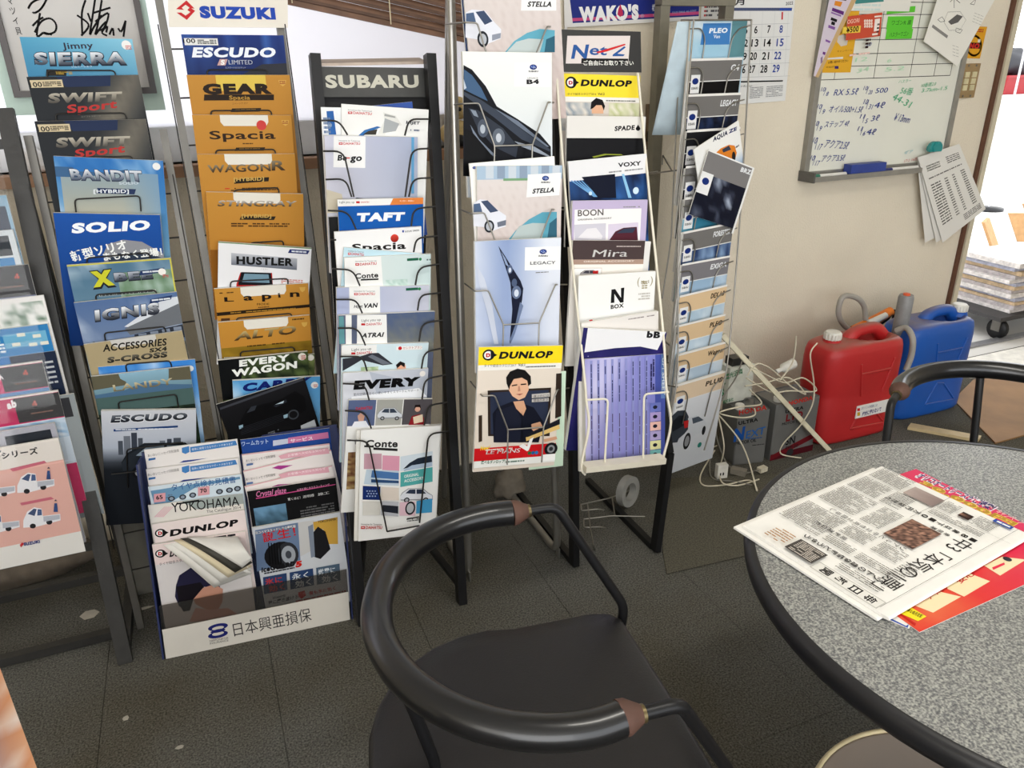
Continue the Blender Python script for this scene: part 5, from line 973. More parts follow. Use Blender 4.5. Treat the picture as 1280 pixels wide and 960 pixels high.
# fluttering open pages
ctr = [RF.at(110,474,-.008), RF.at(250,452,-.006)]
for k_ in range(5):
    a0 = RF.at(130+k_*26,476-k_*6,-.012); a1 = RF.at(345+k_*28,650-k_*20,.02+k_*.006)
    e0 = RF.at(300+k_*34,450-k_*1,-.012); e1 = RF.at(498,590-k_*14,.03+k_*.003)
    def fn(s_, t_, a0=a0, a1=a1, e0=e0, e1=e1, k_=k_):
        p0 = a0.lerp(a1, t_); p1 = e0.lerp(e1, t_); q = p0.lerp(p1, s_)
        return q + RF.n*(.03*math.sin(math.pi*t_*.9)*(.6+.4*s_)) + RF.g*(.012*math.sin(math.pi*t_))
    MB().sheet(fn, 6, 10, .0005).build('open_page', (PAPER, PAPER, CREAMP, mat('dark_page', (60,58,52), .5), PAPER)[k_], FRONT_LEAF)
# ---- leftmost rack brochures
G0 = 'brochures in the leftmost rack'
Z(0,230,2.909)
def left(label, TR, fillc, **kw):
    b = brochure(R0, label, None, TR, W=.215, t=kw.pop('t',.005), d=kw.pop('d',.045), k=.15, group=G0, **kw); b.full(fillc); return b
def mitsu(b, x, y, s_=10):
    for dx, dy, r_ in ((0,-1,0),(-.9,.5,0),(.9,.5,0)):
        cx, cy = x+dx*s_*.55, y+dy*s_*.6; b.q((206,110,100),(cx,cy-s_*.62),(cx+s_*.5,cy),(cx,cy+s_*.62),(cx-s_*.5,cy))
    b.lines((150,120,110),.72,.19,.97,.21,1,dens=10)
b = left('blue-edged brochure, topmost visible in the leftmost rack', (22,40), (150,180,200)); b.n((60,70,90),.85,.1,.97,.5)
b = left('white and blue brochure, second visible in the leftmost rack', (46,166), (210,216,220)); b.n((60,66,72),.7,.05,.95,.24); b.n((70,140,190),.7,.26,.95,.5)
b = left('pink and dark grey three-diamond brochure above the tree brochure', (102,292), (206,130,160)); b.n((76,76,78),.55,.0,1,.3); b.n((150,156,186),.5,.3,1,.8); mitsu(b,62,336)
b = left('white brochure with green tree branches, leftmost rack', (158,404), (232,230,228)); b.grid(lambda x,y: mixc((232,232,230),(70,104,80),max(0,cloud(x,y,5,2)*1.6+.25-abs(x-.6))),.4,.05,.98,.5,16,10)
b = left('blue picture brochure with small white boxes, leftmost rack', (172,508), (58,136,190), t=.012); b.n((120,180,210),.6,.06,.97,.2); 
for a_,c_ in ((.72,.06),(.85,.09),(.66,.15),(.8,.17),(.9,.17)): b.n((226,226,214),a_,c_,a_+.07,c_+.035)
b.lines((220,230,236),.4,.1,.6,.24,4); b.n((190,200,180),0,.3,1,.36)
b = left('dark navy brochure edge with white rows, leftmost rack', (200,606), (36,48,72), d=.038); b.n((60,130,190),0,.0,.6,.3); b.lines((190,194,198),.8,.08,.97,.4,6,.4,dens=4)
b = left('pink and grey three-diamond brochure, upper of the lower pair', (152,642), (206,90,130)); b.n((74,74,76),.62,.02,1,.27); b.n((110,150,190),0,.28,1,.8); mitsu(b,93,686); b.t('A',0,712,14,708,22,(240,230,235),.05); b.n((230,222,220),.0,0,1,.015)
b = left('grey page edge behind the lower three-diamond brochure', (268,762), (150,156,158), d=.04); b.n((60,60,64),.7,.03,.95,.24)
b = left('pink and grey three-diamond brochure with italic title, lower of the pair', (210,750), (196,66,110), t=.006); b.n((74,74,76),.6,.02,1,.28); b.n((206,216,226),0,.29,1,.8); b.grid(leafy((120,160,196),(226,230,234),9),0,.3,1,.5,14,6); mitsu(b,126,798); b.t('ab',28,818,62,808,26,(240,236,238),.06,.2); b.t('ミニキャブ バン',-30,836,20,832,9,(240,230,235)); b.n((230,222,220),.0,0,1,.015)
b = left('curled grey brochure page above the large pink truck brochure', (198,868), (186,186,196), d=.05); b.n((50,56,66),.55,.06,.95,.16)
Z(0,420,3.692)
b = brochure(R0, 'large pink brochure with white trucks in the lowest pocket, leftmost rack', None, (268,470), W=.225, H=.25, t=.006, d=.066, k=.06, group=G0)
b.full((228,184,174)); b.n((232,226,220),0,0,1,.22); b.n((232,230,226),0,.98,1,1.2); b.t('キャリイ',-120,566,10,556,30,(60,50,60),.03); b.t('シリーズ',10,566,178,540,30,(50,46,50),.04); b.q((206,120,136),(45,612),(205,575),(215,585),(60,626)); b.q((206,120,136),(92,770),(235,742),(250,752),(100,782)); b.q((206,120,136),(-120,650),(-20,630),(-15,642),(-115,662))
for x_,y_ in ((80,630),(108,790),(-100,660),(-80,820)):
    b.q((236,236,240),(x_,y_+60),(x_+18,y_+20),(x_+50,y_),(x_+85,y_+6),(x_+90,y_+40),(x_+170,y_+30),(x_+172,y_+60),(x_+60,y_+90),(x_,y_+94)); b.q((80,96,130),(x_+20,y_+30),(x_+48,y_+6),(x_+62,y_+8),(x_+52,y_+40)); b.q((90,110,150),(x_+66,y_+8),(x_+84,y_+10),(x_+86,y_+36),(x_+64,y_+38)); b.disc((44,44,50),x_+44,y_+86,14); b.disc((44,44,50),x_+120,y_+68,14); b.q((190,194,204),(x_+92,y_+42),(x_+168,y_+34),(x_+168,y_+54),(x_+94,y_+66))
for x_,y_ in ((225,620),(258,770)): b.q((64,90,140),(x_-10,y_+40),(x_-6,y_),(x_+6,y_),(x_+10,y_+40)); b.disc((220,180,160),x_,y_-8,7); b.q((50,60,90),(x_-7,y_-10),(x_,y_-18),(x_+7,y_-10))
b.q((200,52,58),(92,962),(104,950),(112,958),(98,974)); b.t('SUZUKI',112,966,186,952,14,(60,70,140),.05)
mb = MB().obox(R0.p(-.24,.26,.085), R0.e*.255, R0.g*.27, R0.n*.002).build('clear_pocket', ACRYLIC, r0)
for h_ in (.62,.72,.80,.9,.99,1.09,1.18): MB().obox(R0.p(-.26,h_-.09,.066), R0.e*.25, R0.g*.085, R0.n*.002).build('clear_pocket', ACRYLIC, r0)
# ================================================================ things on the wall
WP = Plane((0, YW, 0), 0, 0)
def card(rk, name, label, cat, TL, TR, BL, d=.003, t=.0006, m=PAPER, group=None, matte=True, d2=None):
    a, b_, c = rk.at(*TL, d), rk.at(*TR, d), rk.at(*BL, d if d2 is None else d2)
    u = (b_-a); W = u.length; u.normalize(); v = a-c; v = v-u*v.dot(u); H = v.length; v.normalize(); o = a-v*H; n = u.cross(v)
    ob = MB().obox(o, u*W, v*H, -n*t).build(name, m, loc=o-n*t/2+u*W/2); tag(ob, label, cat, group)
    p = Pr(ob, o, u, v, W, H, names=('print','lettering'), matte=matte); p.ob = ob; return p
def quadcard(rk, name, label, cat, px, col, d=.003, t=.0006):    # px: TL, TR, BR, BL
    P4 = [rk.at(*q_, d) for q_ in px]; n = rk.n
    ob = MB().loft([[q_-n*t for q_ in P4[::-1]], P4[::-1]], smooth=False).build(name, PAPER, loc=(P4[0]+P4[2])/2-n*t); tag(ob, label, cat)
    p = Pr(ob, P4[3], rk.e, rk.g, (P4[1]-P4[0]).length, (P4[0]-P4[3]).length, names=('print','lettering'), matte=True); p.q(col, *px); p.ob = ob; return p
def stroke(p, col, pts, w_, px=True):
    pts = [p.P(*q) for q in pts] if px else pts
    for a, b_ in zip(pts, pts[1:]):
        dx, dy = b_[0]-a[0], b_[1]-a[1]; l = math.hypot(dx, dy) or 1e-6; nx, ny = -dy/l*w_/2, dx/l*w_/2
        p.z -= .00006; p.poly(col, [(a[0]+nx,a[1]+ny),(a[0]-nx,a[1]-ny),(b_[0]-nx,b_[1]-ny),(b_[0]+nx,b_[1]+ny)], 0)
    p.z += .00006
# whiteboard
Z(960,0,4)
bx0, bz0 = WP.at(200,862,.02).x, WP.at(190,860,.02).z; bx1 = WP.at(866,812,.02).x; bz1 = 1.62
wb = thing('whiteboard', 'whiteboard with ruled grid and blue handwriting hung on the wall', 'whiteboard', (bx0,YW,bz0))
FR = mat('whiteboard_frame', (150,148,142), .4, .5, .08)
pn = MB().box((bx0,YW-.016,bz0),(bx1,YW-.002,bz1)).build('writing_panel', mat('white_enamel', (226,226,214), .25, var=.02, scale=4), wb)
for lo, hi in (((bx0-.022,YW-.024,bz0-.02),(bx0,YW-.001,bz1+.02)), ((bx1,YW-.024,bz0-.02),(bx1+.022,YW-.001,bz1+.02)), ((bx0,YW-.024,bz0-.02),(bx1,YW-.001,bz0)), ((bx0,YW-.024,bz1),(bx1,YW-.001,bz1+.02))): MB().box(lo, hi).build('frame_rail', FR, wb)
tx1 = WP.at(742,840,.05).x
MB().box((bx0-.02,YW-.075,bz0-.03),(tx1,YW-.001,bz0-.022)).box((bx0-.02,YW-.078,bz0-.03),(tx1,YW-.072,bz0-.012)).build('pen_tray', FR, wb)
MB().box((bx0-.026,YW-.08,bz0-.032),(bx0-.018,YW-.001,bz0+.004)).build('tray_end', mat('tray_end_grey', (90,88,84), .5), wb)
p = Pr(pn, (bx0,YW-.016,bz0), (1,0,0), (0,0,1), bx1-bx0, bz1-bz0, names=('ruled_grid','handwriting'), matte=False)
zr = [p.P(600,y)[1] for y in (-60,10,72,140,198,266,326)] + [p.P(600,388)[1]]
xr = [p.P(x,y)[0] for x,y in ((262,400),(330,396),(527,390),(708,383),(828,378),(910,375))]
for z_ in zr: stroke(p, (60,58,56), [(xr[0],z_),(xr[-1],z_)], .0022, False)
for x_ in xr: stroke(p, (60,58,56), [(x_,zr[-1]),(x_,min(p.H-.01,zr[0]+.1))], .0022, False)
def frac(a_, b_, x, y, cap, w_=40):
    p.t(a_, x, y-cap*.45, x+w_*.5, y-cap*.42, cap*.55, BLU, .0, .25); stroke(p, BLU, ((x+w_*.35,y+cap*.1),(x+w_*.75,y-cap*.95)), .0016); p.t(b_, x+w_*.62, y+cap*.12, x+w_*(.88 if len(b_) == 1 else 1.05), y+cap*.15, cap*.55, BLU, .0, .25)
BLU = (52,72,150); GRN = (110,190,150)
def hand(t_, x0, y0, x1, y1, cap, col=BLU, b=.0): p.t(t_, x0, y0, x1, y1, cap, col, b, .25)
frac('10','8',262,474,38); hand('RX 5.5ℓ',326,478,444,472,32)
frac('10','20',474,466,36); hand('500',534,466,594,462,24)
frac('10','9',242,564,44); hand('オイル500+1.5ℓ',300,560,466,562,32)
frac('10','31',474,540,44); hand('4ℓ',526,540,576,540,30)
frac('10','9',226,648,44); hand('ステップ 4ℓ',278,636,398,630,30)
frac('11','5',456,610,40); hand('3ℓ',510,606,550,602,28)
frac('10','17',218,742,56); hand('アクア2.5ℓ',276,735,392,745,40)
frac('11','6',444,672,40); hand('4ℓ',486,672,530,674,30)
frac('10','17',206,822,46); hand('アクア3.5ℓ',262,808,376,802,32)
hand('￥13mm',622,600,700,616,36)
hand('ハスラー',648,416,710,410,14,GRN); hand('56番',655,466,714,474,34,GRN); hand('44-31',614,495,702,540,34,GRN); hand('10番通2.0',762,436,834,426,18,GRN); hand('3.7km-1.5',762,462,890,448,18,GRN); hand('ギア',676,772,718,764,16,(150,200,210)); hand('17:2 16枚',676,812,744,800,16,(210,130,130)); hand('20',484,236,512,228,18)
hand('12',430,310,492,304,20,(190,226,196)); hand('34',440,366,500,352,20,(190,226,196)); hand('5.2',580,358,676,350,20,(190,226,196)); hand('6',590,314,612,310,18,(190,226,196))
WB = Plane((0,YW-.0165,0),0,0)
def note(label, TL, TR, BL, col, d=.001, t=.0004, **kw):
    q = card(WB, kw.pop('name','paper_notice'), label, kw.pop('cat','notice'), TL, TR, BL, d, t, **kw); q.full(col); return q
n1 = quadcard(WB, 'paper_notice', 'yellow flyer pinned behind the orange ticket on the whiteboard', 'notice', ((372,10),(462,24),(412,362),(262,364)), (226,178,62), .001)
n1.q((214,206,196),(350,180),(378,170),(400,190),(395,225),(365,232),(345,210)); n1.t('お問い合わせください',300,318,400,308,12,(80,50,30),.02); n1.t('049-000-5577',290,340,330,338,8,(90,60,30)); n1.q((80,60,120),(333,330),(352,330),(352,344),(333,344)); n1.q((226,222,214),(298,290),(375,284),(375,294),(296,298)); n1.t('キャンペーン',345,262,420,255,10,(150,100,40))
n2 = quadcard(WB, 'paper_notice', 'purple and white leaflet curling off the left edge of the whiteboard', 'notice', ((318,-60),(470,-60),(252,388),(228,380)), (216,206,218), .012)
n2.q((206,178,136),(430,-30),(470,-60),(252,388),(236,384)); n2.q((226,150,60),(336,4),(372,10),(362,34),(330,26)); n2.q((34,30,32),(340,-14),(395,-6),(390,4),(338,-4)); n2.q((112,60,132),(322,38),(380,58),(376,76),(318,54)); n2.q((156,120,176),(316,58),(366,76),(364,84),(314,66)); n2.q((40,38,40),(316,86),(346,98),(342,112),(312,100)); n2.q((40,38,40),(318,106),(336,112),(332,128),(314,122)); n2.q((146,104,170),(302,124),(336,136),(332,150),(300,138)); n2.q((146,104,170),(288,196),(312,206),(308,216),(286,206)); n2.q((120,70,140),(274,258),(288,262),(284,276),(272,270)); n2.q((150,130,160),(262,290),(272,280),(272,310),(262,320))
n3 = note('orange-red ticket printed with a 500 price, on the whiteboard', (398,82),(572,62),(360,206), (206,96,72), d=.014); n3.t('OGORI',396,120,456,110,20,(240,200,180),.02); n3.q((236,206,90),(374,136),(464,128),(460,162),(370,168)); n3.t('¥500',390,164,452,156,28,(70,50,30),.03); n3.q((240,230,224),(534,96),(560,92),(554,152),(528,158)); n3.lines((60,50,50),.88,.2,.96,.5,4,.5,dens=4); n3.q((240,226,216),(532,80),(568,76),(568,84),(532,88)); n3.lines((240,210,200),.15,.78,.75,.84,1,dens=18); n3.q((240,226,216),(520,168),(548,164),(548,174),(520,178))
for k_ in range(12): n3.disc((240,216,204),484+(k_%4)*11,104+(k_//4)*14,5)
n3.lines((70,50,50),.58,.5,.74,.72,3,.6,dens=3)
n4 = note('upper green memo with handwriting on the whiteboard grid', (600,82),(730,80),(594,148), (112,206,74)); n4.t('ワゴンR 黒',616,124,714,122,22,(60,120,50),.01,.1)
n5 = note('lower green memo with handwriting on the whiteboard grid', (594,146),(726,144),(584,196), (112,206,74), d=.0022); n5.t('ハスラーワゴン',606,184,700,178,22,(60,120,50),.01,.1)
n6 = note('white sheet at the top of the whiteboard with teal strip', (440,-120),(735,-110),(436,54), (232,230,222), d=.004); n6.q((84,150,146),(432,-30),(578,-30),(578,8),(436,20)); n6.lines((210,224,220),.05,.3,.5,.4,2,.5)
n7 = note('green slip peeking out below the white sheet', (596,40),(738,30),(600,70), (112,206,74), d=.0006)
n8 = quadcard(WB, 'paper_notice', 'white diagram sheet hanging over the right edge of the whiteboard', 'notice', ((858,-40),(1150,-30),(946,332),(778,206)), (236,234,226), .026)
stroke(n8,(90,90,90),((900,60),(960,58),(990,100),(960,150),(905,152),(878,108),(900,60)),.0012); n8.q((110,108,106),(900,108),(945,72),(974,82),(950,112),(915,124)); stroke(n8,(90,90,90),((940,140),(972,150),(960,166),(938,158),(940,140)),.0016); n8.q((150,148,144),(824,122),(900,178),(894,192),(818,136)); stroke(n8,(80,80,80),((910,10),(930,-10),(960,15)),.002); stroke(n8,(80,80,80),((930,-10),(930,40)),.002); stroke(n8,(80,80,80),((1010,20),(1040,-5),(1030,24),(1012,20)),.0016); stroke(n8,(90,90,90),((848,98),(870,84),(884,106),(862,110),(848,98)),.0016)
for k_ in range(4): n8.t('ーーー',1030-k_*4,70+k_*14,1074-k_*4,88+k_*14,6,(120,118,116)); n8.t('ーー',920,232+k_*16,950,242+k_*16,6,(120,118,116))
# eraser and pens on the tray
er = thing('board_eraser', 'blue whiteboard eraser on the pen tray', 'eraser', WP.at(480,870,.05)); a = WP.at(395,868,.05); b_ = WP.at(568,852,.05); h_ = .041
zt = bz0-.022; MB().box((a.x,YW-.068,zt+.009),(b_.x,YW-.03,zt+h_)).build('eraser_body', mat('eraser_blue', (40,62,140), .5), er); MB().box((a.x+.002,YW-.066,zt),(b_.x-.002,YW-.032,zt+.009)).build('felt', mat('eraser_felt', (60,60,66), .9), er)
for lab, x0, x1, c_ in (('white marker with green cap on the pen tray', 216, 390, (46,120,96)), ('white marker with dark blue cap on the pen tray', 575, 742, (40,46,110))):
    a = WP.at(x0,882,.05).x; b_ = WP.at(x1,850,.05).x; mk = thing('marker_pen', lab, 'pen', (a,YW-.05,zt), 'marker pens on the whiteboard tray')
    MB().tube([(a+.035,YW-.05,zt+.008),(b_,YW-.05,zt+.008)], .0078, 10).build('barrel', PAPER, mk); MB().tube([(a,YW-.05,zt+.008),(a+.036,YW-.05,zt+.008)], .0079, 10).build('cap', mat('cap_%d' % c_[0], c_, .4), mk)
# clip magnet and hanging papers
Z(1100,150,3.5556)
def qlines(p, px4, col, a0, b0, a1, b1, rows, dens, fill=.45):
    rr = random.Random(rows*7+dens); f = lambda a, b: tuple((px4[0][k]*(1-a)+px4[1][k]*a)*(1-b)+(px4[3][k]*(1-a)+px4[2][k]*a)*b for k in (0, 1))
    for r in range(rows):
        k = 0
        while k < dens:
            w_ = rr.choice((1,2,2,3)); e = min(dens, k+w_)-.3; y0 = b0+(b1-b0)*(r+.5-fill/2)/rows; y1 = b0+(b1-b0)*(r+.5+fill/2)/rows; x0 = a0+(a1-a0)*k/dens; x1 = a0+(a1-a0)*e/dens
            p.z -= .00006; p.q(col, f(x0,y0), f(x1,y0), f(x1,y1), f(x0,y1)); k += w_
    p.z += .0001
for px4, d_, lab in ((((165,170),(340,112),(330,480),(200,545)),.034,'rearmost white slip in the clipped bundle beside the whiteboard'), (((166,168),(345,110),(410,440),(250,545)),.040,'middle white slip in the clipped bundle beside the whiteboard'), (((168,166),(352,106),(470,395),(278,545)),.047,'front printed table sheet in the clipped bundle beside the whiteboard')):
    q = quadcard(WP, 'hanging_paper', lab, 'paper', px4, (230,228,222), d_, .0005); q.ob['group'] = 'papers under the teal clip'
qlines(q, px4, (110,108,104), .12,.12,.45,.2,3,8); qlines(q, px4, (100,98,96), .6,.1,.92,.2,4,8); qlines(q, px4, (120,118,114), .1,.26,.9,.29,1,18)
for c0_,c1_ in ((.1,.34),(.42,.5),(.6,.66),(.8,.9)): qlines(q, px4, (110,108,104), c0_,.34,c1_,.84,16,5)
qlines(q, px4, (110,108,104), .55,.87,.95,.95,4,8)
mg = thing('clip_magnet', 'teal clip magnet at the lower right of the whiteboard', 'magnet', WP.at(240,120,.03))
TEAL = mat('teal_plastic', (30,140,140), .35, var=.06); c0 = WP.at(240,125,.05)
for k_, (dx, dd) in enumerate(((.006,.0),(-.007,.006))):
    ring_ = [(math.cos(a_*math.pi/12)*.024, max(-.012, math.sin(a_*math.pi/12)*.026)) for a_ in range(24)]
    MB().loft([[c0+V((x_*.95+dx,dd,z_*.95)) for x_,z_ in ring_],[c0+V((x_+dx,dd-.004,z_)) for x_,z_ in ring_],[c0+V((x_+dx-.004,dd-.016,z_)) for x_,z_ in ring_],[c0+V((x_*.85+dx-.005,dd-.02,z_*.85)) for x_,z_ in ring_]], smooth=False).build('clip_jaw', TEAL, mg)
MB().box((c0.x-.01,YW-.05,c0.z-.01),(c0.x+.01,YW-.0255,c0.z+.006)).build('clip_base', TEAL, mg)
# yellow sticker and light switch
Z(1180,0,4)
q = card(WP, 'warning_sticker', 'yellow sticker with a NO sign ring on the wall', 'sticker', (94,128),(216,134),(72,290), .001, .0008); q.full((226,170,54))
pts = [(150+36*math.cos(i*math.pi/12)*(1), 228+50*math.sin(i*math.pi/12)) for i in range(25)]; stroke(q,(36,32,30),pts,.0075); q.q((30,26,26),(122,212),(182,214),(180,244),(118,242)); q.t('NO',126,240,174,242,24,(196,60,50),.08); q.lines((190,80,50),.3,.06,.9,.16,2,.6); q.lines((70,50,30),.75,1.3,.95,1.36,1); q.q((226,220,206),(170,196),(182,196),(180,212),(168,212))
sw = thing('light_switch', 'brown wall switch plate with two columns of rockers', 'switch', WP.at(110,500))
a, b_ = WP.at(46,492,.0), WP.at(176,316,.0); a2 = WP.at(76,312).x
MB().box((a.x+.012,YW-.008,a.z),(b_.x,YW-.0005,b_.z)).build('plate', mat('switch_plate', (150,124,84), .45), sw)
IV = mat('ivory_rocker', (206,196,156), .4); x0 = a.x+.012; wd = b_.x-x0; hh = b_.z-a.z
for ci in (0, 1):
    for ri in range(3):
        xx = x0+wd*(.16+.42*ci); zz = a.z+hh*(.22+.19*ri)
        MB().box((xx,YW-.012,zz),(xx+wd*.26,YW-.0075,zz+hh*.16)).build('rocker', IV if (ci or ri != 9) else IV, sw)
for sx in (.3,.75):
    for sz in (.06,.94): MB().lathe((x0+wd*sx,YW-.008,a.z+hh*sz), [(.004,0),(.004,.0015)], 10, axis=(0,-1,0)).build('screw', GREYM, sw)
# calendars
Z(800,0,3.692)
q = card(WP, 'wall_calendar', 'large month calendar with black, blue and red dates on the wall', 'calendar', (360,-60),(722,-66),(325,492), .004, .003); q.full((228,228,226))
q.q((90,100,130),(420,36),(702,36),(700,50),(418,50)); q.q((60,90,170),(646,37),(702,37),(700,49),(644,49)); q.t('2022',672,24,706,20,14,(90,90,96),.02); q.t('1月',420,20,480,20,30,(60,60,64),.03)
for s_, x_, y_, c_ in (('1',652,90,(206,50,56)),('5',480,156,BK),('6',526,154,BK),('7',586,152,BK),('8',642,151,(52,80,160)),('12',464,216,BK),('13',512,215,BK),('14',570,214,BK),('15',628,213,(52,80,160)),('19',458,278,BK),('20',505,276,BK),('21',561,275,BK),('22',617,273,(52,80,160)),('26',452,338,BK),('27',497,336,BK),('28',553,335,BK),('29',609,333,(52,80,160))):
    q.t(s_, x_, y_, x_+(7 if s_ == '1' else 15 if len(s_) == 1 else 32), y_-1, 34, mixc(c_,(60,60,60),.2) if c_ == BK else c_, .02)
for y_ in (112,172,232,294,354): stroke(q,(170,172,176),((430,y_+4),(690,y_-4)),.0008)
for x_ in (508,566,622,684): stroke(q,(190,192,196),((x_,50),(x_-20,352)),.0006)
q.q((30,30,32),(462,374),(658,370),(657,376),(462,381)); q.t('コーポレーション',462,402,516,400,9,(50,50,52),.02); hb = q.H/q.W; q.lines((150,150,152),.5,hb-.17,.68,hb-.05,7,.4,dens=10); q.lines((150,150,152),.72,hb-.17,.95,hb-.05,7,.4,dens=12)
q = card(WP, 'wall_calendar', 'small white calendar sheet behind the grey steel frame', 'calendar', (288,-60),(400,-62),(284,96), .006, .001); q.full((226,226,224)); hb = q.H/q.W; q.lines((110,110,116),.12,hb-.5,.95,hb-.1,3,.5,dens=9); q.lines((200,90,90),.12,hb-.5,.22,hb-.1,3,.5,dens=1)
# banner
Z(680,0,3.84)
q = card(WP, 'oil_banner', 'dark blue banner with big white lettering and pink lines on the wall', 'banner', (92,-140),(752,-160),(128,130), .012, .001, matte=False); q.full((50,62,140))
q.n((230,228,226),0,q.H/q.W-.022,1,q.H/q.W); q.n((206,92,140),0,q.H/q.W-.05,1,q.H/q.W-.032); q.n((206,92,140),0,.05,1,.09); q.ng((230,228,226),(0,0),(.045,0),(.0,.5)); q.ng((230,228,226),(0,.0),(.02,0),(.06,q.H/q.W),(0,q.H/q.W))
q.t("WAKO'S",170,102,455,88,72,(240,240,240),.07,-.05); q.q((196,60,100),(356,45),(366,20),(376,48),(380,68),(366,82),(352,70)); q.t('®',462,86,480,85,18,(190,196,220)); q.t('株式会社',518,50,590,44,30,(214,218,230),.03); q.t('TEL 0466-00-0001',522,78,600,72,10,(200,206,224),.01); q.t('FAX 0466-46-0397',616,66,730,56,10,(160,168,200),.01)
# outlet on the wall
ou = thing('wall_outlet', 'brown wall outlet plate with a black plug and cord', 'outlet', WP.at(510,720)); a, b_ = WP.at(478,718), WP.at(545,497)
MB().box((a.x,YW-.008,a.z),(b_.x+.012,YW-.0005,b_.z)).build('plate', mat('outlet_plate', (128,104,78), .5), ou); c0 = WP.at(526,566,.008); MB().box((c0.x-.014,YW-.011,c0.z-.012),(c0.x+.014,YW-.0078,c0.z+.012)).build('socket', IV, ou)
MB().box((c0.x-.005,YW-.0115,c0.z-.006),(c0.x-.003,YW-.0108,c0.z+.006)).box((c0.x+.003,YW-.0115,c0.z-.006),(c0.x+.005,YW-.0108,c0.z+.006)).build('slot', BLACKM, ou)
c1 = WP.at(522,655,.02); MB().box((c1.x-.014,YW-.04,c1.z-.016),(c1.x+.014,YW-.0078,c1.z+.016)).build('plug', BLACKM, ou)
MB().tube(spline([(c1.x,YW-.035,c1.z-.01),(c1.x+.004,YW-.035,c1.z-.1),(c1.x,YW-.03,.5),(c1.x+.03,YW-.03,.1),(c1.x+.1,YW-.05,.01)],6), .003, 6).build('cord', BLACKM, ou)
# grey steel angle frame standing before the wall
sf = thing('steel_frame', 'grey painted steel angle frame standing against the wall', 'frame', (1.33,YW-.1,0))
OLV = mat('olive_grey_paint', (120,116,102), .5, .2, .1)
Z(0,0,1); fy = YW-.11; a = onY(830,20,fy).x; b_ = onY(911,12,fy).x
for x_ in (a, b_):
    MB().box((x_-.012,fy,0),(x_+.02,fy+.004,1.62)).box((x_-.012,fy+.004,0),(x_-.008,fy+.035,1.62)).build('upright', OLV, sf)
zb = onY(870,7,fy).z; MB().box((a-.012,fy-.005,zb),(b_+.02,fy-.001,zb+.035)).box((a-.012,fy-.001,zb),(b_+.02,fy+.03,zb+.003)).build('cross_beam', OLV, sf)
MB().box((a-.012,fy-.005,.3),(b_+.02,fy-.001,.33)).build('cross_beam', OLV, sf)
# framed autograph on a mint board
Z(0,0,3.692)
AP = Plane((0,YW-.07,0),0,0)
a, b_ = AP.at(40,535), AP.at(768,522); hgt = 1.62
mb_ = MB().box((a.x,YW-.07,a.z),(b_.x,YW-.062,hgt)).build('mint_board', mat('mint_board', (190,214,204), .5, var=.03), loc=(a.x,YW-.066,a.z)); tag(mb_, 'pale mint backing board behind the dark picture frame', 'board')
fr = thing('picture_frame', 'dark wooden frame with two black ink autographs on white', 'frame', (AP.at(400,438).x,YW-.08,AP.at(400,438).z))
P2 = Plane((0,YW-.078,0),0,0); l, r_, bt = P2.at(66,438).x, P2.at(726,436).x, P2.at(400,440).z
DW = mat('dark_frame_wood', (48,34,28), .35, var=.2)
for lo, hi in (((l,YW-.088,bt),(r_,YW-.071,bt+.014)),((l,YW-.088,hgt-.02),(r_,YW-.071,hgt-.006)),((l,YW-.088,bt+.014),(l+.014,YW-.071,hgt-.02)),((r_-.014,YW-.088,bt+.014),(r_,YW-.071,hgt-.02))): MB().box(lo, hi).build('frame_bar', DW, fr)
sh = MB().box((l+.013,YW-.078,bt+.013),(r_-.013,YW-.072,hgt-.019)).build('paper_board', PAPER, fr)
q = Pr(sh, (l+.013,YW-.078,bt+.013), (1,0,0), (0,0,1), r_-l-.026, hgt-bt-.032, names=('ink_print','lettering'), matte=True); q.full((214,212,210))
INK = (34,32,34)
for st in (((130,40),(150,10),(200,-10),(215,-5),(190,40),(160,60),(150,55)),((185,60),(170,165),(200,150)),((160,150),(190,100),(230,85),(258,110),(255,145),(220,158),(200,150),(240,160)),((150,120),(175,95),(200,80)),((355,70),(410,115),(375,165)),((395,0),(378,60),(380,160)),((405,60),(420,100)),((440,-10),(425,90),(415,160),(430,130),(470,70)),((470,0),(450,120),(440,160),(470,120),(490,100)),((430,60),(510,35)),((440,100),(500,60),(480,130),(440,140)),((490,150),(495,120),(470,150),(495,165)),((505,160),(520,130),(525,165)),((545,130),(560,145),(580,95)),((580,95),(570,170))): stroke(q, INK, spline([V((x,y,0)) for x,y in st],4) and [(s_.x,s_.y) for s_ in spline([V((x,y,0)) for x,y in st],4)], .0042)
for i,c_ in enumerate('マツイ貝'): q.t(c_, 38+i*13, 20+i*46, 64+i*13, 18+i*46, 30, INK, 0)
q.lines((60,58,60),.09,.9,.16,1.3,1,.6,True,8)
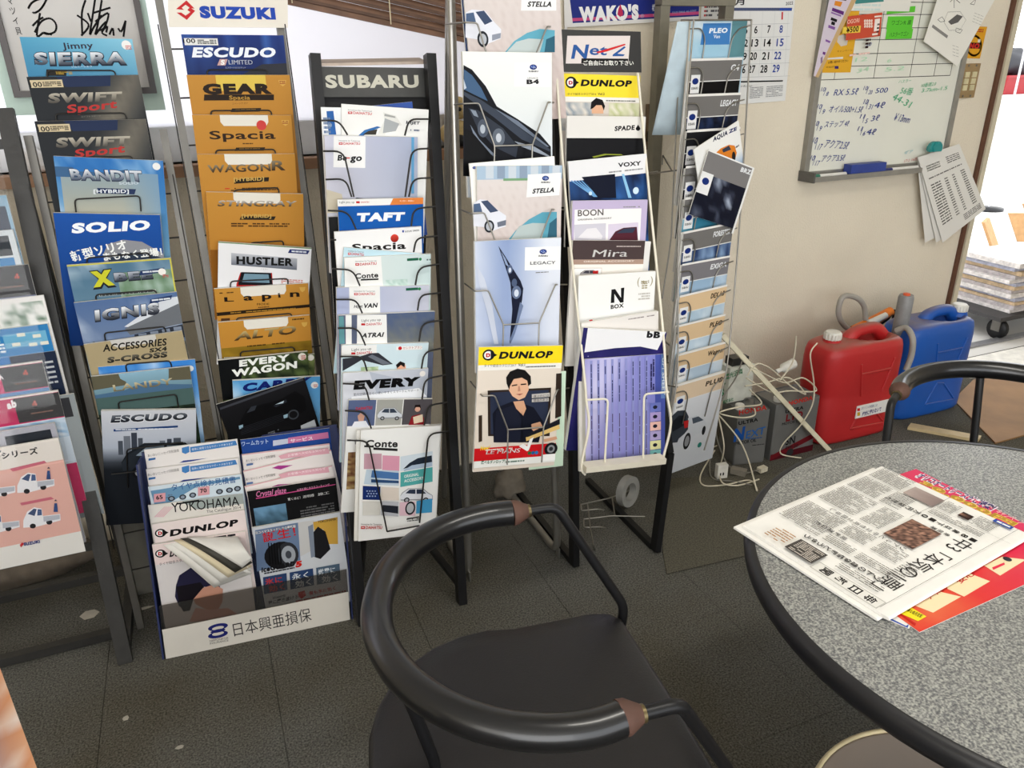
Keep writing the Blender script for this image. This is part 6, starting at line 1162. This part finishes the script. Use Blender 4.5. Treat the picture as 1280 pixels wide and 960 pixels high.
# ================================================================ sill items
pt = thing('plush_toy', 'beige plush toy with black nose on the window sill', 'toy', (.74,YW-.02,WZ0))
PL = mat('beige_plush', (196,172,120), .95, var=.2, scale=80, bump=.4, bscale=300)
Z(540,60,5.3333)
def ball(name, c, r, m, par, sq=(1,1,1)):
    bm = bmesh.new(); bmesh.ops.create_icosphere(bm, subdivisions=3, radius=r); me = bpy.data.meshes.new(name)
    for v in bm.verts: v.co = V((v.co.x*sq[0], v.co.y*sq[1], v.co.z*sq[2])) + V(c) - parent_base(par)
    bm.to_mesh(me); bm.free(); me.materials.append(m)
    for f in me.polygons: f.use_smooth = True
    o = bpy.data.objects.new(name, me); C.objects.link(o); o.parent = par; return o
c0 = onY(175,400,YW); ball('head', c0, .032, PL, pt); ball('nose', onY(184,408,YW-.032), .006, BLACKM, pt); ball('body', (c0.x,YW,WZ0+.038), .038, PL, pt, (1,.9,1)); ball('ear', c0+V((-.02,0,.03)), .012, PL, pt)
ball('foot', onY(190,625,YW-.035)+V((0,0,.002)), .018, BLACKM, pt, (1,1.2,1)); ball('arm', (c0.x-.045,YW-.01,WZ0+.04), .02, PL, pt, (.9,.9,1.3))
Z(0,0,3.692)
c0 = onY(150,750,YW-.01); blob('cloth_bundle', 'small white cloth bundle on the sill behind the leftmost racks', 'cloth', (c0.x,YW+.0,WZ0+.001), .035, mat('white_cloth', (226,222,220), .9), 4)
# ================================================================ right corner: cans
def jerry(name, label, x0, x1, y0, y1, h, m, capm, cap_at, group='plastic fuel cans on the floor'):
    cx, cy = (x0+x1)/2, (y0+y1)/2; hx, hy = (x1-x0)/2, (y1-y0)/2
    t = thing(name, label, 'fuel can', (cx,cy,0), group)
    def ring(s_, z, e=5.0, n=48):
        out = []
        for i in range(n):
            a = 2*math.pi*i/n; ca, sa = math.cos(a), math.sin(a); rr_ = (abs(ca)**e+abs(sa)**e)**(-1/e)
            out.append(V((cx+hx*s_*rr_*ca, cy+hy*s_*rr_*sa, z)))
        return out
    rings = [ring(.86,0), ring(.95,.004), ring(.99,.015), ring(1,.03), ring(1,h*.42), ring(.985,h*.45), ring(.985,h*.5), ring(1,h*.53), ring(1,h*.78), ring(.985,h*.85), ring(.95,h*.9)]
    for s_, z in ((.88,.925),(.78,.94),(.62,.945),(.45,.947),(.3,.948),(.16,.948),(.05,.948)):
        rg = ring(s_, h*z, 5-3*(1-s_))
        for v in rg:
            dx, dy = (v.x-cx-hx*.32)/(hx*.34), (v.y-cy)/(hy*.5); k = math.exp(-(dx*dx+dy*dy)**2); v.z -= h*.2*k
        rings.append(rg)
    MB().loft(rings).build('can_body', m, t)
    zt = h*.93
    MB().tube(spline([(cx-hx*.2,cy+hy*.1,zt-.025),(cx-hx*.08,cy+hy*.1,zt+.008),(cx+hx*.15,cy+hy*.1,zt+.022),(cx+hx*.55,cy+hy*.1,zt+.018),(cx+hx*.82,cy+hy*.1,zt-.03)],5), [.03,.029,.028,.027,.026,.025,.024,.023,.022,.022,.022,.022,.022,.022,.022,.023,.024,.025,.026,.028,.03], 14).build('handle', m, t)
    capx = cx+hx*cap_at
    MB().lathe((capx,cy,zt-.005), [(.034,0),(.03,.012),(.03,.018)], 24).build('neck', m, t)
    cp = MB().lathe((capx,cy,zt+.012), [(.027,0),(.028,.002),(.028,.024),(.024,.028)], 24)
    for i in range(16):
        a = i*math.pi/8; cp.obox((capx+.028*math.cos(a)-.002,cy+.028*math.sin(a)-.002,zt+.013), (.004,0,0), (0,.004,0), (0,0,.021))
    cp.build('cap', capm, t)
    yf = y0-.001
    for (ax,az,bx_,bz) in ((-.25,.15,-.02,.38),(-.02,.38,.2,.36),(.2,.36,.62,.15),(-.25,.15,.62,.13),(-.25,.85,-.12,.5),(.62,.85,.42,.5),(-.2,.74,.55,.74)):
        MB().tube([(cx+hx*ax,yf+.001,h*.9*az),(cx+hx*bx_,yf+.001,h*.9*bz)], .004, 8).build('moulded_rib', m, t)
    return t
RED = mat('red_can_plastic', (184,38,40), .42, var=.08, scale=6); BLUEP = mat('blue_can_plastic', (22,84,170), .42, var=.1, scale=6)
WCAP = mat('white_cap', (224,222,214), .4)
def dusty(m):
    nt = m.node_tree; N = nt.nodes; b = N['Principled BSDF']; src = b.inputs['Base Color'].links[0].from_socket
    g = N.new('ShaderNodeNewGeometry'); sx = N.new('ShaderNodeSeparateXYZ'); nt.links.new(g.outputs['Normal'], sx.inputs[0])
    nz = N.new('ShaderNodeTexNoise'); nz.inputs['Scale'].default_value = 22; nz.inputs['Detail'].default_value = 5; nt.links.new(g.outputs['Position'], nz.inputs['Vector'])
    mu = N.new('ShaderNodeMath'); mu.operation = 'MULTIPLY'; nt.links.new(nz.outputs['Fac'], mu.inputs[1])
    mr = N.new('ShaderNodeMapRange'); mr.inputs[1].default_value = .55; mr.inputs[2].default_value = 1; mr.inputs[4].default_value = 1.1; nt.links.new(sx.outputs['Z'], mr.inputs[0]); nt.links.new(mr.outputs[0], mu.inputs[0])
    mx = N.new('ShaderNodeMix'); mx.data_type = 'RGBA'; mx.inputs[7].default_value = (*s2l((128,108,92)), 1); nt.links.new(mu.outputs[0], mx.inputs[0]); nt.links.new(src, mx.inputs[6]); nt.links.new(mx.outputs[2], b.inputs['Base Color'])
dusty(RED); dusty(BLUEP)
jr = jerry('fuel_can', 'red plastic fuel can with white cap and sticker', 1.93, 2.29, 1.83, 2.0, .40, RED, WCAP, -.62)
jb = jerry('fuel_can', 'blue plastic fuel can with grey pump beside the doorway', 2.345, 2.70, 1.87, 2.04, .40, BLUEP, WCAP, .82)
Z(960,360,4)
qp = Plane((0,1.829,0),0,0); a, b_, c0 = qp.at(438,592), qp.at(575,560), qp.at(432,652)
st = MB().obox((c0.x,1.8255,c0.z), V((b_.x-a.x+.02,0,0)), V((0,0,a.z-c0.z)), V((0,.003,0))).build('sticker', PAPER, jr)
p = Pr(st, (c0.x,1.8255,c0.z), (1,0,0), (0,0,1), b_.x-a.x+.02, a.z-c0.z, names=('sticker_print','lettering'), matte=True); p.full((232,230,226)); p.q((200,50,50),(446,602),(460,600),(460,614),(446,616)); p.q((206,170,60),(446,622),(460,620),(460,638),(446,640)); p.t('ガソリンの容器には',466,608,545,590,12,(60,56,120)); p.t('絶対に使わないで',470,640,565,612,20,(50,50,120),.03)
# hand pump in the blue can
pm = thing('fuel_pump', 'grey cylindrical pump with hose standing in the blue can', 'pump', (2.42,1.95,.37))
GPL = mat('grey_pump_plastic', (138,138,138), .4); HOSE = mat('grey_hose', (160,156,148), .45, var=.06)
c0 = hit(660,205,(0,1.95,0),V((0,1,0))); tp = hit(662,40,(0,1.95,0),V((0,1,0)))
MB().lathe((c0.x,1.95,c0.z-.03), [(.02,0),(.027,.01),(.027,tp.z-c0.z+.02),(.024,tp.z-c0.z+.03)], 20).build('cylinder', GPL, pm); MB().lathe((c0.x,1.95,tp.z), [(.012,0),(.012,.006)], 14).build('button', mat('orange_button', (220,92,50), .4), pm)
yz = lambda x, y, Y=1.9: hit(x, y, (0,Y,0), V((0,1,0)))
MB().tube(spline([yz(640,215,1.93),yz(690,200,1.9),yz(722,250,1.86),yz(718,330,1.85),yz(690,410,1.85)],6), .011, 10).build('hose', HOSE, pm)
# orange electric pump with looped hose, behind the red can
po = thing('electric_pump', 'orange battery pump with looped grey hose behind the red can', 'pump', yz(520,220,2.09))
ORG = mat('orange_plastic', (226,122,36), .4)
MB().tube([yz(420,210,2.1),yz(500,180,2.1),yz(615,115,2.1)], [.016,.022,.018], 12).build('pump_body', ORG, po); MB().tube([yz(500,180,2.085),yz(590,135,2.085)], [.015,.012], 10).build('grip_band', PAPER, po)
MB().tube([yz(560,180,2.1),yz(600,150,2.09),yz(630,115,2.09),yz(626,200,2.1)], .008, 8).build('strap', BLACKM, po); MB().tube([yz(465,215,2.085),yz(520,200,2.085)], .014, 10).build('label_band', mat('grey_label', (96,96,98), .5), po)
MB().tube(spline([yz(430,225,2.11),yz(375,180,2.11),yz(352,120,2.11),yz(375,45,2.11),yz(440,48,2.11),yz(480,90,2.11),yz(488,160,2.1)],6), .0105, 10).build('hose', HOSE, po)
MB().tube([yz(440,200,2.12),(yz(440,200,2.12).x,2.13,.02),(yz(440,200,2.12).x,2.13,0)], .012, 8).build('suction_tube', GPL, po)
# oil tins
Z(800,420,3.4286)
TIN = mat('dark_grey_tin', (104,104,102), .4, 0, .1, 10)
def tin(label, BL, BR, TLp, h, depth):
    a, b_ = onZ(*BL, 0), onZ(*BR, 0); u = b_-a; W = u.length; u.normalize(); v = V((-u.y,u.x,0))
    t = thing('oil_tin', label, 'oil can', a+u*W/2+v*depth/2, 'motor oil tins on the floor')
    bd = MB(); n_ = v*-1
    def rr(s_, z): return [a+u*(W/2+sx*W/2*s_)+v*(depth/2+sy*depth/2*s_)+V((0,0,z)) for sx,sy in ((-1,-.94),(-.94,-1),(.94,-1),(1,-.94),(1,.94),(.94,1),(-.94,1),(-1,.94))]
    bd.loft([rr(.98,0),rr(1,.004),rr(1,h-.006),rr(.985,h),rr(.96,h-.004)], smooth=False).build('tin_body', TIN, t)
    MB().lathe(a+u*W*.18+v*depth*.3+V((0,0,h-.004)), [(.016,0),(.016,.014),(.014,.017)], 18).build('spout_cap', WCAP, t)
    MB().tube(fillet([a+u*W*.4+v*depth*.5+V((0,0,h-.004)), a+u*W*.42+v*depth*.5+V((0,0,h+.02)), a+u*W*.75+v*depth*.5+V((0,0,h+.02)), a+u*W*.77+v*depth*.5+V((0,0,h-.004))],.01), .003, 8).build('carry_handle', TIN, t)
    return Pr(t, a-v*.0005, u, V((0,0,1)), W, h, names=('tin_print','lettering'))
p = tin('left dark grey oil tin with blue italic lettering', (398,556),(530,540),None,.205,.12); p.t('HONDA',424,338,542,314,20,(190,60,50),.04); p.t('ULTRA',422,382,506,364,15,(40,40,42),.04); p.t('N',400,452,444,440,52,(40,90,160),.05,.2); p.t('EXT',452,440,534,418,30,(60,110,170),.02,.2); p.t('MOTOR OIL',410,468,498,452,14,(40,40,42),.03); p.lines((60,100,150),.2,.88,.85,.93,1,dens=14); p.lines((60,60,62),.55,1.12,.95,1.16,1)
p = tin('right dark grey oil tin with red lettering beside the red fuel can', (556,536),(738,490),None,.215,.12); p.n((90,30,40),0,1.0,1,1.25); p.ng((120,34,44),(0,1.02),(1,.74),(1,.86),(0,1.12)); p.t('HONDA',636,298,740,272,18,(190,60,50),.04); p.t('ULTRA',622,332,700,312,14,(30,30,32),.04); p.t('LTD',624,366,696,348,28,(130,30,40),.04); p.t('MOTOR OIL',608,384,690,366,11,(30,30,32),.03); p.t('SN',622,468,662,458,30,(30,30,32),.02); p.t('0W-20',622,486,676,474,12,(40,40,42),.02); p.disc((60,60,62),642,498,14)
# white carton with green characters
ctn = thing('carton', 'white carton with green characters on the left oil tin', 'box', (1.6,1.97,.206))
bp = Plane((0,1.965,0),0,0); a, b_, c0 = bp.at(366,165), bp.at(462,122), bp.at(348,300)
zb = .2062; cb = MB().box((a.x-.01,1.93,zb),(b_.x,1.985,zb+.13)).build('carton_body', mat('carton_white', (214,216,206), .7), ctn)
p = Pr(ctn, (a.x-.01,1.9295,zb), (1,0,0), (0,0,1), b_.x-a.x+.01, .13, names=('carton_print','lettering'), matte=True); G_ = (60,130,90)
p.t('有限会社',340,214,366,204,24,G_,.02); p.t('電光沢商',366,186,440,158,22,G_,.02); p.t('株式会社',356,290,400,276,14,G_,.02); p.t('富',340,262,362,250,26,G_,.03)
o = MB().box((a.x+.005,1.94,zb+.1305),(b_.x-.02,1.98,zb+.158)).build('adapter', mat('black_adapter', (32,32,34), .4), loc=(a.x+.03,1.96,zb+.13)); tag(o, 'small black device lying on the white carton', 'device')
# white bottle lying on the right tin
bt_ = thing('spray_bottle', 'small white bottle lying on the right oil tin', 'bottle', (1.87,1.9,.235))
Z(960,360,4); a, b_ = yz(50,415,1.93), yz(130,375,1.93)
MB().tube([a, a.lerp(b_,.2), a.lerp(b_,.3), b_], [.008,.008,.017,.018], 14).build('bottle_body', WCAP, bt_); MB().tube([a+(a-b_)*.12, a], .009, 10).build('nozzle', PAPER, bt_)
# diagonal trunking
Z(800,420,3.4286)
a = hit(352,-4,(0,1.86,0),V((0,1,0))); b_ = onZ(812,492,.004)
o = MB().bar(a, b_, .016, .008, (1,0,.6)).build('cable_trunking', mat('cream_pvc', (222,214,188), .45), loc=b_); tag(o, 'cream plastic trunking strip slanting in front of the oil tins', 'strip')
# cables and power taps
CBL = mat('white_cable', (214,206,184), .5); CBG = mat('grey_cable', (120,116,106), .5)
F = lambda x, y, z=.006: onZ(x, y, z)
cabs = [([F(330,330,.2),F(440,470,.1),F(500,665),F(470,620),F(360,640),F(270,640),F(262,590),F(320,490,.03)], CBL, 'cream cable looping widest over the floor by the narrow rack'),
 ([F(335,340,.2),F(360,470,.12),F(345,560,.02),F(352,628,.02),F(430,640),F(510,615)], CBL, 'cream cable dropping to the white power tap'),
 ([F(320,320,.2),F(330,440,.1),F(380,560),F(440,590),F(520,570)], CBG, 'grey cable running to the small plug on the floor'),
 ([F(310,400,.1),F(300,520,.03),F(310,610),F(400,625),F(480,640)], CBG, 'grey cable lying behind the white power tap'),
 ([F(120,490,.02),F(220,500,.012),F(300,480,.01),F(330,470,.01)], CBL, 'cream cable crossing under the narrow rack'),
 ([yz(455,180,1.84),yz(560,240,1.84),yz(640,235,1.84),yz(755,235,1.84),yz(700,180,1.84),yz(620,200,1.84),yz(530,160,1.84),yz(470,130,1.84)], CBL, 'white cable coil on top of the oil tins'),
 ([yz(450,215,1.83),yz(540,200,1.84),yz(640,180,1.84),yz(710,250,1.84),yz(640,210,1.84),yz(560,140,1.84),yz(500,120,1.84),yz(460,170,1.84)], CBL, 'second tangled white cable on top of the oil tins'),
 ([yz(470,230,1.83),yz(520,290,1.83),yz(420,305,1.83),yz(340,330,1.83),yz(430,350,1.83),yz(490,340,1.83),yz(490,310,1.83)], CBL, 'white cable looping down the face of the left tin'),
 ([yz(670,0,1.82),yz(655,110,1.82),yz(600,190,1.82)], CBL, 'thin white cable hanging down the wall beside the red can'),
 ([yz(760,30,1.825),yz(730,80,1.822),yz(745,200,1.822),yz(740,290,1.81),yz(690,380,1.81),F(615,460,.06),F(605,505,.02),F(690,523)], CBL, 'thin white cable looping from the red cap to the floor'),
 ([yz(440,100,1.92),yz(410,180,1.9),yz(350,270,1.88),yz(325,340,1.86)], CBG, 'dark cable running down beside the white carton')]
for pts, m_, lab in cabs:
    sp = spline(pts, 7)
    for v in sp: v.z = max(v.z, .0072)
    o = MB().tube(sp, .0026, 6).build('cable', m_, loc=sp[-1]); tag(o, lab, 'cable', 'tangled cables in the corner')
pt_ = thing('power_tap', 'white power tap standing on the floor among the cables', 'power strip', F(352,610,0)); c0 = F(352,608,.0045)
MB().obox(c0+V((-.02,0,0)), V((.036,-.006,0)), V((.003,.02,0)), V((0,0,.05))).build('tap_body', WCAP, pt_); MB().obox(c0+V((-.012,-.0022,.012)), V((.004,-.0006,0)), V((0,.001,0)), V((0,0,.01))).obox(c0+V((-.002,-.0042,.012)), V((.004,-.0006,0)), V((0,.001,0)), V((0,0,.01))).build('slot', BLACKM, pt_)
o = MB().obox(F(385,590,.0045), V((.03,-.04,0)), V((.02,.015,0)), V((0,0,.02))).build('power_tap', mat('grey_tap', (130,124,112), .5), loc=F(395,600,0)); tag(o, 'grey power tap lying right of the white one', 'power strip')
pg = thing('cable_plug', 'cream plug lying on the floor near the left oil tin', 'plug', F(525,580,0)); c0 = F(525,580,.0045)
MB().obox(c0+V((-.016,-.01,0)), V((.032,.004,0)), V((-.002,.02,0)), V((0,0,.016))).build('plug_body', CBL, pg); MB().tube([c0+V((-.016,0,.008)),c0+V((-.03,.0,.008))], .002, 6).build('pin', SILVER, pg)
# ================================================================ mats and sheets on the floor
Z(0,0,1)
o = MB().loft([[onZ(*q_, .0005) for q_ in ((833,718),(1005,678),(1010,590),(830,598),(828,690))],[onZ(*q_, .004) for q_ in ((834,717),(1004,678),(1009,591),(831,599),(829,690))]], smooth=False).build('floor_mat', mat('olive_mat_pile', (98,95,84), .98, var=.45, scale=240, bump=.5, bscale=380, spec=.1), loc=onZ(890,660,0)); tag(o, 'dark olive carpet mat below the narrow silver rack', 'mat')
def slab(px, z0, z1): 
    lo = [onZ(*q_, z0) for q_ in px]; hi = [V((v.x,v.y,z1)) for v in lo]; return MB().loft([lo,hi], smooth=False)
o = MB().loft([[V((x_,y_,z_)) for x_,y_ in ((2.53,1.6),(3.7,1.6),(3.7,2.03),(2.97,2.04),(2.72,1.93))] for z_ in (.0005,.006)], smooth=False).build('plywood_sheet', mat('worn_plywood', (150,112,70), .65, var=.2, scale=7), loc=onZ(1290,510,0)); tag(o, 'brown plywood sheet on the floor inside the doorway', 'board')
o = slab(((1134,537),(1222,553),(1226,548),(1138,532)), .0005, .012).build('timber_strip', mat('pale_timber', (196,176,134), .6), loc=onZ(1180,542,0)); tag(o, 'pale timber strip on the floor below the blue can', 'strip')
# ================================================================ on the table
TPn = lambda x, y, z: onZ(x, y, z)
def flat(name, label, cat, TL, TR, BR, z, t, m=PAPER, mt=True):
    a, b_, c0 = onZ(*TL, z), onZ(*TR, z), onZ(*BR, z); u = b_-a; W = u.length; u.normalize(); n = V((0,0,1)); v = n.cross(u); H = abs((a-c0).dot(v)); o = a-v*H
    ob = MB().obox(o, u*W, v*H, V((0,0,-t))).build(name, m, loc=o+u*W/2+v*H/2-V((0,0,t))); tag(ob, label, cat)
    return Pr(ob, o, u, v, W, H, names=('print','lettering'), matte=mt)
Z(1000,560,4)
z = TZ+.0016
a = onZ(580,105,z); b_ = onZ(1439,540,z); c0 = onZ(610,930,z)
u = (b_-a).normalized(); v = V((0,0,1)).cross(u); W = (b_-a).length; H = abs((b_-c0).dot(v))
ob = MB().obox(a-v*H, u*W, v*H, V((0,0,-.0008))).build('flyer', PAPER, loc=a-v*H/2+u*W/2-V((0,0,.0008))); tag(ob, 'red, pink and yellow glossy sales flyer under the newspaper', 'flyer')
p = Pr(ob, a-v*H, u, v, W, H, names=('print','lettering')); p.full(lambda x,y: mixc(mixc((222,60,110),(222,70,60),y*1.4),(236,196,120),max(0,y-.72)*3*(1-x)+max(0,.35*cloud(x,y,4,2)))); p.t('オリコオートリースがご提案！',580,142,955,312,26,(60,40,110),.03,0,((240,230,236),.1)); p.t('30,000円',600,176,1060,392,20,(190,150,40),.03,0,((230,200,90),.08)); p.t('キャンペーン',975,322,1105,382,22,(236,190,190),.02)
for x0,y0,x1,y1,x2,y2,x3,y3 in ((575,790,700,720,805,745,665,825),(725,700,840,625,950,668,820,745),(920,590,1010,545,1130,560,1000,640)): p.q((240,226,190),(x0,y0),(x1,y1),(x2,y2),(x3,y3)); 
p.t('リースなら',650,760,740,700,18,(200,50,50),.02); p.t('安心',800,680,880,630,18,(200,50,50),.02); p.q((240,226,60),(480,820),(540,790),(632,845),(590,868)); p.t('お得な毎月定額',520,812,606,852,18,(60,50,30),.02); p.q((206,50,40),(455,800),(480,815),(580,880),(575,892)); p.q((226,60,90),(960,600),(1020,575),(1024,585),(966,612)); p.disc((60,60,70),1036,558,20)
p = None
a = onZ(330,815,TZ+.0006); c0 = onZ(545,905,TZ+.0006)
ob = MB().obox(a, (c0-a), V((0,0,1)).cross((c0-a).normalized())*.25, V((0,0,.0006))).build('flyer', PAPER, loc=a); tag(ob, 'white sheet with blue edge under the red flyer', 'flyer')
p = Pr(ob, a+V((0,0,.0006)), (c0-a), V((0,0,1)).cross((c0-a).normalized()), (c0-a).length, .25, names=('print','lettering')); p.q((70,100,180),(440,845),(530,890),(545,880),(538,900),(430,850))
# newspaper: two folded layers
Cc, Dd, Aa, Bb = (1130,430), (415,840), (-312,388), (460,88)
zN = TZ+.0105
a, b_, c0 = onZ(*Cc, zN), onZ(*Dd, zN), onZ(*Aa, zN); u = (b_-a); W = u.length; u.normalize(); v = V((0,0,1)).cross(u); H = abs((a-c0).dot(v)); NO = a-v*H
nw = thing('newspaper', 'folded newspaper lying across the flyers on the round table', 'newspaper', NO+u*W/2+v*H/2+V((0,0,TZ+.0018-zN)))
for i,(dx,dy,z0,z1) in enumerate(((.006,-.006,TZ+.002,TZ+.0055),(-.003,.004,TZ+.0058,TZ+.0105))):
    lo = NO+u*dx+v*dy; 
    # spine at the top edge is rounded, other edges flat
    ring = []
    for k_ in range(7):
        aa = -math.pi/2+math.pi*k_/6; ring.append(((H)+math.cos(aa)*.004, (z0+z1)/2+math.sin(aa)*(z1-z0)/2))
    prof = [(0,z0)]+ring+[(0,z1)]
    L = [V((lo.x,lo.y,0))+v*pv+V((0,0,pz)) for pv,pz in prof]; Rr = [q_+u*W for q_ in L]; n_ = len(prof)
    mb = MB(); mb.add(L+Rr, [(k_,k_+1,n_+k_+1,n_+k_) for k_ in range(n_-1)]+[(n_-1,0,n_,2*n_-1)]+[tuple(range(n_))[::-1], tuple(range(n_,2*n_))])
    mb.build('folded_section', mat('newsprint', (238,236,230), .9, var=.03), nw)
p = Pr(nw, NO+V((0,0,.0001))-u*.003+v*.004, u, v, W, H, names=('picture_print','lettering'), matte=True)
K = (70,66,62)
hb = H/W
p.n((200,198,192),.93,.05,.995,.36); p.n((232,230,224),.935,.055,.99,.355)
for i,c_ in enumerate('毎日新聞'): p.tn(c_,.942,.115+i*.068,.984,.042,(50,46,44),.02)
p.tn('中3「本気の1票」',.28,.15,.88,.075,(60,56,54),.0)
for i,c_ in enumerate('18歳以下10万円給付へ'): p.tn(c_,.235,.12+i*.037,.262,.026,(50,46,44),.02)
for i,c_ in enumerate('衆院選'): p.tn(c_,.295,.2+i*.03,.317,.022,K,.01)
for i,c_ in enumerate('リアルと中立性両立目指し'): p.tn(c_,.55,.24+i*.032,.575,.022,(56,52,50),.0)
for i,c_ in enumerate('ネットの虚偽情報どう使う'): p.tn(c_,.82,.14+i*.034,.85,.028,(50,46,44),.02)
for i,c_ in enumerate('総裁選公約'): p.tn(c_,.7,.42+i*.034,.725,.026,(56,52,50),.01)
p.grid(lambda x,y: mixc((70,56,52),(190,150,130),.5+cloud(x*3,y*2,5,3)),.33,.2,.54,.34,22,14)
p.grid(lambda x,y: mixc((150,134,130),(186,172,166),y+.2*cloud(x,y,3,1)),.06,.35,.16,.5,6,6); p.grid(lambda x,y: mixc((60,44,40),(190,150,130),max(0,1-abs(x-.5)*3)*max(0,y)),.08,.2,.13,.25,6,6)
p.n((60,90,170),.015,.06,.045,.14); p.lines((240,240,240),.02,.07,.04,.13,1,.6,True,5)
for x0,x1,y0,y1,r_ in ((.59,.69,.18,.3,9),(.59,.69,.33,.46,9),(.59,.8,.48,.62,18),(.34,.53,.37,.47,16),(.34,.53,.5,.62,16),(.17,.22,.1,.34,4),(.17,.32,.42,.52,12),(.17,.32,.54,.63,12),(.02,.15,.52,.63,10),(.05,.15,.1,.19,8),(.05,.15,.27,.34,8),(.74,.8,.14,.3,5),(.74,.8,.32,.46,5),(.64,.8,.1,.16,10),(.87,.92,.1,.3,4)):
    p.lines((112,109,104),x0,y0,x1,(hb-.025 if y1 > .61 else y1),r_,.36,True,max(3,int((y1-y0)/.009)))
p.n((90,86,82),.88,.36,.985,.5); p.lines((216,210,200),.885,.37,.98,.49,9,.4,True,8); p.lines((180,140,100),.88,.52,.985,.62,6,.4,True,8); p.n((150,146,140),.01,.35,.33,.352); p.n((150,146,140),.16,.0,.161,.62)
stroke(p,(120,116,112),[p.N(.02,.04),p.N(.99,.04)],.0006,False)
# ================================================================ clutter under the racks
Z(560,560,4.2667)
fz = lambda x, y, z=0: onZ(x, y, z)
o = blob('crumpled_rag', 'crumpled grey rag on the floor behind the tube rack', 'rag', fz(330,250), .045, mat('grey_rag', (120,112,100), .95, var=.2), 6, (1.2,.8,1.3))
q = flat('shipping_label', 'white label card with barcode on the floor under the tube rack', 'label', (255,352),(400,332),(410,356), .0015, .0008); q.full((190,190,184)); q.lines((40,40,40),.2,.05,.6,.2,1,.9,dens=20)
wbk = thing('wire_basket', 'fallen silver wire display hook on the floor behind the cream rack', 'wire hook', fz(760,420))
for pts in (((715,300),(860,268),(1000,215)),((725,380),(870,362),(1050,365)),((710,300),(712,335),(800,325),(832,332)),((725,382),(725,424),(815,420),(846,430)),((745,300),(760,430),(775,520)),((875,262),(890,362))): MB().tube(fillet([fz(x,y,.03+.0*i) for i,(x,y) in enumerate(pts)],.01), .0022, 6).build('wire', WIRES, wbk)
MB().tube([fz(775,520,.03),fz(782,548,.0)],.0022,6).tube([fz(1000,215,.03),fz(1002,225,.0)],.0022,6).build('wire', WIRES, wbk)
tr = MB(); c0 = fz(955,305,.0); 
tr.lathe(c0+V((0,.0,.052)), [(.03,-.012),(.05,-.012),(.05,.012),(.03,.012),(.03,-.012)], 28, axis=(.5,-1,.1)); tr.f = [f for f in tr.f if len(f) == 4]; tr.m = tr.m[:len(tr.f)]; tr.sm = [False]*len(tr.f)
o = tr.build('tape_roll', mat('grey_tape', (150,150,146), .5), loc=c0); tag(o, 'grey tape roll standing on the floor behind the cream rack', 'tape')
q = card(Plane((0,1.99,0),0,.3), 'price_card', 'small white printed card leaning behind the cream rack', 'card', (685,285),(818,258),(688,308), 0, .001); q.full((150,150,146)); q.lines((60,60,60),.05,.02,.9,.12,2,.6,dens=18)
Z(0,640,3)
Z(0,0,1)
for i,(x,y,w_,h_,lab) in enumerate(((112,768,.05,.022,'pale torn paper scrap inside the leftmost rack base'),(118,798,.028,.005,'thin pale scrap by the leftmost rack base'),(182,760,.045,.006,'long white paper strip beside the blue leaflet stand'),(157,898,.018,.008,'small white scrap on the carpet below the leftmost rack'),(225,934,.02,.006,'tiny white scrap on the carpet nearest the photo bottom'))):
    c0 = onZ(x,y,.0004); rr = random.Random(i); pts = [c0+V((math.cos(a*1.05)*w_*rr.uniform(.7,1)*.5, math.sin(a*1.05)*h_*rr.uniform(.7,1.2), 0)) for a in range(6)]
    o = MB().loft([pts,[q_+V((0,0,.0012)) for q_ in pts]], smooth=False).build('paper_scrap', mat('dirty_paper', (176,170,158), .9), loc=c0); tag(o, lab, 'paper scrap', 'paper scraps on the carpet')
blob('packing_cloth', 'rolled grey brown packing cloth behind the leftmost rack base', 'cloth', (-.66,2.135,.0), .1, mat('packing_cloth', (112,100,86), .9, var=.2), 12, (2.3,.6,.9))
MB().box((-.325,1.93,0),(-.05,1.945,.34)).build('lower_panel', mat('grey_panel', (104,102,94), .6, .1, .1), r1)
# magazine on a counter at the near left
ctr_ = MB().box((-.75,-.1,0),(-.30,.42,.73)).build('counter', mat('counter_grey', (150,144,136), .6), loc=(-.5,.2,0)); tag(ctr_, 'low counter just outside the lower left corner', 'counter')
a, b_ = onZ(-1,832,.75), onZ(47,962,.75); u = (b_-a).normalized(); v = V((0,0,1)).cross(u)
ob = MB().obox(a-u*.02+V((0,0,-.006))-v*0, u*.3, -v*.21, V((0,0,.006))).build('magazine', PAPER, loc=a); tag(ob, 'glossy peach and grey magazine at the lower left corner', 'magazine')
p = Pr(ob, a-u*.02-v*.21, u, v, .3, .21, names=('print','lettering')); p.full(lambda x,y: mixc(mixc((206,150,110),(150,120,120),max(0,min(1,(y-.03)*9))),(226,222,220),max(0,cloud(x*5,y*5,3,4)+.1)))
for p in ALLP: p.flush()
